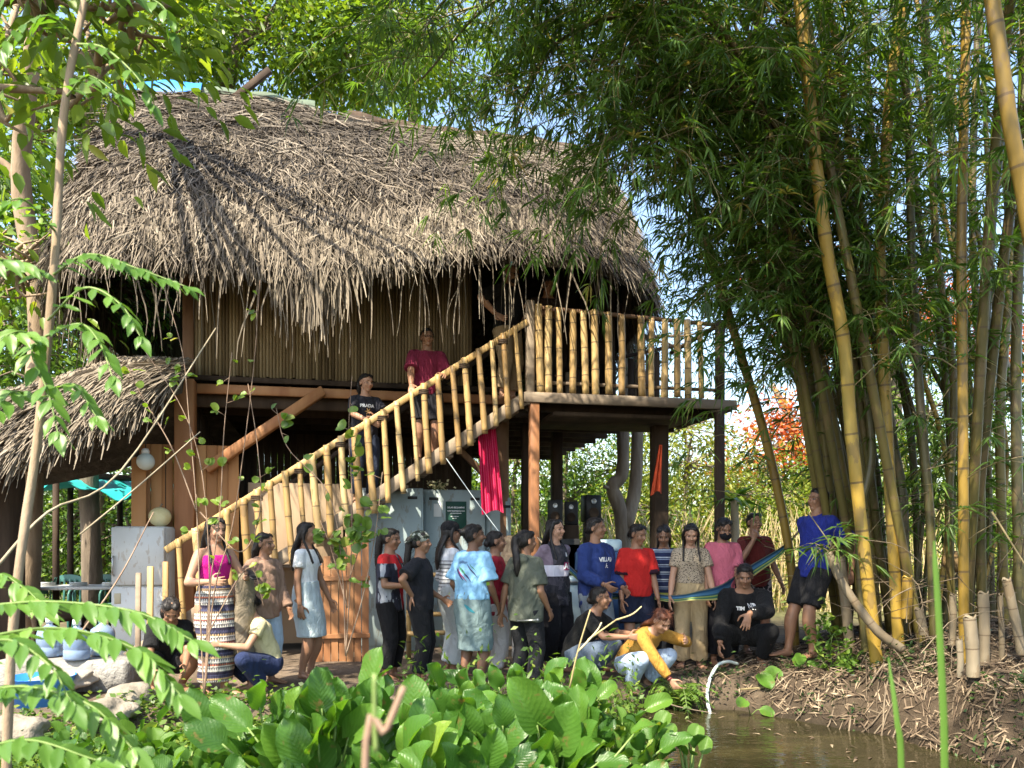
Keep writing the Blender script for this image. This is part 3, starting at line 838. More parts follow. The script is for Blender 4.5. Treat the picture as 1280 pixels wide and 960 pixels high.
# --- camouflage cap
def pat_camo(m):
    n1 = m.noise(14, 2, m.co('Object')); 
    return m.ramp(n1, [(.40, (.02, .024, .018)), (.46, (.07, .085, .06)), (.54, (.36, .37, .32))], 'CONSTANT')
def make_cap(mat, brim_back=False, name='cap'):
    def f(r):
        hp, hs, Hm = r['hp'], r['hs'], r['Hm']
        q = MB()
        q.ell(hp((0, .018, .052)), np.array([.086, .102, .080]) * hs, Hm.T, 24, 14)
        V, F = remesh(q, .008, 2)
        q2 = MB(); s = 1 if brim_back else -1
        pts = []
        for t in np.linspace(-1.1, 1.1, 11):
            x_ = math.sin(t) * .075; y_ = .018 + s * (.075 + .085 * math.cos(t) ** 1.0)
            pts.append((x_, y_))
        rim = [hp((math.sin(t) * .084, .018 + s * .085 * math.cos(t), .035)) for t in np.linspace(-1.1, 1.1, 11)]
        out = [hp((x_, y_, .012 - abs(x_) * .25)) for x_, y_ in pts]
        th = Hm[:, 2] * .006 * hs
        q2.grid(np.array([rim, out])); q2.grid(np.array([[p + th for p in rim], [p + th for p in out]]), flip=True)
        q2.grid(np.array([out, [p + th for p in out]]))
        o = finish(name, V, F, mat, r['root'])
        q2.build('brim', mat, o)
    return f
person('woman in plain black tee and camouflage cap worn backwards', spot(525, 7.75), R(82), 1.47, skin='mid', hair='pony',
       top=dict(hem=-.05, sleeve=.75, infl=.026, loose=.85, mat=plain('black_jersey', (.016, .016, .020)), name='tee_shirt', flare=1.45),
       bottom=dict(mat=plain('black_track_trouser', (.012, .012, .014)), name='track_trousers'), pose=dict(Rh=(-.12, .02, .58), Rp=(-1, .5, .1), Rn=(-.4, .9, 0), Rd=(.1, .3, -1), Lh=(.12, -.12, .55), Rcurl=.2),
       extra=make_cap(m_cloth('camouflage_cloth', (1, 1, 1), pat=pat_camo), True))
def pat_thin(m):
    x, y, z = m.sep(m.co('Object'))
    s = m.math('MULTIPLY', m.math('GREATER_THAN', m.math('FRACT', m.math('MULTIPLY', z, 26)), .62), m.math('LESS_THAN', z, 1.19))
    return m.mix(s, (.60, .62, .65), (.17, .18, .20))
person('woman in black cap with thin striped white top and pale jeans', spot(563, 8.3), R(112), 1.60, skin='mid', hair='long',
       top=dict(hem=-.0, sleeve=1.9, infl=.010, loose=.15, mat=m_cloth('thin_striped_cloth', (1, 1, 1), pat=pat_thin), name='long_sleeved_top'),
       bottom=dict(mat=plain('bleached_denim', (.50, .54, .56)), flare=1.35), pose=dict(Lh=(.13, -.1, .55), Rh=(-.14, -.03, .47), yaw=-.2), extra=make_cap(plain('black_cap_cloth', (.012, .012, .014))))
# --- light blue tee seen from behind
def ex_g(r):
    sh = r['shirt']; c = r['bend'](.17) + np.array([0, .3, 0]); cast = np.array([0, -1., 0]); X_ = -xh
    for i, ((x0, y0), (x1, y1), wd, mt) in enumerate([((-.10, .05), (-.02, -.09), .020, NAVY_INK), ((-.085, .055), (.01, -.10), .012, MAG_INK), ((-.055, .06), (.0, -.03), .026, GREEN_INK), ((-.03, .05), (.05, -.10), .014, NAVY_INK),
                                              ((.03, .085), (.11, -.06), .012, NAVY_INK), ((.05, .09), (.10, .0), .007, GREEN_INK)]):
        d = unit(np.array([x1 - x0, y1 - y0])); nn = np.array([-d[1], d[0]]); L = math.hypot(x1 - x0, y1 - y0)
        V, F = flat_grid(L, wd, 10, 2, lambda p: np.array([*(np.array([(x0 + x1) / 2, (y0 + y1) / 2]) + d * p[0] + nn * (p[1] * (1 - (2 * p[0] / L) ** 2) + .012 * math.sin(p[0] / L * 3))), 0]))
        print_on(sh, V, F, c, X_, zh, cast, mt)
    V, F = text_mesh('klibur', .042)
    V[:, 1] += -.9 * V[:, 0] ** 2 * 4; V[:, 0] -= .03; V[:, 1] += .095
    print_on(sh, V, F, c, X_, zh, cast, NAVY_INK, 'lettering')
    # sweater tied round the hips
    V, F = flat_grid(.10, .035, 8, 4, lambda p: np.array([p[0] + .05, p[1] * (1 - (p[0] / .05) ** 2 * .8) - .75 * p[0] - .0, 0]))
    print_on(r['bottom'], V, F, r['bend'](-.05) + np.array([0, .3, 0]), X_, zh, cast, BLUE_INK)
person('woman in light blue tee with a colourful leaf print on its back', spot(590, 7.6), R(150), 1.55, skin='deep', hair='bun',
       top=dict(hem=.0, sleeve=.85, infl=.026, loose=.6, mat=plain('light_blue_jersey', (.22, .43, .64)), name='tee_shirt', fold=.014, flare=1.4),
       bottom=dict(kind='skirt', top=.055, length=.62, flare=1.0, infl=.022, mat=plain('grey_teal_cloth', (.15, .21, .22)), name='wrapped_skirt', fold=.012), pose=dict(yaw=-.85, Lh=(.12, -.1, .52), Rh=(-.12, -.1, .50), lean=.05), extra=ex_g)
person('woman in crimson tee with crossed arms behind the light blue tee', spot(619, 8.15), R(95), 1.50, skin='mid', hair='lowbun',
       top=dict(hem=-.10, sleeve=.8, infl=.018, loose=.7, mat=plain('crimson_jersey', (.26, .015, .03)), name='tee_shirt'),
       bottom=dict(mat=plain('white_trouser', (.62, .58, .58))), pose=dict(Lh=(-.05, -.13, .60), Rh=(.05, -.14, .61), Lp=(.6, .6, -.6), Rp=(-.6, .6, -.6)))
person('woman with long wavy light brown hair facing away in pale clothes', spot(637, 8.75), R(165), 1.45, skin='light', hair='long', haircol='blond',
       top=dict(hem=-.05, sleeve=.7, mat=plain('cream_jersey', (.55, .5, .44)), name='tee_shirt'), bottom=dict(mat=plain('cream_trouser', (.58, .54, .50))))
person('woman in olive green hooded tee with ponytail and one hand behind', spot(657, 7.65), R(140), 1.54, skin='mid', hair='pony',
       top=dict(hem=-.10, sleeve=.8, infl=.030, loose=.8, hood=True, mat=plain('olive_jersey', (.085, .095, .075)), name='hooded_tee', fold=.012),
       bottom=dict(mat=plain('charcoal_trouser', (.014, .015, .018))), pose=dict(yaw=-.35, Lh=(.15, .06, .47), Rh=(-.12, -.08, .5)))
def pat_k(m):
    x, y, z = m.sep(m.co('Object'))
    band = m.math('MULTIPLY', m.math('GREATER_THAN', z, 1.01), m.math('LESS_THAN', z, 1.125))
    c = m.mix(m.math('GREATER_THAN', m.noise(10, 3, m.co('Object')), .55), (.022, .022, .03), (.06, .055, .07))
    c = m.mix(m.math('MULTIPLY', m.math('GREATER_THAN', m.math('ABSOLUTE', x), .12), m.math('GREATER_THAN', z, 1.12)), c, (.20, .15, .19))
    return m.mix(band, c, (.62, .60, .68))
def ex_k(r):
    o = r['bend'](.165); cast = np.array([0, 1., 0])
    V, F = flat_grid(.095, .085, 6, 4)
    print_on(r['shirt'], V, F, o + np.array([.055, -.3, -.012]), xh, zh, cast, MAG_INK, 'print')
    V, F = text_mesh('AF', .085, .002); print_on(r['shirt'], V, F, o + np.array([.055, -.3, -.014]), xh, zh, cast, WHITE_INK, 'lettering', .008)
    V, F = flat_grid(.03, .045, 4, 4); print_on(r['shirt'], V, F, o + np.array([.06, -.3, .11]), xh, zh, cast, WHITE_INK, 'badge')
person('woman in black sports jersey with a broad white chest band and plum badge', spot(693, 8.4), R(42), 1.62, skin='light', hair='long',
       top=dict(hem=-.10, sleeve=.75, infl=.022, loose=.8, collar=True, mat=m_cloth('black_white_jersey', (1, 1, 1), pat=pat_k, rough=.6), name='jersey', fold=.012),
       bottom=dict(mat=plain('black_leggings', (.010, .010, .013)), flare=1.0, infl=.024), pose=dict(yaw=.25, Lh=(.1, .08, .5), Rh=(-.12, .06, .5)), extra=ex_k)
def ex_l(r):
    o = r['bend'](.19); cast = np.array([0, 1., 0])
    V, F = text_mesh('VILLAR', .062, .0025); V[:, 1] -= V[:, 0] ** 2 * .6
    print_on(r['shirt'], V, F, o + np.array([.02, -.3, .005]), xh, zh, cast, WHITE_INK, 'lettering')
    ln = lambda a, b, w_: flat_grid(1, 1, 3, 2, lambda p: np.array([*(np.array(a) * (.5 - p[0]) + np.array(b) * (.5 + p[0]) + np.array([-(b[1] - a[1]), b[0] - a[0]]) / math.hypot(b[0] - a[0], b[1] - a[1]) * p[1] * w_), 0]))
    for a, b in (((0, .035), (-.004, .02)), ((-.004, .018), (-.006, -.002)), ((-.006, -.002), (-.024, -.018)), ((-.006, -.002), (.026, -.016)), ((-.006, .012), (.016, .002))):
        V, F = ln(a, b, .007); print_on(r['shirt'], V, F, o + np.array([.022, -.3, -.065]), xh, zh, cast, WHITE_INK, 'emblem')
person('woman in navy sweatshirt with white chest lettering and grey denim shorts', spot(744, 8.35), R(40), 1.63, skin='mid', hair='lowbun',
       top=dict(hem=-.12, sleeve=1.93, infl=.030, loose=.8, mat=plain('navy_fleece', (.022, .04, .15)), name='sweatshirt', fold=.016),
       bottom=dict(length=.40, flare=1.25, mat=plain('grey_denim', (.16, .19, .22)), name='shorts'), pose=dict(yaw=.42, Lh=(.13, -.12, .54), Rh=(-.09, -.16, .57), Rd=(.6, -.5, -.5)), extra=ex_l)
CROUCH = dict(pelvis=(0, .09, .175), lean=.55, Lf=(.075, .02, .045), Rf=(-.075, .02, .045), Lk=(.35, -1, .9), Rk=(-.35, -1, .9))
person('woman in black crouching behind the large leaves and looking right', spot(736, 7.75, .0), R(60), 1.52, skin='mid', hair='lowbun',
       top=dict(hem=-.04, sleeve=.8, infl=.02, mat=plain('black_tee_cloth', (.012, .012, .012)), name='tee_shirt'), bottom=dict(mat=plain('dark_denim', (.10, .13, .18))),
       pose=dict(CROUCH, yaw=.2, Lh=(.1, -.28, .3), Rh=(-.08, -.3, .3)))
def ex_n(r):
    for sd in 'LR':
        sh, el = r['J'][sd + 's'], r['J'][sd + 'e']; q = MB(); a = sh + (el - sh) * .70; b = sh + (el - sh) * .86
        q.tube([a, b], np.full(2, .0275 * r['H'] * 1.35 + .021), 18); q.build('cuff', plain('dark_cuff', (.03, .01, .02)), r['shirt'])
person('woman in scarlet tee with dark sleeve bands and navy shorts', spot(795, 8.5), R(12), 1.56, skin='mid', hair='lowbun',
       top=dict(hem=-.03, sleeve=.8, infl=.028, loose=.8, mat=plain('scarlet_jersey', (.44, .02, .018)), name='tee_shirt', flare=1.35),
       bottom=dict(length=.40, flare=1.3, infl=.018, mat=plain('navy_shorts_cloth', (.012, .016, .035)), name='shorts'), pose=dict(yaw=.5, pitch=.25, Lh=(.12, -.13, .43), Rh=(-.13, -.08, .47)), extra=ex_n)
def ex_o(r):
    q = MB(); w_ = r['J']['Rw']; e = r['J']['Re']; d = unit(w_ - e)
    for t in (.03, .012): q.tube([w_ - d * t, w_ - d * (t - .012)], np.full(2, .026), 12)
    o = q.build('bracelet', plain('dark_red_beads', (.10, .008, .015), .4), r['root'])
person('woman in mustard yellow sweater crouching and reaching down into the pond', spot(801, 7.62, .0), R(38), 1.52, skin='light', hair='down', haircol='auburn',
       top=dict(hem=-.05, sleeve=1.85, infl=.016, loose=.4, mat=plain('mustard_knit', (.40, .21, .04)), name='sweater', fold=.008),
       bottom=dict(mat=plain('sky_blue_denim', (.40, .50, .64))), pose=dict(CROUCH, lean=.85, pitch=.65, yaw=-.2, Rh=(-.02, -.35, .01), Rp=(-.5, .3, .6), Lh=(.12, -.26, .33), Rcurl=.5), extra=ex_o)
def pat_str(m):
    x, y, z = m.sep(m.co('Object'))
    f = m.math('FRACT', m.math('MULTIPLY', z, 12.5)); f2 = m.math('MULTIPLY', m.math('GREATER_THAN', m.math('FRACT', m.math('MULTIPLY', x, 22)), .3), 1.0)
    s = m.ramp(f, [(0, (.025, .035, .09)), (.46, (.24, .30, .42)), (.60, (.03, .04, .10)), (.72, (.48, .54, .62)), (.86, (.025, .035, .09))], 'CONSTANT')
    return m.mix(m.math('MULTIPLY', m.math('LESS_THAN', z, .80), .9), s, (.42, .44, .07))
person('woman in navy striped tee looking down beside the patterned blouse', spot(830, 8.8), R(-8), 1.55, skin='mid', hair='down',
       top=dict(hem=-.05, sleeve=.85, infl=.024, loose=.8, mat=m_cloth('navy_striped_cloth', (1, 1, 1), pat=pat_str), name='striped_tee'),
       bottom=dict(mat=plain('black_cotton', (.012, .012, .015))), pose=dict(yaw=-.1, pitch=.4, Lh=(.14, -.12, .44), Rh=(-.14, -.04, .46)))
def pat_dots(m):
    vo = m.n('ShaderNodeTexVoronoi'); vo.inputs['Scale'].default_value = 70; m.l(m.co('Object'), vo.inputs['Vector'])
    return m.mix(m.math('LESS_THAN', vo.outputs['Distance'], .38), (.36, .29, .21), (.06, .045, .035))
def ex_q(r):
    for sd in 'LR':
        s = r['J'][sd + 'sole']; t = r['J'][sd + 'toe']; q = MB(); sx_ = unit(np.cross(t, zh))
        q.loft([s + t * a * r['H'] - zh * .010 for a in (-.03, .01, .06, .11, .128)], np.array([.02, .024, .03, .030, .015]) * r['H'], np.full(5, .012), sx_, zh, 14)
        q.tube(smooth_path([s + t * .05 * r['H'] + sx_ * .045, s + t * .06 * r['H'] + zh * .035, s + t * .05 * r['H'] - sx_ * .045], 7), np.full(7, .010), 6)
        q.build('sandal', M['sandal'], r['root'])
person('woman in spotted blouse and khaki trousers with long dark hair', spot(863, 8.45), R(-6), 1.53, skin='light', hair='long',
       top=dict(hem=.05, sleeve=.6, infl=.016, loose=.3, mat=m_cloth('spotted_blouse_cloth', (1, 1, 1), pat=pat_dots), name='blouse'),
       bottom=dict(top=.12, length=.97, flare=1.6, infl=.016, mat=plain('khaki_twill', (.36, .27, .15))), pose=dict(pitch=.38, Rh=(-.15, -.1, .46), Lh=(.15, -.12, .46)), extra=ex_q)
def ex_r(r):
    q = MB(); q.ell(r['hp']((0, -.062, -.052)), np.array([.066, .058, .047]) * r['hs'], r['Hm'].T, 18, 12)
    V, F = remesh(q, .007, 2); finish('face_mask', V, F, plain('black_mask_cloth', (.01, .01, .012)), r['root'])
person('woman in pink tee and black face mask looking down', spot(903, 8.5), R(4), 1.57, skin='mid', hair='lowbun',
       top=dict(hem=-.03, sleeve=.85, infl=.020, loose=.6, mat=plain('pink_jersey', (.48, .12, .17)), name='tee_shirt', flare=1.3),
       bottom=dict(mat=plain('black_drill', (.012, .012, .016))), pose=dict(pitch=.42, yaw=.1, Lh=(.06, -.17, .44), Rh=(-.14, -.1, .42)), extra=ex_r)
def pat_floral(m):
    return m.ramp(m.noise(18, 2, m.co('Object'), .5, 1.2), [(.5, (.015, .014, .018)), (.56, (.32, .26, .26))], 'CONSTANT')
person('woman in maroon tee standing behind the blue hammock with a hand at her chin', spot(943, 9.05), R(10), 1.60, skin='mid', hair='lowbun',
       top=dict(hem=-.06, sleeve=.8, infl=.022, loose=.7, mat=plain('maroon_jersey', (.11, .018, .015)), name='tee_shirt'),
       bottom=dict(length=.5, flare=1.3, mat=m_cloth('floral_cloth', (1, 1, 1), pat=pat_floral), name='shorts'), pose=dict(Rh=(-.07, -.13, .80), Rp=(-.6, .2, -1), Rd=(.25, .1, 1), Rn=(0, -1, 0), Rcurl=.9, Lh=(.19, -.02, .50)))
def ex_t(r):
    cast = np.array([0, 1., 0]); o = r['bend'](.17)
    for s_, dx, dz in (('TIM', -.04, -.015), ('NT', .055, .02)):
        V, F = text_mesh(s_, .05, .003); print_on(r['shirt'], V, F, o + np.array([dx, -.4, dz + .02]), xh, zh, cast, WHITE_INK, 'lettering')
person('man all in black crouching on the bank with one hand on the white hose', spot(930, 8.15), R(-12), 1.66, man=True, skin='mid', hair='short',
       top=dict(hem=-.05, sleeve=1.9, infl=.024, loose=.5, mat=plain('black_sweat_cloth', (.010, .010, .011)), name='sweatshirt'), bottom=dict(mat=plain('black_sweatpants_cloth', (.010, .010, .011)), name='trousers', infl=.018),
       pose=dict(CROUCH, pelvis=(0, .09, .19), lean=.42, pitch=.35, Rh=(-.165, -.20, .06), Rcurl=.5, Lh=(.01, -.25, .34), Ld=(-.25, -.3, -.9), Ln=(.2, -1, .2), Lp=(1, .2, -.3), Lcurl=.15, Lf=(.1, .02, .045), Rf=(-.10, .02, .045)), extra=ex_t)
person('man in royal blue shirt and black shorts leaning back against the bamboo', spot(1012, 8.05), R(-66), 1.74, man=True, skin='mid', hair='short',
       top=dict(hem=-.06, sleeve=.8, infl=.018, loose=.5, collar=True, mat=plain('royal_blue_cloth', (.016, .026, .20), .6), name='shirt'),
       bottom=dict(length=.46, flare=1.18, infl=.014, mat=plain('black_shorts_cloth', (.013, .013, .015)), name='shorts'),
       pose=dict(pelvis=(0, .035, .515), lean=-.11, Rf=(-.055, -.11, .045), Lf=(.055, -.03, .045), yaw=-.15, pitch=-.05, Rh=(-.17, .16, .50), Lh=(.17, .14, .50)))
person('woman crouching with her back turned and black hair hanging by the picket posts', spot(211, 7.15), R(28), 1.52, skin='mid', hair='down',
       top=dict(hem=-.04, sleeve=.8, infl=.02, mat=plain('black_cotton_tee', (.012, .012, .013)), name='tee_shirt'), bottom=dict(length=.3, mat=plain('black_short_cloth', (.012, .012, .014)), name='shorts'),
       pose=dict(CROUCH, pitch=.75, lean=.65, Lh=(.06, -.28, .18), Rh=(-.1, -.26, .16)))
def ex_w(r):
    q = MB(); q.box((r['J']['Lw'] + r['J']['Rw']) / 2 + np.array([0, -.10, .01]), (.15, .2, .008), rotm(0, .35, 0).T, .002)
    o = q.build('notebook', plain('white_paper', (.7, .69, .66)), None); o.matrix_world = r['root'].matrix_basis
    tag(o, 'white notebook in the hands of the crouching young woman', 'notebook')
person('young woman crouching and writing in a notebook in front of the tan sweatshirt', spot(318, 7.15), R(-48), 1.46, skin='light', hair='lowbun',
       top=dict(hem=-.03, sleeve=.5, infl=.012, mat=plain('pale_yellow_cloth', (.55, .48, .28)), name='top'), bottom=dict(mat=plain('navy_cloth', (.02, .03, .08))),
       pose=dict(CROUCH, lean=.4, pitch=.3, yaw=-.2, Lh=(.07, -.24, .31), Rh=(-.06, -.25, .32)), extra=ex_w)
# --- people on the stairs and the platform
HR = HA
p = HW(-1.16, .42, 3.18 - .70 * 1.16)
person('man in maroon tee standing on the stairs with both hands on the rail', p, HR + R(2), 1.66, man=True, skin='mid', hair='short',
       top=dict(hem=-.04, sleeve=.8, infl=.022, loose=.6, mat=plain('wine_jersey', (.17, .018, .045)), name='tee_shirt', flare=1.3), bottom=dict(length=.45, mat=plain('dark_shorts_cloth', (.02, .02, .025)), name='shorts', flare=1.3),
       pose=dict(Lh=(.10, -.22, .61), Rh=(-.14, -.21, .52), lean=.06, side=.0, yaw=.1, Ln=(.3, -.6, .8), Rn=(-.3, -.6, .8)))
def ex_y(r):
    cast = np.array([0, 1., 0]); o = r['bend'](.19)
    V, F = text_mesh('PRADA', .055, .0022); print_on(r['shirt'], V, F, o + np.array([.0, -.4, .03]), xh, zh, cast, WHITE_INK, 'lettering')
    for a in (0, R(60), R(120)):
        V, F = flat_grid(.085, .016, 8, 3, lambda p: np.array([p[0] * math.cos(a) - p[1] * (1 - abs(p[0]) * 18) * math.sin(a), p[0] * math.sin(a) + p[1] * (1 - abs(p[0]) * 18) * math.cos(a), 0]))
        print_on(r['shirt'], V, F, o + np.array([.012, -.4, -.035]), xh, zh, cast, GOLD_INK, 'emblem', .004 + a * .001)
p = HW(-1.93, .42, 3.18 - .70 * 1.93)
person('woman in dark tee with PRADA lettering resting her forearms on the stair rail', p, HR + R(14), 1.60, skin='light', hair='pony',
       top=dict(hem=-.03, sleeve=.65, infl=.016, loose=.5, mat=plain('charcoal_jersey', (.022, .022, .03)), name='tee_shirt'), bottom=dict(mat=plain('dark_jeans', (.03, .04, .07))),
       pose=dict(Lh=(.02, -.235, .625), Rh=(-.02, -.24, .60), Lp=(1, .1, -.3), Rp=(-1, .1, -.3), lean=.14, yaw=.3, pitch=.1), extra=ex_y)
def ex_z(r):
    q = MB(); hp = r['hp']
    for sx in (1, -1):
        a = np.linspace(0, 2 * np.pi, 13)
        q.tube(np.array([hp((.033 * sx + .023 * math.cos(t), -.098, .004 + .018 * math.sin(t))) for t in a]), np.full(13, .0032), 6, cap=False)
        q.tube([hp((.056 * sx, -.096, .01)), hp((.078 * sx, .01, .01))], np.full(2, .003), 6)
    q.tube([hp((-.01, -.10, .008)), hp((.01, -.10, .008))], np.full(2, .003), 6)
    q.build('glasses', NM('black_frames').fin((.01, .01, .01), .3), r['root'])
    q = MB(); q.ell(hp((0, -.058, -.074)), np.array([.046, .046, .034]) * r['hs'], r['Hm'].T, 16, 10)
    V, F = remesh(q, .007, 2); finish('beard', V, F, HAIR['black'], r['root'])
p = HW(-.12, .50, 3.185)
person('bald bearded man in black shirt and glasses with hand on hip on the platform', p, HR + R(38), 1.75, man=True, skin='light', hair='bald',
       top=dict(hem=-.04, sleeve=.95, infl=.024, loose=.6, collar=True, mat=plain('black_polo_cloth', (.012, .012, .013)), name='shirt'), bottom=dict(mat=plain('khaki_cotton', (.30, .22, .13))),
       pose=dict(Rh=(-.155, -.02, .60), Rp=(-1, .5, .1), Rn=(-.2, .9, .3), Rd=(.5, -.6, -.5), Lh=(.16, -.25, .62), pitch=.32, lean=.08, girth=1.0), extra=ex_z, girth=1.1)
p = HW(.42, .55, 3.185)
person('person in dark clothes half hidden in shade with a hand on the platform railing', p, HR + R(-5), 1.62, man=True, skin='mid', hair='short',
       top=dict(hem=-.04, sleeve=.8, infl=.022, mat=plain('dark_brown_cloth', (.035, .022, .017)), name='shirt'), bottom=dict(mat=plain('dark_trouser', (.02, .018, .017))),
       pose=dict(Lh=(.0, -.29, .655), Rh=(-.16, -.2, .6), lean=.2, pitch=.4, Ln=(0, -.5, .9)))
# ================================================================== thatched stilt house
M['bamboo_pole'] = None
def m_culm(name, stops, ring=.3, rough=.4):
    m = NM(name)
    t = m.attr('tco')
    f = m.math('FRACT', m.math('ADD', m.math('MULTIPLY', t, 1 / ring), m.math('MULTIPLY', m.attr('rnd'), 3.7)))
    rg = m.math('LESS_THAN', m.math('ABSOLUTE', m.math('SUBTRACT', f, .5)), .022)
    n1 = m.noise(4, 4, m.co('Object', (1, 1, .35)))
    c = m.ramp(m.math('ADD', m.math('MULTIPLY', n1, .6), m.math('MULTIPLY', m.attr('rnd'), .5)), stops)
    st = m.noise(30, 3, m.co('Object', (1, 1, .12)))
    c = m.mix(m.math('MULTIPLY', m.math('GREATER_THAN', m.noise(7, 5, m.co('Object', (1, 1, .4))), .57), .5), c, (.13, .085, .045))
    c = m.mix(m.math('MULTIPLY', st, .25), c, (.20, .13, .05))
    c = m.mix(m.math('MULTIPLY', rg, .75), c, (.07, .045, .025))
    m.bump(m.math('SUBTRACT', st, m.math('MULTIPLY', rg, .8)), .25, .006)
    return m.fin(c, rough, .4)
M['bamboo_pole'] = m_culm('dry_bamboo', [(.2, (.25, .145, .05)), (.55, (.44, .29, .115)), (.9, (.55, .41, .20))], .34, .5)
def m_thatch(name, stops):
    m = NM(name)
    n1 = m.noise(.9, 4, m.co('Object')); n2 = m.noise(40, 2, m.co('Object'))
    f = m.math('ADD', m.math('MULTIPLY', m.attr('rnd'), .75), m.math('MULTIPLY', m.math('SUBTRACT', n1, .5), .7))
    c = m.ramp(f, stops)
    c = m.mix(m.math('MULTIPLY', n2, .4), c, (.05, .04, .03))
    return m.fin(c, .82, .2)
TH_ST = [(0, (.045, .038, .031)), (.3, (.14, .115, .088)), (.55, (.255, .213, .163)), (.8, (.38, .325, .25)), (.93, (.50, .42, .31)), (1, (.46, .26, .10))]
M['thatch'] = m_thatch('palm_thatch', TH_ST)
M['thatch_base'] = m_varied('thatch_underlay', [(0, (.025, .019, .014)), (.6, (.07, .055, .04)), (1, (.12, .095, .07))], 9, rough=.95, bump=.6, bdist=.05)

house = empty('thatched_house', HO, HA, 'stilt house with a steep grey palm thatch roof, bamboo slat wall and stairs', 'house')
RA0, RA1, RB, RZ, EZ = -5.3, 1.9, 3.2, 8.07, 4.6
EA0, EA1, EB0, EB1, RC = -5.62, 2.05, -.18, 6.6, 1.5
def eave(t):
    """t in metres along the eave outline, starting mid-back, through left end, front, right end"""
    pts = []
    segs = []
    def arc(cx, cy, a0, a1): return [(cx + RC * math.cos(a), cy + RC * math.sin(a)) for a in np.linspace(a0, a1, 9)]
    path = [(-2, EB1)] + arc(EA0 + RC, EB1 - RC, R(90), R(180)) + arc(EA0 + RC, EB0 + RC, R(180), R(270)) + arc(EA1 - RC, EB0 + RC, R(270), R(360)) + arc(EA1 - RC, EB1 - RC, 0, R(90)) + [(-2, EB1)]
    return np.array(path)
_EP = eave(0); _EL = np.concatenate([[0], np.cumsum(np.linalg.norm(np.diff(_EP, axis=0), axis=1))]); EL = _EL[-1]
def E(t):
    t = np.mod(np.asarray(t, float), EL)
    return np.stack([np.interp(t, _EL, _EP[:, 0]), np.interp(t, _EL, _EP[:, 1])], -1)
def roof_pt(t, s):
    e = E(t); t = np.asarray(t, float); s = np.asarray(s, float)
    r = np.stack([np.clip(e[..., 0], RA0, RA1), np.full(e.shape[:-1], RB)], -1)
    ss = np.clip(s, 0, 1.08)
    xy = r + (e - r) * ss[..., None]
    g = .80 * ss + .20 * ss ** 3.5
    n = vnoise(np.stack([t * .45, s * 2, 0 * t], -1), 1, 3) * .09
    sag = -.10 * np.sin(np.clip((e[..., 0] + 6) / 8.2, 0, 1) * np.pi) * s
    ez = EZ + np.interp(e[..., 0], [-5.6, -4.2, -2.4, -1.2, -.2, .7, 1.6, 2.2], [.06, .04, .08, .26, .42, .44, .28, .10]) * np.clip((3.2 - e[..., 1]) / 2, 0, 1)
    rz_ = RZ - .32 * np.clip((e[..., 0] + 3) / 5, 0, 1) ** 1.5
    z = rz_ - (rz_ - ez) * g + n * np.minimum(s * 3, 1) + sag + .07 * np.sin(e[..., 0] * 1.3) * (1 - s)
    return np.concatenate([xy, z[..., None]], -1)
ts = np.linspace(0, EL, 181); ss = np.linspace(0, 1, 30)
TT, SS_ = np.meshgrid(ts, ss)
top = roof_pt(TT, SS_)
inn = top - np.array([0, 0, .22]); 
mb = MB(); mb.grid(top, flip=True); mb.grid(inn)
mb.grid(np.array([top[-1], inn[-1]]), flip=True)
roof = mb.build('roof', M['thatch_base'], house)
def strips(mb, base, d0, L, W, bend, nseg=3, nrm=None, rnd=None, hang=0.0):
    """ribbons: base (N,3), direction d0, length L, width W, bend = downward curl along the length"""
    N = len(base); d = unit(d0)
    if nrm is None: nrm = np.broadcast_to([0, 0, 1.], (N, 3))
    s = unit(np.cross(d, nrm)); 
    tw = rng.normal(size=N) * .7
    s = unit(s * np.cos(tw)[:, None] + np.cross(d, s) * np.sin(tw)[:, None])
    V = []; p = base.copy(); cl = rng.normal(size=(N, 1)) * np.minimum(bend, .8)[:, None] * .45
    for k in range(nseg + 1):
        f = k / nseg
        wk = W * (1 - .75 * f ** 2) * .5
        V.append(p - s * wk[:, None]); V.append(p + s * wk[:, None])
        dd = unit(d + np.array([0, 0, -1.]) * (bend * (f + .15))[:, None] + s * cl * math.sin(f * 4.2))
        p = p + dd * (L / nseg)[:, None]
    V = np.stack(V, 1)
    k2 = 2 * (nseg + 1)
    f = np.array([[2 * i, 2 * i + 1, 2 * i + 3, 2 * i + 2] for i in range(nseg)])
    off = np.arange(N)[:, None, None] * k2
    if rnd is None: rnd = rng.random(N)
    mb.add(V.reshape(-1, 3), [(f[None] + off).reshape(-1, 4)], np.repeat(rnd, k2))
def roof_frame(t, s):
    p = roof_pt(t, s); dn = unit(roof_pt(t, s + .02) - p); al = unit(roof_pt(t + .05, s) - p)
    n = unit(np.cross(al, dn)); n = np.where(n[:, 2:3] < 0, -n, n)
    return p, dn, al, n
thb = MB()
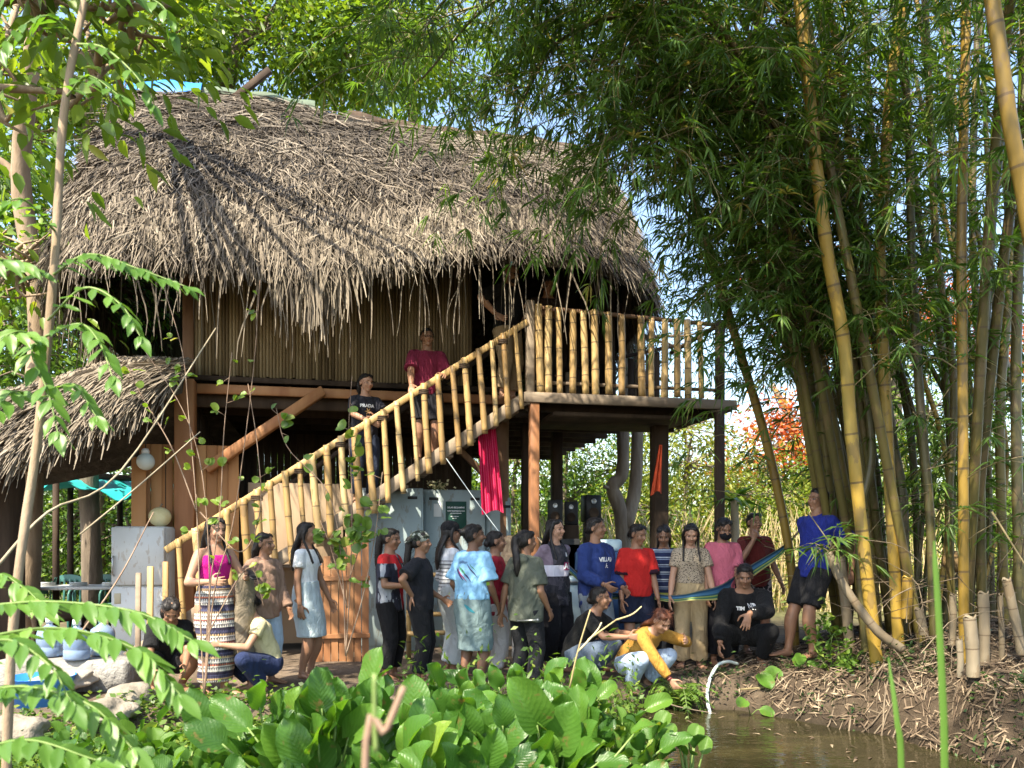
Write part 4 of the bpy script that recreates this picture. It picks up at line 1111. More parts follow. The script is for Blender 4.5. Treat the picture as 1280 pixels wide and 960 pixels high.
# which part of the eave outline the photo sees: left end and front
t_front0, t_front1 = 3.0, EL * .5 + 5.8
def patchy(p): return np.clip(vnoise(p, .55, 3) * 1.1, -.5, .5)
N = 40000
t = rng.uniform(2.0, EL * .78, N); s = rng.uniform(.0, 1.0, N) ** .8
p, dn, al, n = roof_frame(t, s)
messy = np.clip(1.05 - s * 1.15, .12, 1)
ang = rng.normal(size=N) * (.25 + 1.15 * messy)
d = dn * np.cos(ang)[:, None] + al * np.sin(ang)[:, None] + n * (rng.uniform(.0, .22, N) * (.5 + s))[:, None]
fresh = (vnoise(p + 5.1, 1.1, 2) > .52) & (rng.random(N) < .6)
rn = np.clip(rng.normal(.50, .26, N) + patchy(p) * .5, 0, .95); rn[fresh] = rng.uniform(.93, 1, fresh.sum())
strips(thb, p - d * .1 + n * rng.uniform(-.01, .07, N)[:, None], d, rng.uniform(.2, .62, N), rng.uniform(.007, .023, N), rng.uniform(-.05, .25, N), 2, n, rn)
# layered courses in the lower roof, each ending in a ragged lip
for s0 in np.linspace(.30, .98, 12):
    N = 2100
    t = rng.uniform(2.0, EL * .78, N); s = np.clip(s0 + rng.normal(size=N) * .02 + vnoise(np.stack([t, t * 0 + s0 * 9, t * 0], -1), .8, 2) * .025, 0, 1)
    p, dn, al, n = roof_frame(t, s)
    ang = rng.normal(size=N) * .22
    d = dn * np.cos(ang)[:, None] + al * np.sin(ang)[:, None] + n * rng.uniform(.05, .3, N)[:, None]
    strips(thb, p + n * .03 - d * .15, d, rng.uniform(.35, .8, N), rng.uniform(.008, .025, N), rng.uniform(.05, .5, N), 3, n, np.clip(rng.normal(.56, .27, N) + patchy(p) * .45, 0, .93))
# hanging fringe
N = 10500
t = rng.uniform(2.0, EL * .78, N); s = rng.uniform(.86, 1.01, N)
p, dn, al, n = roof_frame(t, s)
lng = .34 + .28 * np.clip(vnoise(np.stack([t, t * 0, t * 0], -1), .75, 3), -.7, 1.2) + .22 * np.clip(vnoise(np.stack([t + 31, t * 0, t * 0], -1), 3.1, 2), -1, 1)
a_ = E(t)[:, 0]
lng = lng + .25 * np.exp(-((a_ + 2.3) / .7) ** 2) - .20 * np.clip((a_ + 1.4) / .8, 0, 1) - .12 * np.exp(-((a_ + .15) / .45) ** 2)
L = np.clip(lng * rng.uniform(.5, 1.2, N), .12, 1.2)
ang = rng.normal(size=N) * .10
d = dn * .35 + np.array([0, 0, -1.]) * .75 + al * ang[:, None]
out = n * np.array([1, 1, 0])
strips(thb, p + n * rng.uniform(-.06, .05, N)[:, None] - d * .12, d + out * rng.uniform(0, .35, N)[:, None], L + .12, rng.uniform(.012, .036, N), rng.uniform(.3, .9, N), 4, unit(n * [1, 1, .2]), np.clip(rng.normal(.60, .26, N) + patchy(p) * .25, .02, .95))
# loose long straws
N = 160
t = rng.uniform(8, EL * .72, N); p, dn, al, n = roof_frame(t, np.full(N, 1.0))
strips(thb, p - np.array([0, 0, .15]), np.array([0, 0, -1.]) + al * rng.normal(size=(N, 1)) * .09 + n * .1, rng.uniform(.5, 1.05, N), rng.uniform(.010, .022, N), rng.uniform(.2, .6, N), 5, n, rng.uniform(.4, .9, N))
thb.build('thatch', M['thatch'], roof)
# ridge: tarp sheet and poles
M['blue_tarp'] = NM('blue_tarpaulin').fin((.03, .22, .62), .4, .4)
M['green_tarp'] = NM('green_sheeting').fin((.10, .135, .09), .6, .3)
def ridge_sheet(a0, a1, w_, mat, lift, name='ridge_cap'):
    q = MB(); A = np.linspace(a0, a1, 24); prof = [(-w_, -.10 - w_ * .5), (-w_ * .4, .01), (0, .06), (w_ * .4, .01), (w_, -.10 - w_ * .5)]
    rz_ = RZ - .32 * np.clip((A + 3) / 5, 0, 1) ** 1.5 + .07 * np.sin(np.clip(A, RA0, RA1) * 1.3)
    G = np.array([[(a, RB + b, z + lift + c + .02 * math.sin(a * 9 + b * 20)) for a, z in zip(A, rz_)] for b, c in prof])
    q.grid(G); q.grid(G - np.array([0, 0, .012]), flip=True)
    q.build(name, mat, roof)
ridge_sheet(-5.42, -4.25, .15, M['blue_tarp'], .12)
ridge_sheet(-4.3, -2.6, .035, M['green_tarp'], .05)
ridge_sheet(-2.1, 1.95, .06, M['wood_dark'], .05)
q = MB(); q.beam((-3.9, RB - .05, RZ - .1), (-3.25, RB - .2, RZ + .42), .07, .10); q.build('ridge_pole', M['wood_dark'], roof)

# ---- walls and floor
mb = MB()
m_sl = m_varied('bamboo_slat', [(0, (.06, .042, .022)), (.4, (.155, .115, .062)), (.75, (.26, .205, .12)), (1, (.36, .30, .19))], 3, (1.2, 1, .14), .6, .3, .2, rndmix=.75)
for i in range(88):
    a = -4.04 + i * .0405
    q = [(a, .985 + random.uniform(-.004, .004), 3.44 + random.uniform(-.02, .02)), (a, .985, 5.1)]
    mb.tube(q, np.full(2, .0205), 7, rnd=min(1, max(0, random.gauss(.55, .22))))
mb.build('slat_wall', m_sl, house, True)
mb = MB()
for i in range(62):                                            # left end wall and back wall boards
    b = 1.05 + i * .087
    mb.box((-4.08, b, 4.5), (.03, .082, 2.9), bev=.004)
mb.build('end_wall', M['wood_dark'], house); mb = MB()
for i in range(60): mb.box((-4.0 + i * .101, 6.1, 4.4), (.096, .03, 2.7), bev=.004)
mb.build('back_wall', M['wood_dark'], house); mb = MB()
for i in range(9): mb.box((.95 + i * .1, 2.0, 4.25), (.095, .03, 2.3), bev=.004)
mb.build('inner_wall', M['wood_dark'], house)
mb = MB()
mb.box((-1.05, 3.4, 3.235), (6.25, 5.1, .05)); mb.box((1.36, .86, 3.15), (2.64, 1.66, .05))
for b in np.arange(.3, 1.7, .45): mb.beam((0.05, b, 3.07), (2.66, b, 3.07), .07, .11)
for b in np.arange(1.0, 6, .6): mb.beam((-4.1, b, 3.13), (2, b, 3.13), .08, .16)
mb.build('floor', M['wood_dark'], house)
mb = MB(); mb.beam((-4.3, .86, 3.25), (-.02, .86, 3.25), .06, .115); mb.build('floor_beam', M['wood_red'], house)
mb = MB(); mb.beam((-4.15, .97, 3.40), (.0, .97, 3.40), .05, .07); mb.build('sill_beam', M['wood_dark'], house)
mb = MB(); mb.beam((-.02, -.03, 3.135), (2.80, -.03, 3.135), .05, .125); mb.beam((2.74, 0, 3.12), (2.74, 1.7, 3.12), .05, .12); mb.build('platform_edge', M['wood_grey'], house)
mb = MB()                                                      # boards under the platform, hanging slightly
mb.box((1.35, .75, 2.98), (1.9, 1.2, .05)); mb.build('underfloor_board', M['wood_dark'], house)
# ---- posts
def post(p0, p1, wdt, mat, name='post', rnd_=False, ht=None):
    q = MB()
    if rnd_:
        pts = smooth_path([p0, (np.array(p0) * .6 + np.array(p1) * .4 + np.array([.02, .02, 0])), p1], 9)
        q.tube(pts, wdt / 2 * (1 + .08 * np.sin(np.arange(9) * 1.7)), 12)
    else: q.beam(p0, p1, wdt, ht or wdt, (0, 1, 0), .008)
    return q.build(name, mat, house)
post((.12, .02, -.1), (.12, .02, 3.07), .115, M['wood_red'])
post((-.10, .95, -.1), (-.10, .95, 3.1), .19, M['wood'], rnd_=True)
post((.36, 1.5, -.1), (.36, 1.5, 3.1), .12, M['wood_dark'])
post((1.06, 2.4, -.1), (1.06, 2.4, 3.1), .15, M['wood_dark'])
post((2.06, .75, -.1), (2.06, .75, 3.1), .20, M['wood_dark'])
post((2.58, -.0, -.1), (2.58, 0, 3.07), .105, M['wood_dark'])
post((-4.02, .62, -.15), (-4.02, .62, 3.3), .22, M['wood_red'])
for a, b in ((-3.9, 3.4), (-1.9, 3.3), (-3.9, 5.8), (-.1, 5.8), (1.9, 5.6), (-1.9, 5.8)): post((a, b, -.1), (a, b, 3.2), .16, M['wood_dark'])
post((-4.05, 1.0, 3.3), (-4.05, 1.0, 5.2), .13, M['wood'])
post((.07, .03, 3.05), (.07, .03, 4.33), .10, M['wood_grey'], 'railing_post')
post((2.60, .03, 3.05), (2.60, .03, 4.24), .10, M['wood_dark'], 'railing_post')
post((1.62, 1.55, 3.1), (1.62, 1.55, 5.6), .13, M['wood_dark'])
post((-3.78, .55, 2.23), (-2.42, .70, 3.25), .12, M['wood_red'], 'brace', ht=.15)
post((-.75, .75, 2.62), (-.12, .85, 2.02), .07, M['wood'], 'brace', ht=.10)
# ---- railing of the platform
rail_ = empty('railing'); rail_.parent = house
q = MB(); q.beam((.0, .06, 4.27), (2.78, .06, 4.18), .05, .045); q.build('top_rail', M['wood'], rail_)
q = MB(); q.beam((.1, .07, 3.34), (2.6, .07, 3.34), .05, .04); q.build('bottom_rail', M['wood_grey'], rail_)
def bal(p0, p1, r, par, mat=None):
    q = MB()
    L = np.linalg.norm(np.array(p1) - np.array(p0)); k = 15
    pts = smooth_path([p0, (np.array(p0) + np.array(p1)) / 2 + np.array([random.uniform(-.008, .008), 0, 0]), p1], k)
    rr = np.full(k, r); rr[random.randrange(2, 6)] *= 1.09; rr[random.randrange(8, 12)] *= 1.09
    q.tube(pts, rr * np.linspace(1.03, .97, k), 10)
    return q.build('baluster', mat or M['bamboo_pole'], par)
for px in (675, 686, 699, 715, 729, 742, 759, 775, 799, 812, 828, 843, 857, 874):
    a = (px - 663) / 93.5 + .06
    a = a * (1 + .0 * a)
    bal((a + random.uniform(-.01, .02), -.005, 3.22 - random.uniform(0, .05)), (a + random.uniform(-.03, .01), -.002, 4.26 - .04 * a + random.uniform(0, .04)), random.choice((.032, .036, .042, .045)), rail_)
# back railing and boards of the platform
q = MB(); q.beam((.5, 1.62, 3.75), (2.66, 1.62, 4.30), .05, .05); q.beam((2.62, .05, 4.2), (2.62, 1.65, 4.2), .05, .05); q.build('side_rail', M['wood_dark'], rail_)
for i in range(15):
    a = .62 + i * .137; h_ = 3.75 + (a - .5) * .255 - .04
    q = MB(); q.beam((a, 1.66, 3.2), (a, 1.66, h_), .085, .02, (0, 1, 0), .003); q.build('back_slat', M['wood_dark'] if i % 3 else M['wood_grey'], rail_)
# ---- staircase
SLP = .70
st_ = empty('staircase'); st_.parent = house
zs = lambda a: 3.18 + SLP * a
for b, mt in ((.02, M['wood_grey']), (.86, M['wood_dark'])):
    q = MB(); q.beam((-4.52, b, zs(-4.52) + .05), (.02, b, zs(.02) - .06), .05, .15, (0, 0, 1)); q.build('stringer', mt, st_)
q = MB(); q.beam((-4.12, -.01, zs(-4.12) + .97), (.03, -.01, zs(.03) + .86), .045, .075); q.build('handrail', M['bamboo_pole'], st_)
q = MB(); q.beam((-4.42, .92, zs(-4.42) + .9), (.03, .92, zs(.03) + .9), .045, .06); q.build('handrail', M['wood_dark'], st_)
for i in range(16):
    a = -.27 * i - .2
    q = MB(); q.box((a, .44, zs(a) - .02 - .05), (.27, .80, .035)); q.build('tread', M['wood_grey'], st_)
a = -.10; i = 0
while a > -4.05:
    r = (.026, .034, .030, .036, .038, .034, .036, .038)[i % 8]
    if i > 9: r *= 1.15
    z0 = zs(a) - .12 - random.uniform(0, .06); ztop = zs(a) + .88 + .11 * (-a / 4.4)
    bal((a + .045 + random.uniform(-.02, .02), -.052, z0 if a > -3.0 else max(z0, zs(a) - .1)), (a - .03 + random.uniform(-.01, .01), -.052, ztop), r, st_)
    if i % 3 == 1:
        q = MB()
        for dz in (-.02, 0, .02): q.tube([(a - .03, -.03, ztop - .10 + dz - .008), (a - .03, -.03, ztop - .10 + dz + .008)], np.full(2, r + .026), 10)
        q.build('lashing', M['wood_dark'], st_)
    a -= random.choice((.155, .165, .175, .15)); i += 1
# ---- boards below the house
mb = MB()
for i in range(9): mb.box((-4.48 + i * .125, .66 + .004 * (i % 2), 1.26 + .05), (.121, .022, 2.44), bev=.003)
mb.build('orange_boarding', M['plywood'], house)
mb = MB(); mb.box((-4.5, .45, 1.2), (.16, .04, 2.3)); mb.build('corner_board', M['plywood'], house)
mb = MB(); mb.box((-2.75, .80, 1.1), (1.15, .02, 2.0)); mb.box((-1.9, .82, 1.1), (.5, .02, 1.9)); mb.build('tan_panel', M['tanboard'], house)
mb = MB()
for i in range(7):
    h_ = (1.12, 1.2, 1.05, 1.3, 1.42, 1.36, 1.5)[i]; mb.box((-2.44 + i * .085, -.30 + .008 * (i % 2), h_ / 2), (.076, .022, h_), bev=.002)
mb.box((-2.19, -.325, .95), (.62, .022, .05), bev=.002); mb.box((-2.19, -.325, .3), (.62, .022, .05), bev=.002)
mb.build('plank_screen', M['wood_red'], house, False)
mb = MB()
for i in range(40): mb.box((-4.0 + i * .098, 3.3, 1.5), (.095, .03, 3.1), bev=.003)
for i in range(12): mb.box((-4.0, 1.3 + i * .18, 1.5 + .9), (.03, .176, 1.4), bev=.003)
mb.build('ground_floor_wall', M['wood_dark'], house)
q = MB(); q.box((-2.1, 2.9, 1.75), (2.6, .3, .04)); q.box((-2.1, 2.9, 2.2), (2.6, .3, .04)); shelf = q.build('shelf', M['wood_dark'], house)
M['glass_white'] = NM('white_plastic').fin((.68, .68, .66), .35, .4)
M['bottle_dark'] = NM('dark_glass').fin((.03, .045, .025), .15, .5)
for i in range(12):
    a = -3.2 + i * .19 + random.uniform(-.04, .04); o_ = HW(a, 2.9, 1.772)
    q = MB(); h_ = random.uniform(.16, .26); r = random.uniform(.03, .045)
    q.lathe([(r * .9, 0), (r, .01), (r, h_ * .6), (r * .45, h_ * .78), (r * .4, h_ * .95), (r * .46, h_)], n=12)
    o = q.build('bottle', M['glass_white'] if i % 2 else M['bottle_dark']); o.location = o_
    tag(o, 'small bottle on the dark shelf under the house', 'bottle', 'bottles on the shelf under the house')
# ================================================================== small thatched annex on the left
annex = empty('thatched_annex', P(60, 700, 8.8), 0, 'low annex with a pale straw thatch roof left of the stilt house', 'shelter')
ao = np.array(annex.location)
top_ = np.array([P(235, 462, 9.7), P(150, 456, 9.4), P(60, 482, 9.2), P(-20, 500, 9.0), P(-140, 520, 8.8)])
bot_ = np.array([P(228, 476, 9.1), P(170, 498, 8.8), P(90, 528, 8.5), P(0, 565, 8.1), P(-150, 600, 7.7)])
tp = smooth_path(top_, 40); bt = smooth_path(bot_, 40)
G = np.array([tp * (1 - f) + bt * f + np.array([0, 0, .12 * math.sin(f * math.pi)]) for f in np.linspace(0, 1, 10)]) - ao
bk = np.array([tp + np.array([.1, 2.0, -.7]), tp]) - ao
mb = MB(); mb.grid(G, flip=True); mb.grid(G - np.array([0, 0, .14])); mb.grid(bk, flip=True); mb.grid(np.array([G[-1], G[-1] - [0, 0, .14]]), flip=True)
ar = mb.build('roof', M['thatch_base'], annex)
mb = MB()
for N, f0, f1, l0, l1 in ((6500, 0, 1, .4, .95), (900, .85, 1.02, .3, .9)):
    u = rng.uniform(0, 38.9, N); f = rng.uniform(f0, f1, N); iu = u.astype(int); fu = (u - iu)[:, None]
    a_ = tp[iu] * (1 - fu) + tp[iu + 1] * fu; b_ = bt[iu] * (1 - fu) + bt[iu + 1] * fu
    p = a_ * (1 - f[:, None]) + b_ * f[:, None] + np.array([0, 0, 1])[None] * (.12 * np.sin(np.clip(f, 0, 1) * np.pi))[:, None] - ao
    d = unit(b_ - a_) + np.array([-.75, -.1, .05]) * rng.uniform(.5, 1.0, (N, 1)) + rng.normal(size=(N, 3)) * .08
    strips(mb, p - unit(d) * .1 + np.array([0, 0, .05]), d, rng.uniform(l0, l1, N), rng.uniform(.014, .034, N), rng.uniform(.0, .5, N) if f0 == 0 else rng.uniform(.4, 1.4, N), 4, None, np.clip(rng.normal(.80, .2, N), .1, .95))
mb.build('thatch', M['thatch'], ar)
for px, d, h_, wd in ((6, 8.6, 2.2, .28), (205, 9.6, 2.6, .10), (-120, 8.4, 2.2, .16)):
    q = MB(); b = P(px, HYP, d); b[2] = -.1; q.beam(b - ao, b + np.array([0, 0, h_]) - ao, wd, wd, (0, 1, 0)); q.build('post', M['wood_dark'], annex)
# ================================================================== things standing under and around the house
m = NM('enamel_white'); n1 = m.noise(3, 5, m.co('Object')); n2 = m.noise(20, 4, m.co('Object', (1, 1, .3)))
c = m.mix(n1, (.40, .42, .42), (.62, .63, .62)); c = m.mix(m.math('MULTIPLY', m.math('GREATER_THAN', n2, .6), .45), c, (.30, .22, .14)); M['enamel'] = m.fin(c, .35, .45)
m = NM('cabinet_paint'); n1 = m.noise(2.5, 5, m.co('Object')); n2 = m.noise(16, 4, m.co('Object', (1, 1, .25)))
c = m.mix(n1, (.20, .255, .265), (.33, .395, .395)); c = m.mix(m.math('MULTIPLY', m.math('GREATER_THAN', n2, .59), .45), c, (.17, .13, .09)); M['cabinet'] = m.fin(c, .5, .35)
M['rubber'] = m_varied('black_plastic', [(0, (.012, .012, .012)), (1, (.04, .04, .042))], 4, rough=.5, bump=.1)
M['steel'] = NM('dull_steel').fin((.35, .36, .36), .4, .5, .8)
M['stone'] = m_varied('grey_stone', [(0, (.12, .115, .10)), (.5, (.26, .25, .23)), (1, (.40, .38, .34))], 3.5, rough=.9, bump=.8, bdist=.05)
M['stone_pale'] = m_varied('pale_stone', [(0, (.13, .115, .09)), (.5, (.27, .235, .19)), (1, (.42, .38, .32))], 2.5, rough=.9, bump=.7, bdist=.05)
def T(name, label, cat, loc, rz=0, group=None): return empty(name, loc, rz, label, cat, group)

# white fridge on the left
f = P(183, HYP, 9.35); f[2] = -.02
fr = T('refrigerator', 'white dented refrigerator standing in front of the left boarding', 'refrigerator', f, R(4))
q = MB(); q.box((0, .05, .80), (.60, .52, 1.52), bev=.025); q.build('body', M['enamel'], fr)
q = MB(); q.box((0, -.235, 1.22), (.585, .05, .66), bev=.02); d_ = q.build('door', M['enamel'], fr)
q = MB(); q.tube([(-.26, -.27, 1.0), (-.26, -.295, 1.02), (-.26, -.295, 1.2), (-.26, -.27, 1.22)], np.full(4, .010), 8); q.build('handle', M['steel'], d_)
q = MB(); q.box((0, -.235, .47), (.585, .05, .80), bev=.02); d_ = q.build('door', M['enamel'], fr)
q = MB(); q.box((-.22, -.262, .74), (.07, .008, .12), bev=.002); q.build('sticker', NM('card_yellow').fin((.45, .40, .28), .8), d_)
q = MB()
for x in (-.25, .25): q.box((x, -.12, .03), (.05, .05, .09)); q.box((x, .22, .03), (.05, .05, .09))
q.build('base', M['rubber'], fr)
p = f + np.array([.16, .0, 1.56])
q = MB(); prof = [(.0 + .125 * math.sin(t), .115 - .115 * math.cos(t)) for t in np.linspace(.12, math.pi - .05, 16)]
q.lathe(prof, n=28); V_ = q.V[0]; a_ = np.arctan2(V_[:, 1], V_[:, 0]); q.V[0] = V_ * np.stack([1 + .03 * np.cos(a_ * 9), 1 + .03 * np.cos(a_ * 9), np.ones_like(a_)], -1)
o = q.build('pumpkin', m_varied('cream_rind', [(0, (.50, .42, .20)), (.5, (.62, .56, .32)), (1, (.70, .66, .45))], 5, rough=.5, bump=.1)); o.location = p
tag(o, 'round cream pumpkin sitting on top of the white refrigerator', 'pumpkin')
q = MB(); q.tube([(0, 0, .222), (.01, 0, .25), (.025, .005, .27)], [.014, .010, .012], 8); s_ = q.build('stem', M['wood_grey'], o)

# grey metal cabinets under the stairs
def cabinet(px, d, wd, h_, label, doors=1):
    b = P(px, HYP, d); b[2] = -.02
    c_ = T('metal_cabinet', label, 'cabinet', b, HA * .6)
    q = MB(); q.box((0, .25, h_ / 2), (wd, .5, h_), bev=.012); q.build('body', M['cabinet'], c_)
    for i in range(doors):
        w_ = wd / doors - .05; x = -wd / 2 + (i + .5) * wd / doors
        q = MB(); q.box((x, -.008, h_ / 2 + .02), (w_, .022, h_ - .14), bev=.006); d_ = q.build('door', M['cabinet'], c_)
        q = MB(); q.box((x + w_ * .38, -.03, h_ * .52), (.02, .025, .14), bev=.004); q.build('handle', M['steel'], d_)
        for z in (h_ - .12,):
            q = MB(); q.box((x - w_ * .36, -.022, z), (.12, .012, .035), bev=.003); q.build('vent', M['rubber'], d_)
            q = MB(); q.box((x + w_ * .36, -.022, z), (.12, .012, .035), bev=.003); q.build('vent', M['rubber'], d_)
    return c_
c1 = cabinet(568, 10.45, .80, 2.07, 'grey metal cabinet with a green notice on its door')
c2 = cabinet(487, 10.0, .84, 2.06, 'pale grey metal cabinet beneath the bamboo stair, left of the notice')
c3 = cabinet(622, 10.65, .36, 1.98, 'narrow grey metal cabinet beside the dark post, right of the notice', 1)
M['notice'] = NM('notice_green').fin((.012, .055, .04), .5)
c1m = np.array(c1.location)
q = MB(); q.box((.02, -.026, 1.73), (.27, .012, .37), bev=.002)
no = q.build('notice', M['notice']); no.location = c1.location; no.rotation_euler = c1.rotation_euler
tag(no, 'green printed notice with white lettering on the grey cabinet door', 'notice')
def sign_text(parent, txt, size, x, y, z, squeeze=1.0, mat=None):
    V, F = text_mesh(txt, size, .0008, squeeze)
    me = bpy.data.meshes.new('lettering'); me.from_pydata([(x + a[0], y, z + a[1]) for a in V], [], F); me.materials.append(mat or WHITE_INK); me.update()
    return link('lettering', me, parent)
sign_text(no, 'SULAR RECLAMPAK', .030, .02, -.0345, 1.835, .86); sign_text(no, 'KLIBUR TRANSFORMASAUN NIAN', .017, .02, -.0345, 1.79, .86)
sign_text(no, 'programa ekonomia', .018, .02, -.0345, 1.762, .95); sign_text(no, 'suku no aldeia hotu', .014, .0, -.0345, 1.72, .95); sign_text(no, 'tinan 2023', .013, .0, -.0345, 1.695, .95)
q = MB(); q.box((-.22, -.024, 1.80), (.10, .004, .17), bev=.001); pp = q.build('paper_sheet', NM('paper').fin((.62, .63, .62), .8)); pp.location = c1.location; pp.rotation_euler = c1.rotation_euler
tag(pp, 'blank white paper sheet taped beside the green notice', 'paper')
# small cream flowers on top of the cabinet
fl = T('flower_bunch', 'bunch of small cream flowers lying on the grey cabinet', 'flowers', c1m + np.array([-.22, .02, 2.075]))
q = MB(); pos = rng.normal(size=(70, 3)) * [.09, .06, .03] + [0, 0, .06]
leaves(q, pos, rng.normal(size=(70, 3)), .05, .035, 'simple'); q.build('blossoms', NM('cream_petal').fin((.68, .62, .36), .7), fl)
q = MB()
for k in range(9): q.tube([(random.uniform(-.1, .1), random.uniform(-.03, .06), 0), tuple(pos[k])], [.004, .003], 5)
q.build('stems', NM('stem_green').fin((.10, .16, .05), .6), fl)
# slatted bamboo bench in front of the cabinet
be = T('slatted_bench', 'low bench of horizontal bamboo slats behind the black cap', 'bench', P(548, HYP, 9.35) * [1, 1, 0], HA)
for z in (.30, .52, .74, .98):
    q = MB(); q.tube([(-.36, 0, z), (.36, 0, z)], np.full(2, .028), 10); q.build('slat', M['bamboo_pole'], be)
for x in (-.34, .34):
    q = MB(); q.tube([(x, .06, 0), (x, .06, 1.05)], np.full(2, .03), 10); q.build('leg', M['bamboo_pole'], be)
# hanging cloths
m = NM('crimson_weave'); x, y, z = m.sep(m.co('Object'))
w_ = m.math('FRACT', m.math('MULTIPLY', m.attr('tco'), 9))
c = m.ramp(w_, [(0, (.40, .006, .05)), (.55, (.55, .02, .10)), (.68, (.70, .22, .30)), (.74, (.28, .004, .04)), (.86, (.6, .03, .11))], 'CONSTANT'); m.bump(m.noise(120, 2, m.co('Object')), .2, .004); M['crimson'] = m.fin(c, .8, .15)
def cloth_strip(name, label, cat, top, w0, w1, h_, mat, amp=.02, nf=3, shift=0):
    q = MB(); nx, nz = 26, 22; G = np.zeros((nz, nx, 3)); tc = np.zeros((nz, nx))
    for j in range(nz):
        f = j / (nz - 1); wj = w0 + (w1 - w0) * f
        for i in range(nx):
            u = i / (nx - 1) - .5
            G[j, i] = (u * wj + shift * f, amp * math.sin(u * nf * 2 * math.pi + f * 1.2) * (.5 + .5 * f), -h_ * f + .03 * math.sin(u * 5 + 1) * f); tc[j, i] = u + .5
    q.grid(G, t=tc.ravel()); G2 = G + np.array([0, .006, 0]); q.grid(G2, t=tc.ravel(), flip=True)
    o = q.build(name, mat); o.location = top
    return tag(o, label, cat)
cloth_strip('hanging_cloth', 'crimson striped woven cloth hanging beside the notice', 'cloth', P(608, 528, 9.95), .22, .27, 1.12, M['crimson'], .035, 3, .08)
cloth_strip('hanging_cloth', 'thin orange red cloth knotted to a post under the platform', 'cloth', P(826, 556, 10.2), .04, .14, .62, NM('orange_red_cloth').fin((.42, .06, .02), .85), .02, 2, -.06)
# strap from the stair to the cabinet side
q = MB(); a_ = P(557, 572, 9.55); b_ = P(646, 694, 9.45); q.tube(smooth_path([a_, (a_ + b_) / 2 - np.array([0, 0, .02]), b_], 10), np.full(10, .013), 6, flat=.35)
tag(q.build('strap', NM('pale_strap').fin((.50, .58, .62), .6)), 'pale flat strap stretched diagonally below the stair', 'strap')
# chest freezer, box, speakers and stacked gear in the middle
b = P(716, HYP, 9.5); b[2] = 0
fz = T('chest_freezer', 'pale blue chest freezer behind the woman in the navy sweatshirt', 'freezer', b, R(6))
M['paleblue'] = m_varied('pale_blue_enamel', [(0, (.30, .42, .48)), (1, (.46, .58, .63))], 3, rough=.4, bump=.05)
q = MB(); q.box((0, .25, .44), (.62, .55, .84), bev=.03); q.build('body', M['paleblue'], fz); q = MB(); q.box((0, .25, .90), (.64, .57, .08), bev=.02); l_ = q.build('lid', M['paleblue'], fz)
q = MB(); q.box((-.0, -.04, .89), (.10, .02, .03), bev=.004); q.build('handle', M['steel'], l_)
b = P(752, HYP, 10.2); b[2] = 0
q = MB(); q.box((.0, .2, .62), (.62, .45, 1.24), bev=.02)
o = q.build('drum_cabinet', NM('dark_blue_paint').fin((.02, .05, .13), .5)); o.location = b; tag(o, 'dark blue cabinet standing behind the scarlet tee', 'cabinet')
q = MB(); q.box((0, 0, .08), (.3, .3, .16), bev=.03); o = q.build('storage_box', M['paleblue']); o.location = b + np.array([.12, .2, 1.242]); tag(o, 'pale plastic box on top of the dark blue cabinet', 'box')
def speaker(px, py, d, w_, h_, label, zb):
    p = P(px, py, d); s_ = T('loudspeaker', label, 'loudspeaker', p, R(random.uniform(-12, 12)), 'loudspeakers stacked under the platform')
    q = MB(); q.box((0, .14, h_ / 2), (w_, .3, h_), bev=.012); q.build('body', M['rubber'], s_)
    for z, r in ((h_ * .33, w_ * .33), (h_ * .76, w_ * .17)):
        q = MB(); q.lathe([(r, 0), (r, .012), (r * .8, .012), (r * .3, .002), (.001, .004)], n=20); o = q.build('cone', M['steel'] if r < .05 else M['wood_dark'], s_); o.rotation_euler = (R(90), 0, 0); o.location = (0, -.010, z)
    q = MB(); zz = p[2]; q.box((0, .14, -zz / 2), (w_ * 1.1, .36, zz - .004), bev=.01); 
    st = q.build('plinth', M['wood_dark']); st.location = p; tag(st, 'dark crate carrying the ' + label.split(' ')[1] + ' loudspeaker under the platform', 'crate')
speaker(694, 655, 11.2, .20, .34, 'black left loudspeaker on a crate near the reddish post', 0)
speaker(714, 656, 11.6, .20, .34, 'black middle loudspeaker on a crate under the platform', 0)
speaker(742, 652, 12.0, .24, .40, 'black right loudspeaker on a crate under the platform', 0)
q = MB()
for k in range(4):
    z = .78 + k * .07
    q.box((0, .0, z), (.42, .42, .03), bev=.01); q.box((0, .2, z + .22), (.42, .03, .40), bev=.01)
for x in (-.19, .19):
    for y in (-.19, .19): q.box((x, y, .39), (.035, .035, .80), bev=.004)
o = q.build('stacked_chairs', M['rubber']); b = P(706, HYP, 10.4); b[2] = 0; o.location = b; tag(o, 'stack of black plastic chairs in the shade behind the black jersey', 'chairs')
# two upright stones between the legs
def rock(px, py, d, s, label, mat, name='boulder', group=None):
    p = P(px, py, d)
    q = MB(); q.ell((0, 0, 0), (1, 1, 1), n=36, m=24); V_ = q.V[0]; V_ *= (1 + .28 * vnoise(V_ + p, 1.1, 4) + .05 * vnoise(V_ + p, 5, 3))[:, None]; V_[:, 2] = np.maximum(V_[:, 2], -.6); q.V[0] = V_ * np.array(s)
    o = q.build(name, mat); o.location = p; o.rotation_euler = (0, 0, random.uniform(0, 3)); return tag(o, label, 'rock', group)
rock(836, 800, 9.1, (.17, .2, .36), 'upright grey stone between the striped tee and the khaki trousers', M['stone'])
rock(890, 800, 9.2, (.18, .2, .36), 'upright grey stone behind the woman in the pink tee', M['stone'])
rock(140, 890, 6.2, (.20, .18, .10), 'large rounded pale rock at the lower left of the path', M['stone_pale'])
rock(75, 852, 6.9, (.28, .25, .08), 'sunlit flat pale rock below the blue water jugs', M['stone_pale'])
rock(28, 912, 5.6, (.16, .16, .10), 'pale rock half hidden by leaflets at the left edge', M['stone_pale'])
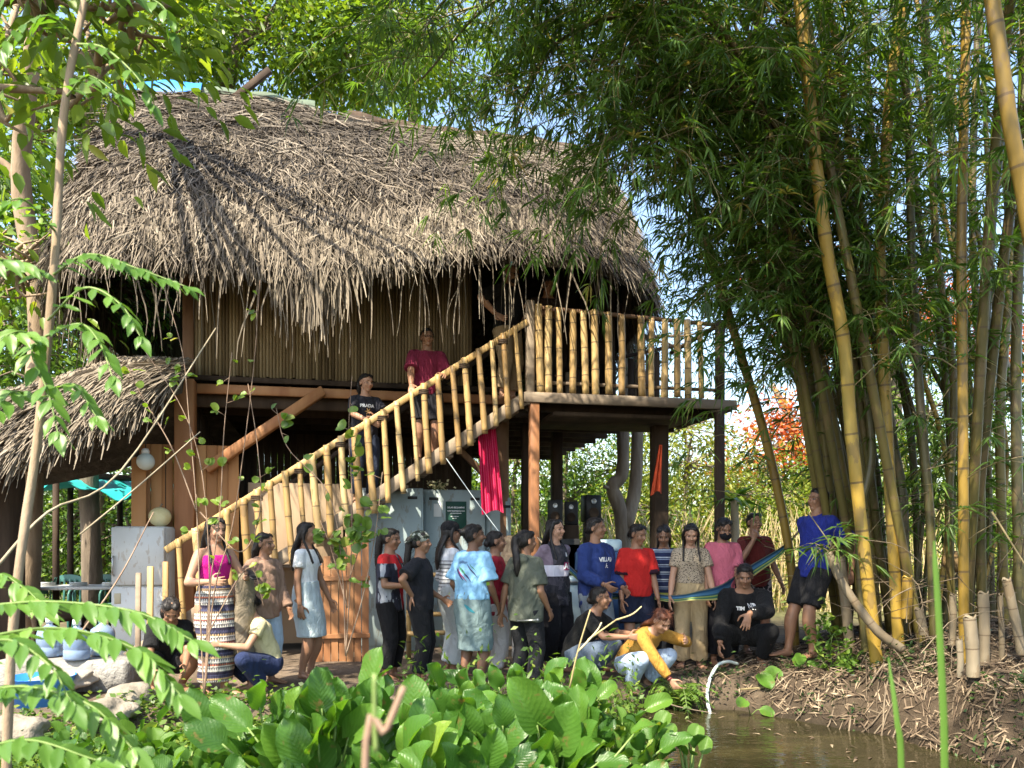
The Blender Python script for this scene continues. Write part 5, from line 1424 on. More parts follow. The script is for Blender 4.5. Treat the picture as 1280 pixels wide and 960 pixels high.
rock(165, 872, 6.6, (.2, .2, .11), 'low pale rock beside the crouching woman in black', M['stone_pale'])
rock(960, 862, 7.75, (.34, .25, .16), 'mossy rock under the hand of the crouching man in black', M['stone'])
# water jugs and tub on the left
M['jug'] = NM('blue_clear_plastic').fin((.30, .42, .62), .15, .5); M['jug'].node_tree.nodes['Principled BSDF'].inputs['Transmission Weight'].default_value = .45
for i, (px, d, lab) in enumerate(((62, 7.4, 'blue water jug, leftmost of the three on the left ledge'), (96, 7.2, 'blue water jug, middle one of the three on the left ledge'), (128, 7.5, 'blue water jug, rightmost of the three beside the pickets'))):
    p = P(px, HYP, d); p[2] = .30
    j = T('water_jug', lab, 'water jug', p, 0, 'water jugs on the left ledge'); j.scale = (.82, .82, .82)
    q = MB(); q.lathe([(.125, 0), (.135, .02), (.135, .10), (.128, .11), (.135, .12), (.135, .24), (.12, .29), (.06, .335), (.035, .35), (.035, .39)], n=24); q.build('body', M['jug'], j)
    q = MB(); q.lathe([(.042, .372), (.042, .43), (.03, .437)], n=16); q.build('cap', M['glass_white'], j)
p = P(90, HYP, 7.35); p[2] = .12
q = MB(); q.box((0, 0, 0), (1.2, .42, .34), bev=.03); o = q.build('low_ledge', M['stone']); o.location = p; tag(o, 'low pale masonry ledge carrying the blue water jugs', 'ledge')
p = P(52, HYP, 6.7); p[2] = -.02
q = MB(); q.lathe([(.2, 0), (.25, .24), (.265, .25), (.25, .25), (.20, .03), (.001, .03)], n=28); o = q.build('tub', NM('bright_blue_plastic').fin((.03, .20, .60), .4, .4)); o.location = p; tag(o, 'bright blue plastic tub on the ground below the jugs', 'tub')
# pickets at the foot of the stairs
for px, top, w_, lab in ((172, 716, .055, 'dark weathered picket post, left of the three before the refrigerator'), (187, 708, .065, 'pale sunlit picket post, middle of the three before the refrigerator'), (206, 702, .06, 'tan picket post nearest the crouching woman in black')):
    a_ = P(px, top, 8.55); q = MB(); q.beam((0, 0, -.15), (0.01, 0, a_[2]), w_, .03, (0, 1, 0), .006)
    o = q.build('picket_post', M['wood_grey'] if px == 172 else M['bamboo_pole']); o.location = (a_[0], a_[1], 0); tag(o, lab, 'post', 'picket posts before the refrigerator')
# hanging globe lamp
p = P(182, 577, 9.2)
gl = T('globe_lamp', 'round frosted globe lamp hanging under the annex roof', 'lamp', p)
q = MB(); q.ell((0, 0, 0), (.10, .10, .10), n=24, m=16); q.build('globe', NM('frosted_glass').fin((.55, .62, .60), .25, .5), gl)
q = MB(); q.lathe([(.04, .085), (.045, .12), (.03, .15)], n=14); q.build('holder', M['glass_white'], gl); q = MB(); q.tube([(0, 0, .14), (.02, 0, .75)], [.005, .005], 6); q.build('cord', M['rubber'], gl)
# table, chairs, dog, tarpaulin in the left background
b = P(112, HYP, 11.2); b[2] = 0
tb = T('dining_table', 'long white topped table in shade behind the jugs', 'table', b, R(4))
q = MB(); q.box((0, 0, .74), (1.9, .8, .04), bev=.008); q.build('tabletop', M['enamel'], tb)
for x in (-.85, .85):
    for y in (-.32, .32): q = MB(); q.beam((x, y, 0), (x, y, .72), .05, .05, (0, 1, 0)); q.build('leg', M['wood_dark'], tb)
for k, (x, lab) in enumerate(((-.55, 'left'), (-.1, 'middle'), (.35, 'right'))):
    q = MB(); 
    for i in range(4): q.lathe([(.10, i * .012), (.12, i * .012 + .01)], n=18)
    o = q.build('plate_stack', M['glass_white']); o.location = b + np.array([x, -.1, .765]); tag(o, f'stack of white plates on the {lab} part of the shaded table', 'plates')
def plastic_chair(loc, rz, label):
    c_ = T('plastic_chair', label, 'chair', loc, rz, 'plastic chairs around the shaded table')
    mt = M['chair_green']
    q = MB(); q.box((0, 0, .43), (.44, .42, .03), bev=.012); q.build('seat', mt, c_)
    q = MB()
    G = np.array([[(x * .22, .21 + .05 * f + .03 * (1 - x * x), .45 + f * .42 - .05 * x * x * f) for x in np.linspace(-1, 1, 9)] for f in np.linspace(.75, 1, 3)])
    q.grid(G); q.grid(G + [0, .02, 0], flip=True)
    for x in np.linspace(-.2, .2, 6): q.beam((x, .21, .44), (x, .245, .80), .03, .015)
    q.build('backrest', mt, c_)
    for sx in (-.19, .19):
        for sy in (-.18, .19): q = MB(); q.beam((sx, sy, .43), (sx * 1.15, sy * 1.15, 0), .035, .035, (0, 1, 0)); q.build('leg', mt, c_)
        q = MB(); q.tube(smooth_path([(sx * 1.1, .2, .66), (sx * 1.15, 0, .66), (sx * 1.12, -.18, .62), (sx * 1.1, -.19, .43)], 9), np.full(9, .018), 8); q.build('armrest', mt, c_)
M['chair_green'] = NM('teal_plastic').fin((.04, .14, .12), .45, .4)
for px, d, rz, lab in ((40, 11.3, R(-60), 'teal plastic chair at the left end of the shaded table'), (75, 12.2, R(5), 'teal plastic chair behind the table, left of the dark post'), (118, 12.3, R(-5), 'teal plastic chair behind the middle of the shaded table'), (150, 12.4, R(10), 'teal plastic chair behind the table beside the refrigerator')):
    b2 = P(px, HYP, d); b2[2] = 0; plastic_chair(b2, rz, lab)
# dog under the table
p = P(72, HYP, 10.4); p[2] = 0
q = MB(); h_ = lambda *a: np.array(a, float)
body = smooth_path([h_(-.30, 0, .44), h_(-.12, 0, .42), h_(.10, 0, .43), h_(.26, 0, .47)], 9); q.tube(body, np.interp(np.linspace(0, 1, 9), [0, .25, .6, 1], [.085, .085, .115, .10]), 14); q.ell((-.31, 0, .44), (.085, .085, .09)); q.ell((.26, 0, .46), (.10, .095, .115))
q.tube(smooth_path([h_(.27, 0, .50), h_(.36, 0, .60), h_(.42, 0, .66)], 6), np.linspace(.08, .06, 6), 12); q.ell((.45, 0, .68), (.085, .065, .065)); q.tube([h_(.48, 0, .67), h_(.58, 0, .645)], [.04, .028], 10); q.ell((.58, 0, .645), (.03, .026, .024))
for sy in (-.045, .045): q.ell((.41, sy * 1.2, .745), (.022, .014, .05))
for sy in (-.06, .06):
    q.tube(smooth_path([h_(.25, sy, .42), h_(.24, sy, .26), h_(.26, sy, .14), h_(.25, sy, .03)], 8), np.linspace(.05, .022, 8), 10); q.ell((.27, sy, .025), (.045, .026, .024))
    q.tube(smooth_path([h_(-.30, sy, .42), h_(-.24, sy, .27), h_(-.36, sy, .16), h_(-.33, sy, .03)], 9), np.linspace(.072, .022, 9), 10); q.ell((-.31, sy, .025), (.045, .026, .024))
q.tube(smooth_path([h_(-.37, 0, .48), h_(-.46, 0, .42), h_(-.50, 0, .30)], 7), np.linspace(.026, .012, 7), 8)
V, F = remesh(q, .012, 3); o = finish('dog', V, F, m_varied('dark_dog_fur', [(0, (.025, .018, .012)), (1, (.08, .055, .035))], 8, rough=.8), None); o.location = p; o.rotation_euler = (0, 0, R(200)); tag(o, 'dark brown dog standing under the shaded table', 'dog')
# turquoise tarpaulin roof strip behind
q = MB(); a_ = P(60, 600, 13.0); b_ = P(225, 606, 13.6)
G = np.array([[a_ * (1 - u) + b_ * u + np.array([0, -v * 1.6, -.10 * math.sin(u * 9) * v - v * .22 + .05 * math.sin(u * 23 + v * 3)]) for u in np.linspace(0, 1, 30)] for v in np.linspace(0, 1, 8)])
q.grid(G); q.grid(G - [0, 0, .01], flip=True)
M['turq'] = NM('turquoise_tarp').fin((.03, .42, .42), .45, .4)
ta = T('tarpaulin_shelter', 'turquoise tarpaulin stretched on dark poles in the left background', 'tarpaulin', (0, 0, 0)); q.build('sheet', M['turq'], ta)
for px, d in ((70, 11.6), (88, 12.6), (150, 13.2), (222, 13.4)): q = MB(); b2 = P(px, HYP, d); b2[2] = 0; q.tube([b2, b2 + [0, 0, 2.5 if d < 12 else 2.42]], [.05, .045], 8); q.build('pole', M['wood_dark'], ta)
q = MB(); a_ = P(40, 590, 12.8); b_ = P(225, 602, 13.3); q.tube([a_, b_], [.05, .05], 8); q.build('crossbar', M['wood_dark'], ta)
# hammock held by the row of people
ha = T('hammock', 'blue green striped hammock strung from a bamboo culm across the row of people', 'hammock', (0, 0, 0))
m = NM('hammock_weave'); tt = m.attr('tco')
c = m.ramp(tt, [(0, (.30, .28, .10)), (.12, (.03, .11, .07)), (.24, (.22, .27, .07)), (.34, (.03, .09, .12)), (.46, (.08, .20, .36)), (.72, (.04, .12, .28)), (.9, (.32, .36, .34))], 'CONSTANT'); m.bump(m.noise(90, 2, m.co('Object')), .3, .005); M['hammock'] = m.fin(c, .85, .12)
path = smooth_path([P(992, 672, 8.75), P(975, 690, 8.72), P(940, 713, 8.62), P(905, 738, 8.25), P(868, 745, 8.02), P(835, 748, 8.35), P(800, 742, 8.6), P(765, 745, 8.75), P(735, 732, 8.85), P(702, 702, 9.2), P(688, 690, 9.5)], 60)
wdt = np.interp(np.linspace(0, 1, 60), [0, .1, .28, .42, .72, .92, 1], [.02, .10, .17, .07, .065, .09, .02])
G = np.array([[path[i] + np.array([0, .05 * math.sin(v * 3.1) - .02, (v - .5) * wdt[i]]) for i in range(60)] for v in np.linspace(0, 1, 9)])
q = MB(); tv = np.repeat(np.linspace(0, 1, 9), 60); q.grid(G, t=tv); q.grid(G + [0, .008, 0], t=tv, flip=True); q.build('cloth', M['hammock'], ha)
for e0, e1 in ((P(992, 672, 8.75), P(1003, 658, 8.75)), (P(688, 690, 9.5), P(672, 672, 9.75))):
    q = MB(); q.tube([e0, e1], [.012, .010], 6); q.build('rope', M['wood_grey'], ha)
# hose, stick, twig
hp_ = smooth_path([P(922, 830, 8.0), P(910, 827, 7.9), P(897, 832, 7.75), P(887, 850, 7.55), P(884, 872, 7.4), P(888, 893, 7.2), P(893, 905, 7.05)], 30)
q = MB(); q.tube(hp_, np.full(30, .016), 8); tag(q.build('hose', NM('white_hose').fin((.52, .60, .58), .4, .4)), 'white hose arching from the crouching man into the pond', 'hose')
q = MB(); a_ = P(826, 876, 7.2); q.tube(smooth_path([a_, P(850, 884, 7.1), P(895, 892, 6.95)], 8), np.linspace(.008, .003, 8), 6); tag(q.build('twig', M['wood_grey']), 'thin pale twig the woman in yellow dips into the pond', 'twig')
q = MB(); q.tube([P(647, 776, 7.45), P(672, 775, 7.35)], [.006, .006], 6); q.ell(P(672, 775, 7.35), (.014, .014, .014)); tag(q.build('wire_rod', M['steel']), 'thin metal rod in the hand behind the olive tee', 'rod')
p = P(1194, 702, 7.3)
q = MB(); q.ell((0, 0, 0), (.11, .105, .10), n=24, m=16); V_ = q.V[0]; V_ *= (1 + .06 * vnoise(V_ * 6, 2, 3))[:, None]; q.V[0] = V_
o = q.build('coconut', m_varied('coconut_husk', [(0, (.12, .07, .03)), (.5, (.25, .16, .07)), (1, (.36, .25, .12))], 8, (1, 1, .3), rough=.9, bump=.6)); o.location = p; tag(o, 'brown husked coconut lodged among the bamboo bases', 'coconut')
# ================================================================== bamboo
M['bam_leaf'] = m_leaf('bamboo_leaf', [(0, (.042, .085, .019)), (.5, (.095, .175, .034)), (.86, (.18, .27, .055)), (.93, (.28, .27, .09)), (1, (.36, .27, .12))], .45, (1.7, 1.7, .55))
M['twig'] = m_varied('bamboo_twig', [(0, (.09, .07, .03)), (.5, (.20, .16, .08)), (1, (.32, .28, .17))], 8, rough=.7, bump=.1)
M['culm_y'] = m_culm('yellow_culm', [(.2, (.10, .07, .012)), (.5, (.23, .145, .020)), (.75, (.34, .22, .034)), (.95, (.24, .20, .05))], .42)
M['culm_o'] = m_culm('olive_culm', [(.2, (.035, .036, .011)), (.55, (.085, .074, .018)), (.9, (.16, .13, .034))], .38)
M['culm_d'] = m_culm('dark_culm', [(.2, (.022, .026, .010)), (.55, (.052, .052, .017)), (.9, (.10, .09, .033))], .36)
M['culm_dry'] = m_culm('dry_culm', [(.2, (.08, .062, .04)), (.55, (.18, .148, .10)), (.9, (.32, .27, .19))], .22, .7)
def fan_sprays(lv, tw, o, d, Lb, n_tw, n_lf, droop=.9, lsz=1.0, org=np.zeros(3)):
    """one bamboo side branch: a drooping twig with fans of narrow leaves"""
    k = 7; pts = [o]; dd = unit(d)
    wp = o + org + dd * Lb * .5
    if 2.3 < wp[0] < 3.7 and wp[1] < 8.5 and .2 < wp[2] < 2.75: return      # nothing grows where the man leans
    for i in range(k - 1):
        dd = unit(dd + np.array([0, 0, -droop / k]) + rng.normal(size=3) * .08); pts.append(pts[-1] + dd * Lb / (k - 1))
    pts = np.array(pts)
    tw.tube(pts, np.linspace(.0055, .002, k), 4, cap=False, mat=1)
    for f in np.linspace(.22, 1, n_tw):
        i = min(int(f * (k - 1)), k - 2); p = pts[i] + (pts[i + 1] - pts[i]) * (f * (k - 1) - i)
        td = unit(unit(pts[i + 1] - pts[i]) + rng.normal(size=3) * .75 + np.array([0, 0, -.1])); tl = rng.uniform(.05, .22)
        e = p + td * tl
        tw.tube(np.array([p, e]), [.0022, .0015], 3, cap=False, mat=1)
        n = max(3, int(n_lf + rng.integers(-2, 3)))
        side = unit(np.cross(td, [0, 0, 1.]) + rng.normal(size=3) * .2)
        a = np.linspace(-1.15, 1.15, n) + rng.normal(size=n) * .15
        dr = td[None] * np.cos(a)[:, None] + side[None] * np.sin(a)[:, None] + np.array([0, 0, -.28]) + rng.normal(size=(n, 3)) * .12
        ps = e - td * (np.abs(a) * .03)[:, None]
        base = rng.normal(.42, .17)
        if rng.random() < .035: base = .97
        leaves(lv, ps, dr, rng.uniform(.12, .27, n) * lsz, rng.uniform(.014, .025, n) * lsz, 'blade', unit(np.array([0, 0, 1.]) + rng.normal(size=(n, 3)) * .45), np.clip(base + rng.normal(size=n) * .12, 0, 1), droop=.18)
n_culm = 0
def culm(pts, r0, r1, mat, label, f_from=1.6, f_to=99, every=.42, nb=2, Lb=(.6, 1.3), n_tw=6, n_lf=6, bias=(0, 0, 0), droop=.9, thin=.25):
    global n_culm
    pts = np.asarray(pts, float); base = pts[0].copy()
    root = empty('bamboo_culm', base, 0, label, 'bamboo', 'culms of the bamboo clump')
    Lt = np.linalg.norm(np.diff(pts, axis=0), axis=1).sum(); n = int(Lt / .075) + 2
    path = smooth_path(pts, n)
    L = np.concatenate([[0], np.cumsum(np.linalg.norm(np.diff(path, axis=0), axis=1))])
    rr = np.interp(L / Lt, [0, .3, .75, 1], [r0, r0 * .97, (r0 + r1) / 2, r1]); rnd = random.random()
    ring = {'yellow_culm': .42, 'olive_culm': .38, 'dark_culm': .36, 'dry_culm': .22}[mat.name]
    fr = (L / ring + rnd * 3.7) % 1; rr = rr * (1 + .07 * np.exp(-((fr - .5) / .09) ** 2))
    q = MB(); q.tube(path - base, rr, 12, rnd=rnd)
    lv, tw = MB(), q
    h = f_from
    while h < min(Lt, f_to):
        i = int(np.searchsorted(L, h)); i = min(i, n - 2); o = path[i]; tg = unit(path[i + 1] - path[i])
        for b in range(nb):
            if rng.random() < (.25 if o[2] < 6.4 else thin): continue
            a = rng.uniform(0, 2 * np.pi); hd = np.array([math.cos(a), math.sin(a), rng.uniform(.1, .8)]) + np.array(bias) + tg * .5
            fan_sprays(lv, tw, o - base, hd, rng.uniform(*Lb), n_tw, n_lf, droop, 1.0, base)
        h += every * rng.uniform(.7, 1.3)
    q.build('stem', [mat, M['twig']], root)
    if lv.n: lv.build('foliage', M['bam_leaf'], root)
    n_culm += 1
    return root
def ext(pts, top=9.0, lean=None):
    """carries a culm on above the last seen point, arching over"""
    pts = [np.asarray(p, float) for p in pts]; d = unit(pts[-1] - pts[-2]); p = pts[-1]
    ln = np.array([0., 0, 0]) if lean is None else np.array(lean, float)
    while p[2] < top and d[2] > .15:
        d = unit(d + np.array([d[0] * .12, d[1] * .12, -.05]) + ln * .1); p = p + d * 1.2; pts.append(p)
    return pts
def onground(p): p = np.array(p, float); p[2] = gz(p[0], p[1]) - .06; return p
Q = lambda px, py, d: P(px, py, d)
# (photo points from the foot upward, distance), radius, material, label
CULMS = [
    ([(1322, 760, 5.0), (1300, 420, 4.9), (1282, 260, 4.85), (1262, 150, 4.8), (1240, 0, 4.75)], .058, 'culm_y', 'thick golden bamboo culm leaning in from the right picture edge'),
    ([(1205, 735, 6.6), (1204, 560, 6.5), (1202, 300, 6.4), (1207, 60, 6.3), (1209, -60, 6.3)], .048, 'culm_y', 'straight upright golden culm above the husked coconut'),
    ([(1098, 752, 7.0), (1066, 560, 6.9), (1055, 430, 6.8), (1035, 320, 6.7), (1022, 220, 6.6), (1012, 120, 6.5), (999, 0, 6.5)], .066, 'culm_y', 'thickest golden culm in the middle of the clump, split along its top'),
    ([(1124, 748, 7.3), (1108, 520, 7.2), (1100, 330, 7.1), (1105, 240, 7.0), (1113, 110, 6.9), (1130, 0, 6.8)], .062, 'culm_y', 'golden culm curving right at the top beside the thickest culm'),
    ([(1136, 756, 7.7), (1112, 600, 7.6), (1086, 330, 7.5), (1075, 260, 7.4), (1062, 180, 7.3), (1050, 80, 7.2), (1034, 0, 7.2)], .045, 'culm_y', 'slim yellow culm between the two thick golden culms'),
    ([(1100, 770, 7.9), (1082, 620, 7.9), (1060, 480, 7.9), (1022, 300, 7.8), (1000, 200, 7.8), (975, 85, 7.7), (930, 0, 7.7)], .048, 'culm_o', 'olive culm leaning left over the deck rail end'),
    ([(1086, 780, 8.1), (1060, 600, 8.1), (1010, 400, 8.0), (980, 250, 8.0), (930, 90, 7.9), (880, 20, 7.9)], .044, 'culm_o', 'slim olive culm leaning far left over the roof end'),
    ([(994, 800, 8.75), (988, 700, 8.75), (960, 560, 8.7), (925, 440, 8.6), (895, 340, 8.5), (868, 250, 8.5)], .060, 'culm_y', 'golden culm beside the leaning man that carries the hammock rope'),
    ([(1052, 806, 8.5), (1056, 700, 8.5), (1040, 590, 8.5), (1010, 500, 8.5), (965, 390, 8.4), (930, 320, 8.4), (890, 230, 8.3)], .052, 'culm_o', 'olive culm just right of the leaning man, bending left'),
    ([(1060, 800, 8.2), (1052, 680, 8.2), (1062, 560, 8.2), (1030, 460, 8.2), (1008, 340, 8.1), (985, 200, 8.1)], .050, 'culm_o', 'olive culm behind the shoulder of the leaning man'),
    ([(1128, 742, 7.5), (1130, 640, 7.5), (1118, 560, 7.5), (1096, 430, 7.4), (1060, 300, 7.4), (1040, 150, 7.3), (1030, 0, 7.3)], .050, 'culm_d', 'dark culm crossing behind the thickest golden culm'),
    ([(1168, 738, 7.0), (1162, 640, 7.0), (1150, 500, 7.0), (1140, 330, 7.0), (1135, 150, 6.9), (1120, -30, 6.9)], .046, 'culm_d', 'dark slim culm left of the straight golden culm'),
    ([(1180, 745, 7.8), (1190, 600, 7.8), (1175, 420, 7.8), (1150, 280, 7.7), (1128, 90, 7.7)], .045, 'culm_d', 'dark culm bending left behind the straight golden culm'),
    ([(1228, 720, 6.9), (1226, 560, 6.8), (1238, 300, 6.7), (1252, 150, 6.7), (1262, -20, 6.6)], .048, 'culm_o', 'olive culm right of the straight golden culm'),
    ([(1256, 715, 7.4), (1250, 520, 7.3), (1262, 330, 7.3), (1252, 100, 7.2), (1240, -20, 7.2)], .050, 'culm_o', 'olive culm near the right edge behind the leaning golden culm'),
    ([(1276, 705, 6.6), (1270, 500, 6.6), (1274, 300, 6.5), (1280, 60, 6.5)], .050, 'culm_d', 'dark shaded culm along the right picture edge'),
    ([(1082, 760, 7.6), (1074, 660, 7.6), (1090, 560, 7.6), (1070, 400, 7.6), (1048, 200, 7.5)], .046, 'culm_d', 'dark culm low behind the bent dry stump'),
    ([(1150, 742, 8.4), (1140, 560, 8.4), (1110, 380, 8.4), (1088, 150, 8.3), (1080, -10, 8.3)], .046, 'culm_d', 'dark culm deep inside the clump behind the slim yellow culm'),
    ([(1212, 735, 8.2), (1218, 560, 8.2), (1196, 350, 8.1), (1186, 60, 8.1)], .046, 'culm_d', 'dark culm deep inside the clump behind the coconut'),
    ([(1240, 730, 8.6), (1232, 520, 8.6), (1216, 300, 8.5), (1222, 20, 8.5)], .048, 'culm_d', 'dark culm far back on the right side of the clump'),
    ([(1112, 770, 8.8), (1094, 600, 8.8), (1046, 420, 8.8), (1000, 300, 8.7)], .046, 'culm_d', 'dark culm far back fanning left from the clump'),
    ([(1042, 800, 8.9), (1044, 660, 8.9), (1030, 520, 8.9), (1000, 380, 8.9), (950, 240, 8.8)], .044, 'culm_d', 'dark thin culm far back behind the leaning man'),
    ([(1192, 742, 7.3), (1186, 640, 7.2), (1192, 480, 7.2), (1170, 300, 7.1), (1160, 80, 7.1)], .042, 'culm_o', 'olive thin culm just left of the coconut'),
]
ORD = ('first', 'second', 'third', 'fourth', 'fifth', 'sixth')
for j in range(16):
    px = 1046 + j * 15.5; tl = rng.normal() * 70 - (210 if j < 10 else 70); d = rng.uniform(7.2, 9.0)
    CULMS.append(([(px, 750, d), (px + rng.normal() * 12, 560, d), (px + tl * .45, 300, d), (px + tl, 40, d)], rng.uniform(.024, .034), ('culm_d', 'culm_o', 'culm_y')[j % 3], 'slender ' + ('dark', 'olive', 'golden')[j % 3] + ' culm in the thick of the clump, ' + ORD[j // 3] + ' of its colour from the left'))
for i, (pts, r, mt, lab) in enumerate(CULMS):
    W_ = [Q(*p) for p in pts]; W_[0] = onground(W_[0])
    tall = 8.6
    culm(ext(W_, tall), r * .82, r * .48, M[mt], lab, f_from=.5 + .5 * (i % 3), every=.42 if r > .036 else 1.0, nb=2, Lb=(.45, 1.35), n_tw=5, n_lf=6, bias=(-.12, -.15, 0), thin=.80)
ARCH = [
    ([(3.8, 8.0, .2), (3.1, 7.5, 3.6), (2.3, 7.1, 5.1), (1.6, 6.9, 5.3), (1.1, 6.85, 4.9), (.9, 6.85, 4.3)], 'olive culm with leaves hanging before the lower right of the thatch'),
    ([(3.75, 8.4, .2), (3.1, 7.9, 3.8), (2.4, 7.6, 5.6), (1.4, 7.4, 6.2), (.5, 7.35, 6.0), (.1, 7.3, 5.4)], 'olive culm with leaves hanging before the upper right of the thatch'),
    ([(3.6, 8.1, .2), (2.7, 7.4, 3.6), (2.0, 7.0, 5.6), (.9, 6.8, 6.1), (-.1, 6.7, 5.9), (-.75, 6.65, 5.2)], 'olive culm arching lowest to the left, leaves before the thatch middle'),
    ([(3.7, 8.2, .2), (2.8, 7.6, 3.8), (2.2, 7.3, 5.5), (1.5, 7.1, 5.9), (.9, 7.05, 5.6), (.65, 7.0, 4.9)], 'olive culm arching left with leaves before the right end of the thatch'),
    ([(3.5, 8.3, .2), (2.65, 7.6, 3.5), (1.95, 7.3, 5.9), (.75, 7.1, 6.6), (-.4, 7.0, 6.25), (-.95, 6.95, 5.5)], 'olive culm arching left whose tip droops before the roof middle'),
    ([(3.75, 7.3, .3), (2.85, 6.9, 4), (2.05, 6.5, 6.9), (.6, 6.25, 8.0), (-.9, 6.1, 7.5), (-1.6, 6.0, 6.9)], 'olive culm arching highest above the pond towards the left, out of view to shade the people'),  # unseen arch, shaped to throw shade on the row of people
    ([(3.6, 8.6, .3), (2.9, 8.2, 4.6), (2.0, 8.05, 6.1), (1.1, 7.95, 6.6), (.3, 7.85, 6.1), (.02, 7.8, 5.3)], 'olive culm arching left with its tip before the roof right half'),
    ([(3.55, 8.7, .3), (3.0, 8.5, 4.5), (2.3, 8.2, 6.4), (1.4, 8.1, 7.0), (.3, 8.0, 6.9), (-.8, 7.9, 6.5)], 'slim olive culm arching left close above the thatch'),
    ([(3.9, 6.9, .4), (3.65, 6.0, 4.6), (3.2, 4.6, 6.7), (2.6, 3.4, 7.0), (1.9, 2.7, 6.5), (1.5, 2.4, 6.0)], 'olive culm added for shade, arching forward and left out of view above the water'),  # added: bends forward above the view to shade the bank
    ([(4.0, 7.1, .4), (3.9, 6.1, 4.5), (3.8, 4.6, 6.6), (3.5, 3.4, 6.9), (3.1, 2.6, 6.4)], 'olive culm added to shade the muddy bank, arching straight forward out of view'),  # second added culm, its unseen top keeps sun off the bank
    ([(3.5, 8.5, .2), (2.6, 7.7, 3.8), (2.05, 7.4, 5.4), (1.6, 7.25, 5.2), (1.4, 7.2, 4.5)], 'short olive culm whose tip hangs beside the platform railing'),
    ([(3.9, 7.7, .4), (3.2, 7.4, 4.2), (2.5, 7.2, 6.0), (1.8, 7.05, 6.5), (1.25, 7.0, 6.0), (1.05, 7.0, 5.2)], 'short olive culm arching left with tip above the platform'),
]
for i, (pts, lab) in enumerate(ARCH):
    pts[0] = onground(pts[0])
    culm(pts, .042, .008, M['culm_o'], lab, f_from=2.8 if i in (0, 1, 2, 3, 4, 6, 9, 10) else 4.0, every=.13 if i in (0, 1, 10) else .19, nb=4 if i in (0, 1, 10) else 3, Lb=(.6, 1.6), n_tw=7, n_lf=6, bias=(-.25, -.1, -.05), droop=1.25)
# stumps and the bent dry culm
def stump(px0, py0, px1, py1, d, r, label, mat='culm_dry'):
    a, b = Q(px0, py0, d), Q(px1, py1, d); a = a - (b - a) * .12
    root = empty('bamboo_stump', a, 0, label, 'stump', 'cut bamboo stumps on the bank')
    n = 16; pts = smooth_path([a - a, (b - a) * .5 + np.array([.006, 0, 0]), b - a], n); L = np.linalg.norm(b - a)
    rr = r * (1 + .09 * np.exp(-(((np.linspace(0, L, n) / .22 + .3) % 1 - .5) / .1) ** 2))
    q = MB(); q.tube(pts, rr, 14, cap=False); q.tube(pts[-4:][::-1], np.full(4, r * .78), 14, cap=False)
    e = unit(pts[-1] - pts[-2]); a_ = np.linspace(0, 2 * np.pi, 15); X_ = unit(np.cross(e, [0, 1., 0])); Y_ = np.cross(e, X_)
    ring = lambda rad, up: np.array([pts[-1] + e * (up + .012 * math.sin(3 * t)) + rad * (math.cos(t) * X_ + math.sin(t) * Y_) for t in a_])
    q.grid(np.array([ring(rr[-1], 0), ring(r * .95, .012), ring(r * .78, .01), ring(r * .78, -.05)]))
    q.lathe([(.001, 0), (r * .8, 0)], (pts[-4][0], pts[-4][1], pts[-4][2]), 14)
    q.build('stem', M[mat], root)
for a in [(1017, 800, 1017, 748 - 60, 6.9, .034, 'thin pale stump standing left of the short stump row'), (1086, 0, 0, 0, 0, 0, '')][:0]: stump(*a)
for s_ in [(1216, 838, 1212, 772, 6.05, .046, 'short thick pale stump at the front of the bank'),
           (1230, 822, 1229, 742, 6.35, .040, 'pale stump just behind the short thick front stump'),
           (1190, 800, 1191, 745, 6.7, .028, 'slender pale stump left of the front stumps'),
           (1275, 808, 1258, 725, 6.3, .034, 'sunlit splintered stump leaning left at the right edge'),
           (1252, 828, 1250, 745, 6.5, .022, 'thin split stump between the front stump and the leaning one'),
           (1133, 768, 1134, 722, 7.2, .045, 'yellow stump left of the golden culm with fresh leaves'),
           (1088, 770, 1078, 698, 7.6, .042, 'tall yellow stump behind the bent dry culm'),
           (1062, 806, 1050, 696, 7.85, .048, 'tan stump next to the black shorts of the leaning man'),
           (1154, 790, 1148, 762, 6.9, .036, 'low dark stump in the dry leaf litter'),
           (1200, 842, 1199, 800, 6.3, .024, 'smallest grey stump low on the muddy bank')]:
    stump(*s_, mat='culm_y' if 'yellow' in s_[-1] else 'culm_dry')
pts = [Q(1128, 812, 6.75), Q(1098, 790, 6.75), Q(1068, 752, 6.8), Q(1047, 718, 6.85), Q(1036, 690, 6.9)]
root = empty('bent_culm', pts[0], 0, 'bent grey dry bamboo culm curving up from the muddy bank', 'bamboo')
q = MB(); path = smooth_path(pts, 40) - pts[0]; q.tube(path, np.linspace(.042, .032, 40) * (1 + .06 * np.exp(-((np.linspace(0, 6, 40) % 1 - .5) / .12) ** 2)), 12)
lv, tw = MB(), q
for k in range(5): fan_sprays(lv, tw, path[-1], np.array([rng.normal() * .8, -.4, .5]), .25, 3, 6)
lv.build('foliage', M['bam_leaf'], root); q.build('stem', [M['culm_dry'], M['twig']], root)

M['dead_twig'] = m_varied('dead_twig', [(0, (.05, .035, .022)), (.5, (.12, .09, .06)), (1, (.24, .19, .13))], 6, rough=.8, bump=0, rndmix=.8)
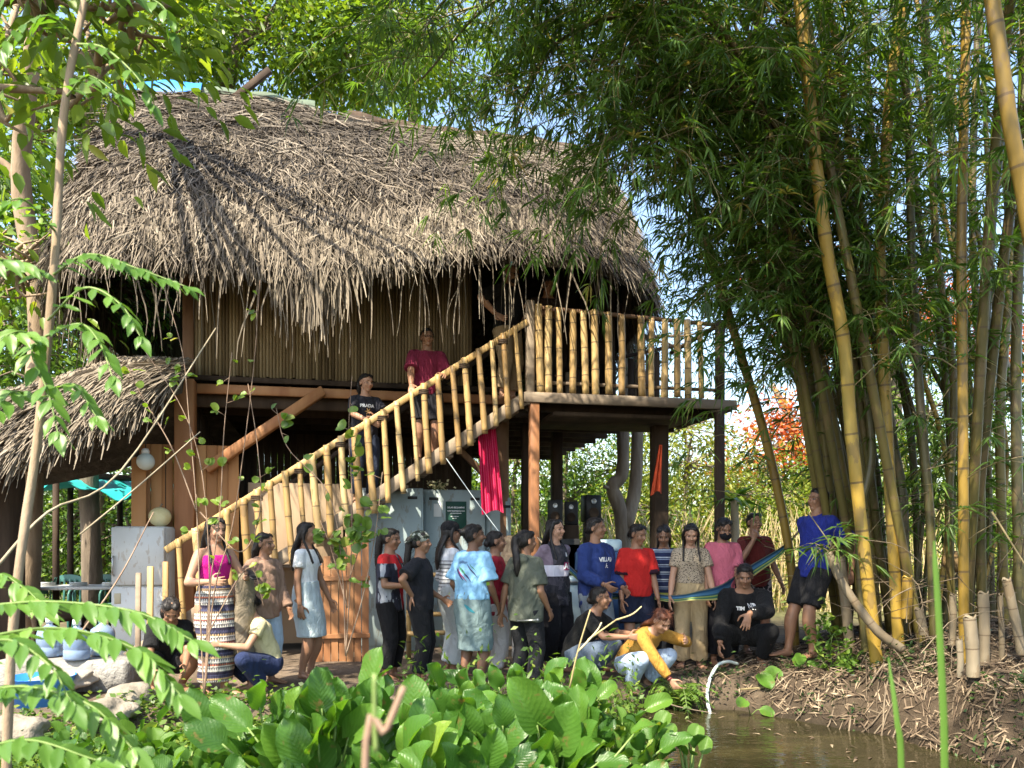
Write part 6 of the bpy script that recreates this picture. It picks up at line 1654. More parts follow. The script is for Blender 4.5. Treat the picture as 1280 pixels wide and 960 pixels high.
# dead twigs tangled round the bases
tg = MB()
for k in range(260):
    px, d = rng.uniform(1010, 1330), rng.uniform(6.2, 8.8); x, y, _ = P(px, HYP, d); z = gz(x, y); L = rng.uniform(.25, .9)
    if px < 1075: continue
    dr = unit(rng.normal(size=3) * [1, .6, .8]); o = np.array([x, y, z + abs(rng.normal()) * .55])
    tg.tube(smooth_path([o, o + dr * L * .5 + rng.normal(size=3) * .05, o + dr * L - [0, 0, .15 * L]], 6), np.linspace(.005, .0015, 6), 4, cap=False)
tag(tg.build('dead_twigs', M['dead_twig']), 'tangle of dead thin twigs around the bamboo bases', 'twigs', kind='stuff')
# ================================================================== trees and bushes
LG = [(0, (.045, .09, .016)), (.5, (.095, .17, .028)), (.85, (.16, .25, .04)), (1, (.25, .28, .06))]
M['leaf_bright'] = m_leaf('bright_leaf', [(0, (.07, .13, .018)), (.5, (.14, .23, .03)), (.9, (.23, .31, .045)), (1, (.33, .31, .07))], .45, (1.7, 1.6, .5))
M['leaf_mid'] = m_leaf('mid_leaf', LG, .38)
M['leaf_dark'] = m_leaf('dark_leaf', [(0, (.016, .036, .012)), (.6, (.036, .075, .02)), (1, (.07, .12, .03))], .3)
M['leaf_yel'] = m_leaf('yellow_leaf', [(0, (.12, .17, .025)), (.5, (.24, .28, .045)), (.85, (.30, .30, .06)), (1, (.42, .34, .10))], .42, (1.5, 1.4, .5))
M['flower_red'] = m_leaf('flame_blossom', [(0, (.40, .05, .012)), (.5, (.56, .13, .025)), (.8, (.60, .28, .05)), (1, (.35, .36, .06))], .35, (1.2, 1.0, .8))
M['bark'] = m_varied('grey_bark', [(0, (.07, .055, .042)), (.5, (.17, .135, .10)), (1, (.30, .25, .19))], 5, (1, 1, .25), .9, bump=.8, bdist=.03)
M['bark_pale'] = m_varied('pale_bark', [(0, (.16, .13, .09)), (.5, (.30, .25, .17)), (1, (.44, .38, .28))], 6, (1, 1, .3), .85, bump=.6, bdist=.01)
M['bark_tan'] = m_varied('tan_bark', [(0, (.12, .085, .055)), (.5, (.26, .19, .125)), (1, (.40, .31, .22))], 5, (1, 1, .3), .9, bump=.7, bdist=.02)
def crown_blob(lv, br, hub, c, r, n, L, W, kind='simple', cl=22, shell=.55, droop=.15, spread=.28):
    """leaf clumps spread through an uneven volume, joined to the hub by branches"""
    c = np.array(c, float); r = np.array(r, float)
    nc = max(6, int(n / cl))
    u = unit(rng.normal(size=(nc, 3))); rad = rng.uniform(shell, 1, nc) ** .6
    lump = 1 + .35 * vnoise(u * 1.6 + c, 1, 2)
    ctr = c + u * r * (rad * lump)[:, None]
    for p in ctr[::max(1, nc // 14)]:
        m_ = (hub + p) / 2 + rng.normal(size=3) * .15
        br.tube(smooth_path([hub, m_, p], 6), np.linspace(.032, .007, 6), 5, cap=False)
    k = rng.poisson(cl, nc); idx = np.repeat(np.arange(nc), k); N = len(idx)
    cs = rng.uniform(.7, 1.4, nc) * spread
    off = rng.normal(size=(N, 3)) * cs[idx][:, None] * np.array([1, 1, .6])
    d = unit(off + u[idx] * .5 * cs[idx][:, None] + np.array([0, 0, -.10]) + rng.normal(size=(N, 3)) * .12)
    tone = rng.normal(.45, .2, nc)
    leaves(lv, ctr[idx] + off, d, rng.uniform(.6, 1.15, N) * L, rng.uniform(.6, 1.15, N) * W, kind, None, np.clip(tone[idx] + rng.normal(size=N) * .14, 0, 1), droop=droop)
def tree(name, label, cat, base, trunk, r0, r1, blobs, mat, bark, L=.12, W=.06, kind='simple', group=None, cl=22, extra_limbs=(), mat2=None, spread=.28):
    base = np.array(base, float); base[2] = gz(base[0], base[1]) - .1
    root = empty(name, base, 0, label, cat, group)
    pth = smooth_path([base] + [np.array(t, float) for t in trunk], 22) - base
    q = MB(); n = len(pth); q.tube(pth, np.linspace(r0, r1, n) * (1 + .05 * np.sin(np.arange(n) * 2.1)), 12)
    for lp in extra_limbs:
        ps = smooth_path([np.array(a, float) for a in lp[0]], 12) - base; q.tube(ps, np.linspace(lp[1], lp[2], 12), 9)
    br, lv, lv2 = q, MB(), MB()
    for b in blobs:
        c, r, nl = b[0], b[1], b[2]
        dd = np.linalg.norm(pth + base - np.array(c), axis=1); i = int(np.clip(np.argmin(dd), n // 3, n - 1)); hub = pth[i]
        cc = np.array(c, float) - base
        mid = hub * .45 + cc * .55 + np.array([0, 0, .12]); q.tube(smooth_path([hub, mid, cc], 10), np.linspace(max(.02, r1 * .55), .015, 10), 7)
        crown_blob(lv2 if (len(b) > 3 and b[3]) else lv, br, cc, cc, r, nl, L, W, kind, cl, spread=spread)
    q.build('trunk', bark, root)
    if lv.n: lv.build('crown', mat, root)
    if lv2.n: lv2.build('blossom', mat2, root)
    return root
# the tan-barked tree on the left; unseen crown masses added above the pond shade the row of people
tree('shade_tree', 'tan barked tree at the left edge whose leaves hang over the picture corner', 'tree', P(30, 700, 10.6), [P(45, 500, 10.6), P(48, 380, 10.5), P(26, 230, 10.3), P(36, 110, 10.0), P(50, 0, 9.6), P(70, -120, 9.0)], .15, .08,
     [(P(40, -10, 5.8), (.7, .5, .3), 300), (P(160, 10, 5.9), (.5, .4, .2), 150), (P(-10, 110, 5.6), (.35, .4, .4), 150), (P(120, 95, 5.8), (.28, .3, .16), 70), (P(20, 330, 9.4), (.6, .6, .7), 380),
      ((-3.3, 4.9, 6.7), (.9, 1.0, .5), 700), ((-2.3, 5.0, 6.7), (1.1, 1.1, .6), 1500), ((-1.0, 4.8, 7.0), (1.2, 1.1, .6), 1700), ((.3, 4.6, 7.1), (1.1, 1.1, .6), 1500), ((1.3, 4.5, 7.0), (.9, 1.0, .5), 900), ((-3.2, 3.4, 6.4), (.9, .9, .5), 400)],
     M['leaf_bright'], M['bark_tan'], .18, .08, 'oval', cl=14, spread=.34, extra_limbs=[([P(28, 235, 10.3), P(5, 205, 10.3), P(-40, 180, 10.3)], .07, .04)])
BT = 'trees behind the house'
tree('leafy_tree', 'bright green tree behind the roof ridge with a dark slanting limb', 'tree', P(250, 700, 17.5), [P(255, 300, 17.5), P(290, 80, 17.2), P(345, 20, 17.0), P(400, -60, 17)], .22, .12,
     [(P(330, 40, 16.6), (1.7, 1.5, 1.1), 3224), (P(430, 60, 17.0), (1.6, 1.4, 1.1), 2852), (P(250, 20, 16.8), (1.3, 1.4, .9), 1860), (P(380, -60, 17), (2, 1.5, 1), 1550), (P(480, 20, 17.4), (1.2, 1.2, 1.2), 1488)], M['leaf_bright'], M['bark'], .20, .095, group=BT)
tree('leafy_tree', 'yellow green tree left of the roof, between trunk and thatch', 'tree', P(120, 700, 15.5), [P(120, 400, 15.5), P(110, 200, 15.3), P(120, 60, 15.3)], .18, .09,
     [(P(120, 100, 15.2), (1.4, 1.2, .9), 2232), (P(40, 170, 15.0), (1.3, 1.2, 1.1), 1984), (P(60, 300, 15.2), (1.3, 1.2, 1.2), 1860), (P(190, 50, 15.6), (1.0, 1, .7), 1364), (P(20, 420, 15), (1.2, 1.2, 1.2), 1488), (P(110, 400, 15.6), (1.1, 1, 1.0), 1240), (P(0, 40, 15.4), (1.4, 1.2, 1), 1736)], M['leaf_bright'], M['bark_tan'], .19, .09, group=BT)
tree('leafy_tree', 'loose pale green tree behind the roof top, left of the bamboo', 'tree', P(520, 700, 20), [P(520, 300, 20), P(515, 120, 20), P(500, 0, 20)], .2, .09,
     [(P(500, 90, 19.6), (1.3, 1.2, 1.2), 1612), (P(560, 60, 20), (1.5, 1.2, 1.2), 1488), (P(440, 110, 20), (1.2, 1, 1), 1116)], M['leaf_bright'], M['bark'], .19, .09, group=BT)
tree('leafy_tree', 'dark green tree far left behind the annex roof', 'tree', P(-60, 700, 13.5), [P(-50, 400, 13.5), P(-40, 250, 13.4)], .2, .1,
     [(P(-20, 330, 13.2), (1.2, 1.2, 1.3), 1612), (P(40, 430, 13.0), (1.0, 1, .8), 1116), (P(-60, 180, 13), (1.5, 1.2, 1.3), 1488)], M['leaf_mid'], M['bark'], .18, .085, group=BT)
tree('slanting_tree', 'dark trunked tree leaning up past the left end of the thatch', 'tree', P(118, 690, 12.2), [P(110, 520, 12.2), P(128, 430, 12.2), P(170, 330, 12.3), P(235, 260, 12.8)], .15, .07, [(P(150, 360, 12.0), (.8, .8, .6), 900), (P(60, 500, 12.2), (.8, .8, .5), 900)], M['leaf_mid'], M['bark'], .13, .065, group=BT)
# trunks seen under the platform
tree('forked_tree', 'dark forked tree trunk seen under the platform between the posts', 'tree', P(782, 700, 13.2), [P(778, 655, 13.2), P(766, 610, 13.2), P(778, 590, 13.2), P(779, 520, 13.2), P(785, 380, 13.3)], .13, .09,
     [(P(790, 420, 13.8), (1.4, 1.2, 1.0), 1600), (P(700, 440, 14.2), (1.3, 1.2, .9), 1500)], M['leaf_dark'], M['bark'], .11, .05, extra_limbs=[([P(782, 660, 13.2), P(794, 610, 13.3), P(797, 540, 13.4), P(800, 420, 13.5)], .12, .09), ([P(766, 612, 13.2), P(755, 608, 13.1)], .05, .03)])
# bushes beyond the house: sunlit, fine leaved
BU = 'sunlit bushes beyond the house'
for k, (px, d, w_, h_, mt, lab) in enumerate([
        (640, 19.5, 1.7, 4.6, 'leaf_bright', 'light green bush beyond the house seen left of the reddish post'),
        (705, 20.5, 1.8, 5.2, 'leaf_mid', 'mid green bush beyond the house seen right of the reddish post'),
        (770, 21.5, 1.8, 4.6, 'leaf_bright', 'light green bush beyond the house seen behind the forked trunk'),
        (855, 19.5, 1.9, 4.4, 'leaf_yel', 'bright bush beyond the house seen between the right platform posts'),
        (930, 20.5, 1.9, 3.4, 'leaf_yel', 'yellow green bush right of the platform corner post'),
        (1000, 21.0, 2.0, 3.3, 'leaf_bright', 'bright bush behind the head of the leaning man'),
        (1080, 20.0, 2.0, 3.8, 'leaf_yel', 'yellow green bush glimpsed through the left of the bamboo clump'),
        (1165, 19.0, 2.0, 4.6, 'leaf_bright', 'bright bush glimpsed through the middle of the bamboo clump'),
        (1250, 18.0, 2.1, 4.8, 'leaf_bright', 'bright bush glimpsed through the right of the bamboo clump'),
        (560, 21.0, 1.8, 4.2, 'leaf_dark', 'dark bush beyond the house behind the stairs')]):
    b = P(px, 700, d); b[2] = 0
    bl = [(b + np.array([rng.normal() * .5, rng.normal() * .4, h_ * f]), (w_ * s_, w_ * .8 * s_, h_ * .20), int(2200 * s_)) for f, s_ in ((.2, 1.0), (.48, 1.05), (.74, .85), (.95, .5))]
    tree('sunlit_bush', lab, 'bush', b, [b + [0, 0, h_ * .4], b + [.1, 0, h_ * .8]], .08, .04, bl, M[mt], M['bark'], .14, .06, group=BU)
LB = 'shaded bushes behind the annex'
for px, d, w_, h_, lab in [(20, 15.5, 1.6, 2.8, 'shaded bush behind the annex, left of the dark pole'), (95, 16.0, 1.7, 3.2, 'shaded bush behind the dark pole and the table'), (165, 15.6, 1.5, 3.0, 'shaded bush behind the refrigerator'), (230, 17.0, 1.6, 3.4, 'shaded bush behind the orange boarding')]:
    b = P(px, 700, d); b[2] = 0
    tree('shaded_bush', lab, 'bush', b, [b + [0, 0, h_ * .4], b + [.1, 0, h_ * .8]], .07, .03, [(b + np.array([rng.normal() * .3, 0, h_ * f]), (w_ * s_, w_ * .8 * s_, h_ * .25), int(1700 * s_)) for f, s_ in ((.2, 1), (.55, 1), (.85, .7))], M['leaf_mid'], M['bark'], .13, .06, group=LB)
# flame trees with orange red blossom
tree('flame_tree', 'flame tree with orange blossom right of the platform corner', 'tree', P(1010, 700, 24), [P(1005, 600, 24), P(985, 520, 24), P(965, 480, 24)], .16, .08,
     [(P(965, 560, 22), (1.3, 1.0, .5), 1000, True), (P(985, 520, 22.4), (1.1, 1.0, .5), 700, True), (P(935, 595, 22), (1.0, 1, .45), 450, True), (P(1020, 570, 22), (1.0, 1, .5), 400, True), (P(985, 600, 23.6), (1.8, 1.2, .6), 1000)], M['leaf_bright'], M['bark'], .17, .11, mat2=M['flower_red'])
tree('flame_tree', 'flame tree with red blossom glimpsed high through the bamboo', 'tree', P(1130, 700, 26), [P(1120, 500, 26), P(1100, 380, 26)], .2, .1,
     [(P(985, 335, 25), (1.1, 1, .6), 1700, True), (P(1050, 400, 25), (1.6, 1.2, .9), 2600, True), (P(1170, 390, 25), (1.4, 1.1, .9), 2200, True), (P(1262, 430, 25), (1.4, 1.1, 1.0), 2000, True), (P(1105, 450, 26), (2.2, 1.4, 1), 1300)], M['leaf_mid'], M['bark'], .17, .11, mat2=M['flower_red'])
# young spiky palm-like plant and a thin pale trunk
b = P(918, 700, 11.8); b[2] = 0
pl = empty('spiky_plant', b, 0, 'young spiky leaved plant on a thin grey trunk behind the pink tee', 'plant')
q = MB(); q.tube(smooth_path([b - b, (.02, 0, 1.0), (0, 0, 2.0)], 12), np.linspace(.07, .055, 12) * (1 + .08 * (np.arange(12) % 2)), 10); q.build('trunk', M['bark_pale'], pl)
q = MB(); a = rng.uniform(0, 2 * np.pi, 26); el = rng.uniform(-.3, .9, 26); leaves(q, np.tile([0, 0, 2.0], (26, 1)) + rng.normal(size=(26, 3)) * .03, np.stack([np.cos(a) * np.cos(el), np.sin(a) * np.cos(el), np.sin(el)], -1), .55, .06, 'blade', droop=.35); q.build('leaves', M['leaf_mid'], pl)
# dry reed thicket and far woods: masses nobody could count
lv, st = MB(), MB()
N = 900; X = rng.uniform(-1, 9, N); Y = rng.uniform(15.5, 19, N)
for x, y in zip(X, Y):
    h_ = rng.uniform(.8, 2.3); st.tube(np.array([(x, y, -.1), (x + rng.normal() * .1, y, h_ * .6), (x + rng.normal() * .25, y + rng.normal() * .1, h_)]), [.016, .013, .006], 4, cap=False)
M['straw'] = m_varied('dry_straw', [(0, (.22, .16, .07)), (.5, (.42, .34, .17)), (1, (.58, .50, .30))], 4, rough=.8, bump=0, rndmix=.8)
tag(st.build('dry_reeds', M['straw']), 'pale dry reed stems standing behind the row of people', 'reeds', kind='stuff')
k = 9000; ps = np.stack([rng.uniform(-1, 9.5, k), rng.uniform(15, 19.5, k), rng.gamma(2, .45, k)], -1)
leaves(lv, ps, rng.normal(size=(k, 3)), rng.uniform(.08, .2, k), rng.uniform(.02, .045, k), 'blade'); tag(lv.build('undergrowth', M['leaf_yel']), 'sunlit yellow green undergrowth behind the row of people', 'undergrowth', kind='stuff')
lv = MB()
k = 700; ang = rng.uniform(-1.0, 1.0, k); dist = rng.uniform(34, 62, k); c = np.stack([np.tan(ang) * dist, dist, np.zeros(k)], -1)
hh = rng.uniform(2, 6, k) * np.where(ang < -.1, 1.25, .85)
for ci, h_ in zip(c, hh):
    n = 60; p = ci + rng.normal(size=(n, 3)) * [1.4, 1.4, 0] + np.stack([np.zeros(n), np.zeros(n), h_ * np.sqrt(rng.random(n))], -1)
    leaves(lv, p, rng.normal(size=(n, 3)), rng.uniform(.35, .7, n), rng.uniform(.25, .5, n), 'simple', rnd=np.clip(rng.normal(.5, .2) + rng.normal(size=n) * .12, 0, 1))
tag(lv.build('forest', M['leaf_mid']), 'far belt of woodland closing the view', 'woods', kind='stuff')
# ================================================================== plants at the water's edge and in the foreground
M['leaf_water'] = m_leaf('water_plant_leaf', [(0, (.040, .11, .018)), (.45, (.085, .195, .030)), (.85, (.15, .28, .040)), (.96, (.26, .36, .06)), (1, (.38, .36, .12))], .42, (1.9, 1.8, .5), .36, .45, vein=True)
M['leaf_hya'] = m_leaf('hyacinth_leaf', [(0, (.035, .10, .02)), (.6, (.075, .17, .03)), (.92, (.15, .26, .04)), (1, (.38, .40, .12))], .38, (1.7, 1.7, .5), .42, .35, vein=True)
M['leaf_comp'] = m_leaf('compound_leaf', [(0, (.06, .14, .022)), (.6, (.12, .235, .04)), (1, (.20, .33, .06))], .42, (1.7, 1.7, .5), .4)
M['stalk'] = m_varied('green_stalk', [(0, (.06, .10, .02)), (.5, (.13, .20, .05)), (1, (.25, .30, .12))], 5, rough=.5, bump=.05)
M['stem_brown'] = m_varied('brown_twig', [(0, (.12, .075, .05)), (.5, (.24, .16, .11)), (1, (.36, .27, .2))], 9, rough=.7, bump=.1)
def blade(mb, base, fwd, up, L, W, curl=.35, wave=.02, rnd=None, shape='heart', cup=.12):
    """one broad leaf blade as a curved sheet with a fold along the midrib"""
    nu, nv = 11, 7
    f, s, u = frame_from(fwd, up)
    U = np.linspace(0, 1, nu)
    if shape == 'heart': wd = np.interp(U, [0, .06, .18, .38, .6, .8, .93, 1], [.14, .66, .94, 1, .92, .66, .32, .0])
    elif shape == 'round': wd = np.interp(U, [0, .08, .3, .55, .8, .95, 1], [.15, .6, .95, 1, .75, .3, .0])
    else: wd = np.interp(U, [0, .1, .3, .5, .7, .85, .93, 1], [.08, .6, .98, .92, .62, .30, .13, .0])
    V = np.linspace(-1, 1, nv); ph = random.random() * 6
    G = np.zeros((nu, nv, 3)); TC = U[:, None] - .38 * np.abs(V)[None] + .5
    for i, a in enumerate(U):
        th = curl * a * a * 1.4; cen = base + f * (L * (a - curl * .25 * a ** 3)) - u * (L * .5 * curl * a ** 2)
        uu = u * math.cos(th) + f * math.sin(th)
        for j, v in enumerate(V):
            lift = cup * abs(v) * W * wd[i] + wave * math.sin(a * 9 + ph + v * 2) * v * v
            back = -.10 * L * (v * v) * max(0, 1 - a * 6) if shape == 'heart' else 0
            G[i, j] = cen + s * (v * wd[i] * W * .5) + uu * lift + f * back
    mb.grid(G, rnd=random.random() if rnd is None else rnd, t=TC.ravel(), flip=True)
def water_plant(px, py_base, d, n, L, hgt, label, tilt=None):
    n, L, hgt = int(n * 2.0), L * .84, hgt * 1.14
    b = P(px, HYP, d); b[2] = min(ZW, gz(b[0], b[1])) - .02 if shore_dist(b[0], b[1]) < .1 else gz(b[0], b[1]) - .02
    root = empty('broad_leaved_plant', b, random.uniform(-.2, .2), label, 'water plant', 'broad leaved water plants at the pond edge')
    lv, st = MB(), MB()
    for k in range(n):
        az = rng.uniform(0, 2 * np.pi) if k > n * .4 else rng.uniform(-2.4, -.7); sp = rng.uniform(.12, .5) if k < n * .75 else rng.uniform(.5, .95)
        h_ = hgt * rng.uniform(.62, 1.0) * (1 - .28 * sp); hd = np.array([math.cos(az), math.sin(az), 0])
        tip = hd * h_ * sp * .8 + np.array([0, 0, h_]); mid = hd * h_ * sp * .28 + np.array([0, 0, h_ * .55]); pth = smooth_path([np.zeros(3), mid, tip], 9)
        st.tube(pth, np.linspace(.011, .006, 9), 7)
        e = unit(pth[-1] - pth[-2]); pitch = rng.uniform(-.25, .55)
        fw = unit(e * (1 - .5 * pitch) + hd * (pitch) + rng.normal(size=3) * .16)
        upv = unit(np.array([0, 0, .8]) - hd * .2 + rng.normal(size=3) * .3 + np.array([0, -.85, 0]))
        ll = L * rng.uniform(.62, 1.12)
        blade(lv, pth[-1], fw, upv, ll, ll * rng.uniform(.54, .74), rng.uniform(.1, .55), .012, min(1, max(0, rng.normal(.42, .22))), 'heart', rng.uniform(.05, .35))
    lv.build('leaves', M['leaf_water'], root); st.build('stalks', M['stalk'], root)
for a in [(345, 0, 4.9, 11, .34, .92, 'broad leaved plant nearest the crouching woman with the notebook'),
          (405, 0, 4.6, 12, .36, 1.02, 'big sunlit broad leaved plant below the plank screen'),
          (455, 0, 4.9, 11, .32, .98, 'broad leaved plant below the red and black jersey'),
          (505, 0, 4.4, 12, .34, .78, 'broad leaved plant below the camouflage cap'),
          (565, 0, 4.9, 12, .32, .86, 'broad leaved plant below the light blue tee'),
          (600, 0, 4.2, 11, .34, .78, 'broad leaved plant in front of the olive tee, lower row'),
          (650, 0, 4.9, 11, .32, .88, 'broad leaved plant below the olive green hooded tee'),
          (690, 0, 4.6, 12, .38, .94, 'tall broad leaved plant below the navy sweatshirt'),
          (722, 0, 5.0, 11, .34, .92, 'broad leaved plant before the crouching woman in black'),
          (712, 0, 4.4, 10, .34, .72, 'broad leaved plant left of the yellow sweater, front row'),
          (545, 0, 3.8, 10, .32, .50, 'low broad leaved plant at the bottom middle'),
          (660, 0, 3.9, 10, .32, .56, 'low broad leaved plant at the bottom below the tall one'),
          (455, 0, 3.7, 10, .34, .50, 'low broad leaved plant around the pale flower stalk'),
          (610, 0, 5.5, 9, .28, .75, 'broad leaved plant farthest back below the crimson tee'),
          (430, 0, 5.3, 10, .32, .86, 'broad leaved plant in the back row below the twiggy stems'),
          (540, 0, 4.6, 11, .33, .86, 'broad leaved plant below the thin striped white top'),
          (690, 0, 5.4, 10, .30, .80, 'broad leaved plant in the back row below the black jersey'),
          (620, 0, 4.6, 11, .33, .86, 'broad leaved plant below the wrapped grey skirt'),
          (676, 0, 4.0, 10, .33, .60, 'broad leaved plant at the bottom, lower right of the tall one'),
          (570, 0, 3.5, 9, .30, .42, 'lowest broad leaved plant at the bottom edge of the middle'),
          (460, 0, 5.9, 9, .28, .92, 'broad leaved plant at the foot of the woman in the red and black jersey'),
          (520, 0, 6.0, 9, .27, .88, 'broad leaved plant at the foot of the woman in the camouflage cap'),
          (575, 0, 5.9, 9, .28, .90, 'broad leaved plant at the foot of the woman in the light blue tee'),
          (632, 0, 6.0, 9, .27, .88, 'broad leaved plant at the foot of the woman in the crimson tee'),
          (672, 0, 5.9, 9, .28, .92, 'broad leaved plant at the foot of the woman in the olive tee'),
          (715, 0, 5.7, 9, .30, .92, 'broad leaved plant at the foot of the woman in the navy sweatshirt'),
          (500, 0, 5.5, 9, .28, .78, 'broad leaved plant farthest back below the black track trousers')]: water_plant(*a)
# water hyacinths
def hyacinth(loc, n, s, rz):
    root = empty('water_hyacinth', loc, rz, 'small glossy round leaved water hyacinth among its like on the pond edge', 'water hyacinth', 'water hyacinths covering the pond edge')
    lv, st = MB(), MB()
    for k in range(n):
        az = rng.uniform(0, 2 * np.pi); sp = rng.uniform(.1, .8); h_ = s * rng.uniform(.8, 2.0); hd = np.array([math.cos(az), math.sin(az), 0])
        pth = smooth_path([np.zeros(3), hd * h_ * sp * .4 + [0, 0, h_ * .5], hd * h_ * sp * .7 + [0, 0, h_]], 7); st.tube(pth, np.array([.007, .011, .012, .010, .007, .005, .005]), 7)
        fw = unit(hd * .7 + np.array([0, -.1, .8]) + rng.normal(size=3) * .2); l_ = s * rng.uniform(.75, 1.15)
        blade(lv, pth[-1], fw, unit(np.array([0, -.6, .8]) - hd * .4 + rng.normal(size=3) * .2), l_, l_ * .88, rng.uniform(.0, .4), .004, min(1, max(0, rng.normal(.5, .25))), 'round', .25)
    lv.build('leaves', M['leaf_hya'], root); st.build('stalks', M['stalk'], root)
    return root
protos = [hyacinth(P(300, HYP, 4.0) * [1, 1, 0] + [0, 0, ZW], 8, .125, 0), hyacinth(P(215, HYP, 3.9) * [1, 1, 0] + [0, 0, ZW], 8, .13, 1), hyacinth(P(262, HYP, 4.5) * [1, 1, 0] + [0, 0, ZW], 9, .12, 2)]
k = 0
for tries in range(400):
    if k >= 84: break
    if k < 60: px, d = rng.uniform(60, 440), rng.uniform(3.5, 5.4)
    else: px, d = rng.uniform(640, 885), rng.uniform(4.9, 6.4)
    if k >= 60 and px > 800 + (5.6 - d) * 120: continue
    x, y, _ = P(px, HYP, d)
    if shore_dist(x, y) > .35: continue
    c = copy_thing(protos[k % 3]); c.location = (x, y, max(ZW, gz(x, y)) - .01); c.rotation_euler.z = rng.uniform(0, 6.28); s_ = rng.uniform(.75, 1.15); c.scale = (s_, s_, s_ * rng.uniform(.8, 1.4)); k += 1
# ground cover between path and pond
lv = MB(); N = 16000; px = rng.uniform(-40, 560, N); d = rng.uniform(4.6, 7.0, N); x = (px - CXP) / FPX * d; s_ = shore_dist(x, d)
keep = (s_ < .30 + .25 * vnoise(np.stack([x, d], -1), 1.4, 2)) & (s_ > -1.8); x, d = x[keep], d[keep]; N = len(x)
ps = np.stack([x, d, np.maximum(gh(x, d), ZW) + rng.gamma(2, .03, N)], -1); leaves(lv, ps, unit(rng.normal(size=(N, 3)) * [1, 1, .5]), rng.uniform(.03, .075, N), rng.uniform(.025, .055, N), 'simple', unit(rng.normal(size=(N, 3)) * .4 + [0, 0, 1])); 
tag(lv.build('ground_cover', M['leaf_mid']), 'low small leaved ground cover along the pond edge', 'ground cover', kind='stuff')
lv = MB(); N = 2600; px = rng.uniform(500, 800, N); d = rng.uniform(6.2, 7.3, N); x = (px - CXP) / FPX * d; ps = np.stack([x, d, np.maximum(gh(x, d), ZW) + rng.gamma(2, .09, N)], -1)
leaves(lv, ps, unit(rng.normal(size=(N, 3))), rng.uniform(.04, .10, N), rng.uniform(.02, .04, N), 'simple'); tag(lv.build('bank_weeds', M['leaf_mid']), 'weeds along the bank behind the large leaves', 'weeds', kind='stuff')
# thin sapling with compound leaves at the left
def frond(lv, st, pts, n, L, W, tone=.5, r=.006):
    path = smooth_path(pts, 24); st.tube(path, np.linspace(r, .002, 24), 6, cap=False, mat=1)
    for i in np.linspace(3, 23, n).astype(int):
        tg = unit(path[min(i + 1, 23)] - path[i - 1]); sd = unit(np.cross(tg, [0, 0, 1.])); sc = np.interp(i, [0, 8, 16, 23], [.75, 1.05, 1.0, .72])
        for sg in (-1, 1):
            dr = unit(tg * .75 + sd * sg * .75 + np.array([0, 0, -.42]) + rng.normal(size=3) * .1)
            blade(lv, path[i] + rng.normal(size=3) * .003, dr, unit(np.array([0, -.5, 1.]) + rng.normal(size=3) * .25), L * sc * rng.uniform(.85, 1.12), W * sc * rng.uniform(.85, 1.1), rng.uniform(.05, .4), .002, min(1, max(0, tone + rng.normal() * .16)), 'lance', .12)
    blade(lv, path[-1], unit(path[-1] - path[-2]), np.array([0, -.5, 1.]), L, W, .2, .002, tone, 'lance', .1)
def rel(pts, o): return [p - o for p in pts]
o = P(10, 960, 3.5); o[2] = gz(o[0], o[1]) - .1
sap = empty('slender_sapling', o, 0, 'slender pale trunked sapling with long compound leaves at the left edge', 'sapling')
tp = smooth_path(rel([o, P(8, 960, 3.5), P(20, 745, 3.5), P(48, 540, 3.55), P(68, 330, 3.6), P(80, 140, 3.65), P(106, 0, 3.75), P(130, -110, 3.8)], o), 40)
q = MB(); q.tube(tp, np.linspace(.022, .016, 40) * (1 + .06 * np.sin(np.arange(40) * 1.9)), 10)
lv, st = MB(), q
for pts, n, L, W, tn in [([P(64, 345, 3.6), P(110, 318, 3.4), P(170, 335, 3.3), P(232, 358, 3.25)], 10, .10, .042, .35),
                         ([P(64, 350, 3.6), P(30, 330, 3.3), P(-10, 325, 3.0), P(-60, 340, 2.8)], 7, .12, .05, .4),
                         ([P(58, 420, 3.55), P(100, 405, 3.3), P(125, 430, 3.2), P(140, 470, 3.1)], 5, .12, .05, .5),
                         ([P(58, 420, 3.55), P(40, 440, 3.4), P(60, 490, 3.3), P(72, 540, 3.2)], 5, .13, .055, .55),
                         ([P(58, 425, 3.55), P(20, 415, 3.3), P(-15, 440, 3.2)], 5, .12, .05, .6),
                         ([P(60, 400, 3.55), P(105, 360, 3.3), P(150, 380, 3.2), P(175, 420, 3.15)], 6, .11, .045, .5),
                         ([P(52, 500, 3.55), P(90, 480, 3.3), P(120, 520, 3.2)], 4, .11, .05, .6),
                         ([P(52, 500, 3.55), P(15, 490, 3.3), P(-10, 530, 3.2)], 4, .11, .05, .5),
                         ([P(70, 290, 3.6), P(30, 250, 3.4), P(-10, 260, 3.3)], 5, .11, .045, .6),
                         ([P(96, 55, 3.7), P(130, 60, 3.6), P(170, 95, 3.5), P(190, 130, 3.5)], 5, .11, .045, .3),
                         ([P(84, 120, 3.65), P(110, 95, 3.5), P(150, 120, 3.4)], 4, .11, .045, .35),
                         ([P(96, 50, 3.7), P(60, 20, 3.6), P(20, 40, 3.5), P(-10, 80, 3.4)], 6, .12, .05, .3),
                         ([P(104, 5, 3.75), P(140, -15, 3.7), P(200, 5, 3.6), P(215, 40, 3.6)], 5, .11, .05, .45),
                         ([P(104, 5, 3.75), P(70, -30, 3.7), P(10, -10, 3.6), P(-30, 20, 3.5)], 6, .12, .05, .45)]:
    frond(lv, st, rel(pts, o), int(n * 1.65), L * 1.02, W * .92, tn)
lv.build('leaves', M['leaf_comp'], sap); q.build('trunk', [M['bark_tan'], M['stalk']], sap)
o = P(-90, 960, 2.9); o[2] = -.2
sh = empty('feather_leaved_shrub', o, 0, 'shrub with arching feather like leaves filling the lower left corner', 'shrub')
lv = MB()
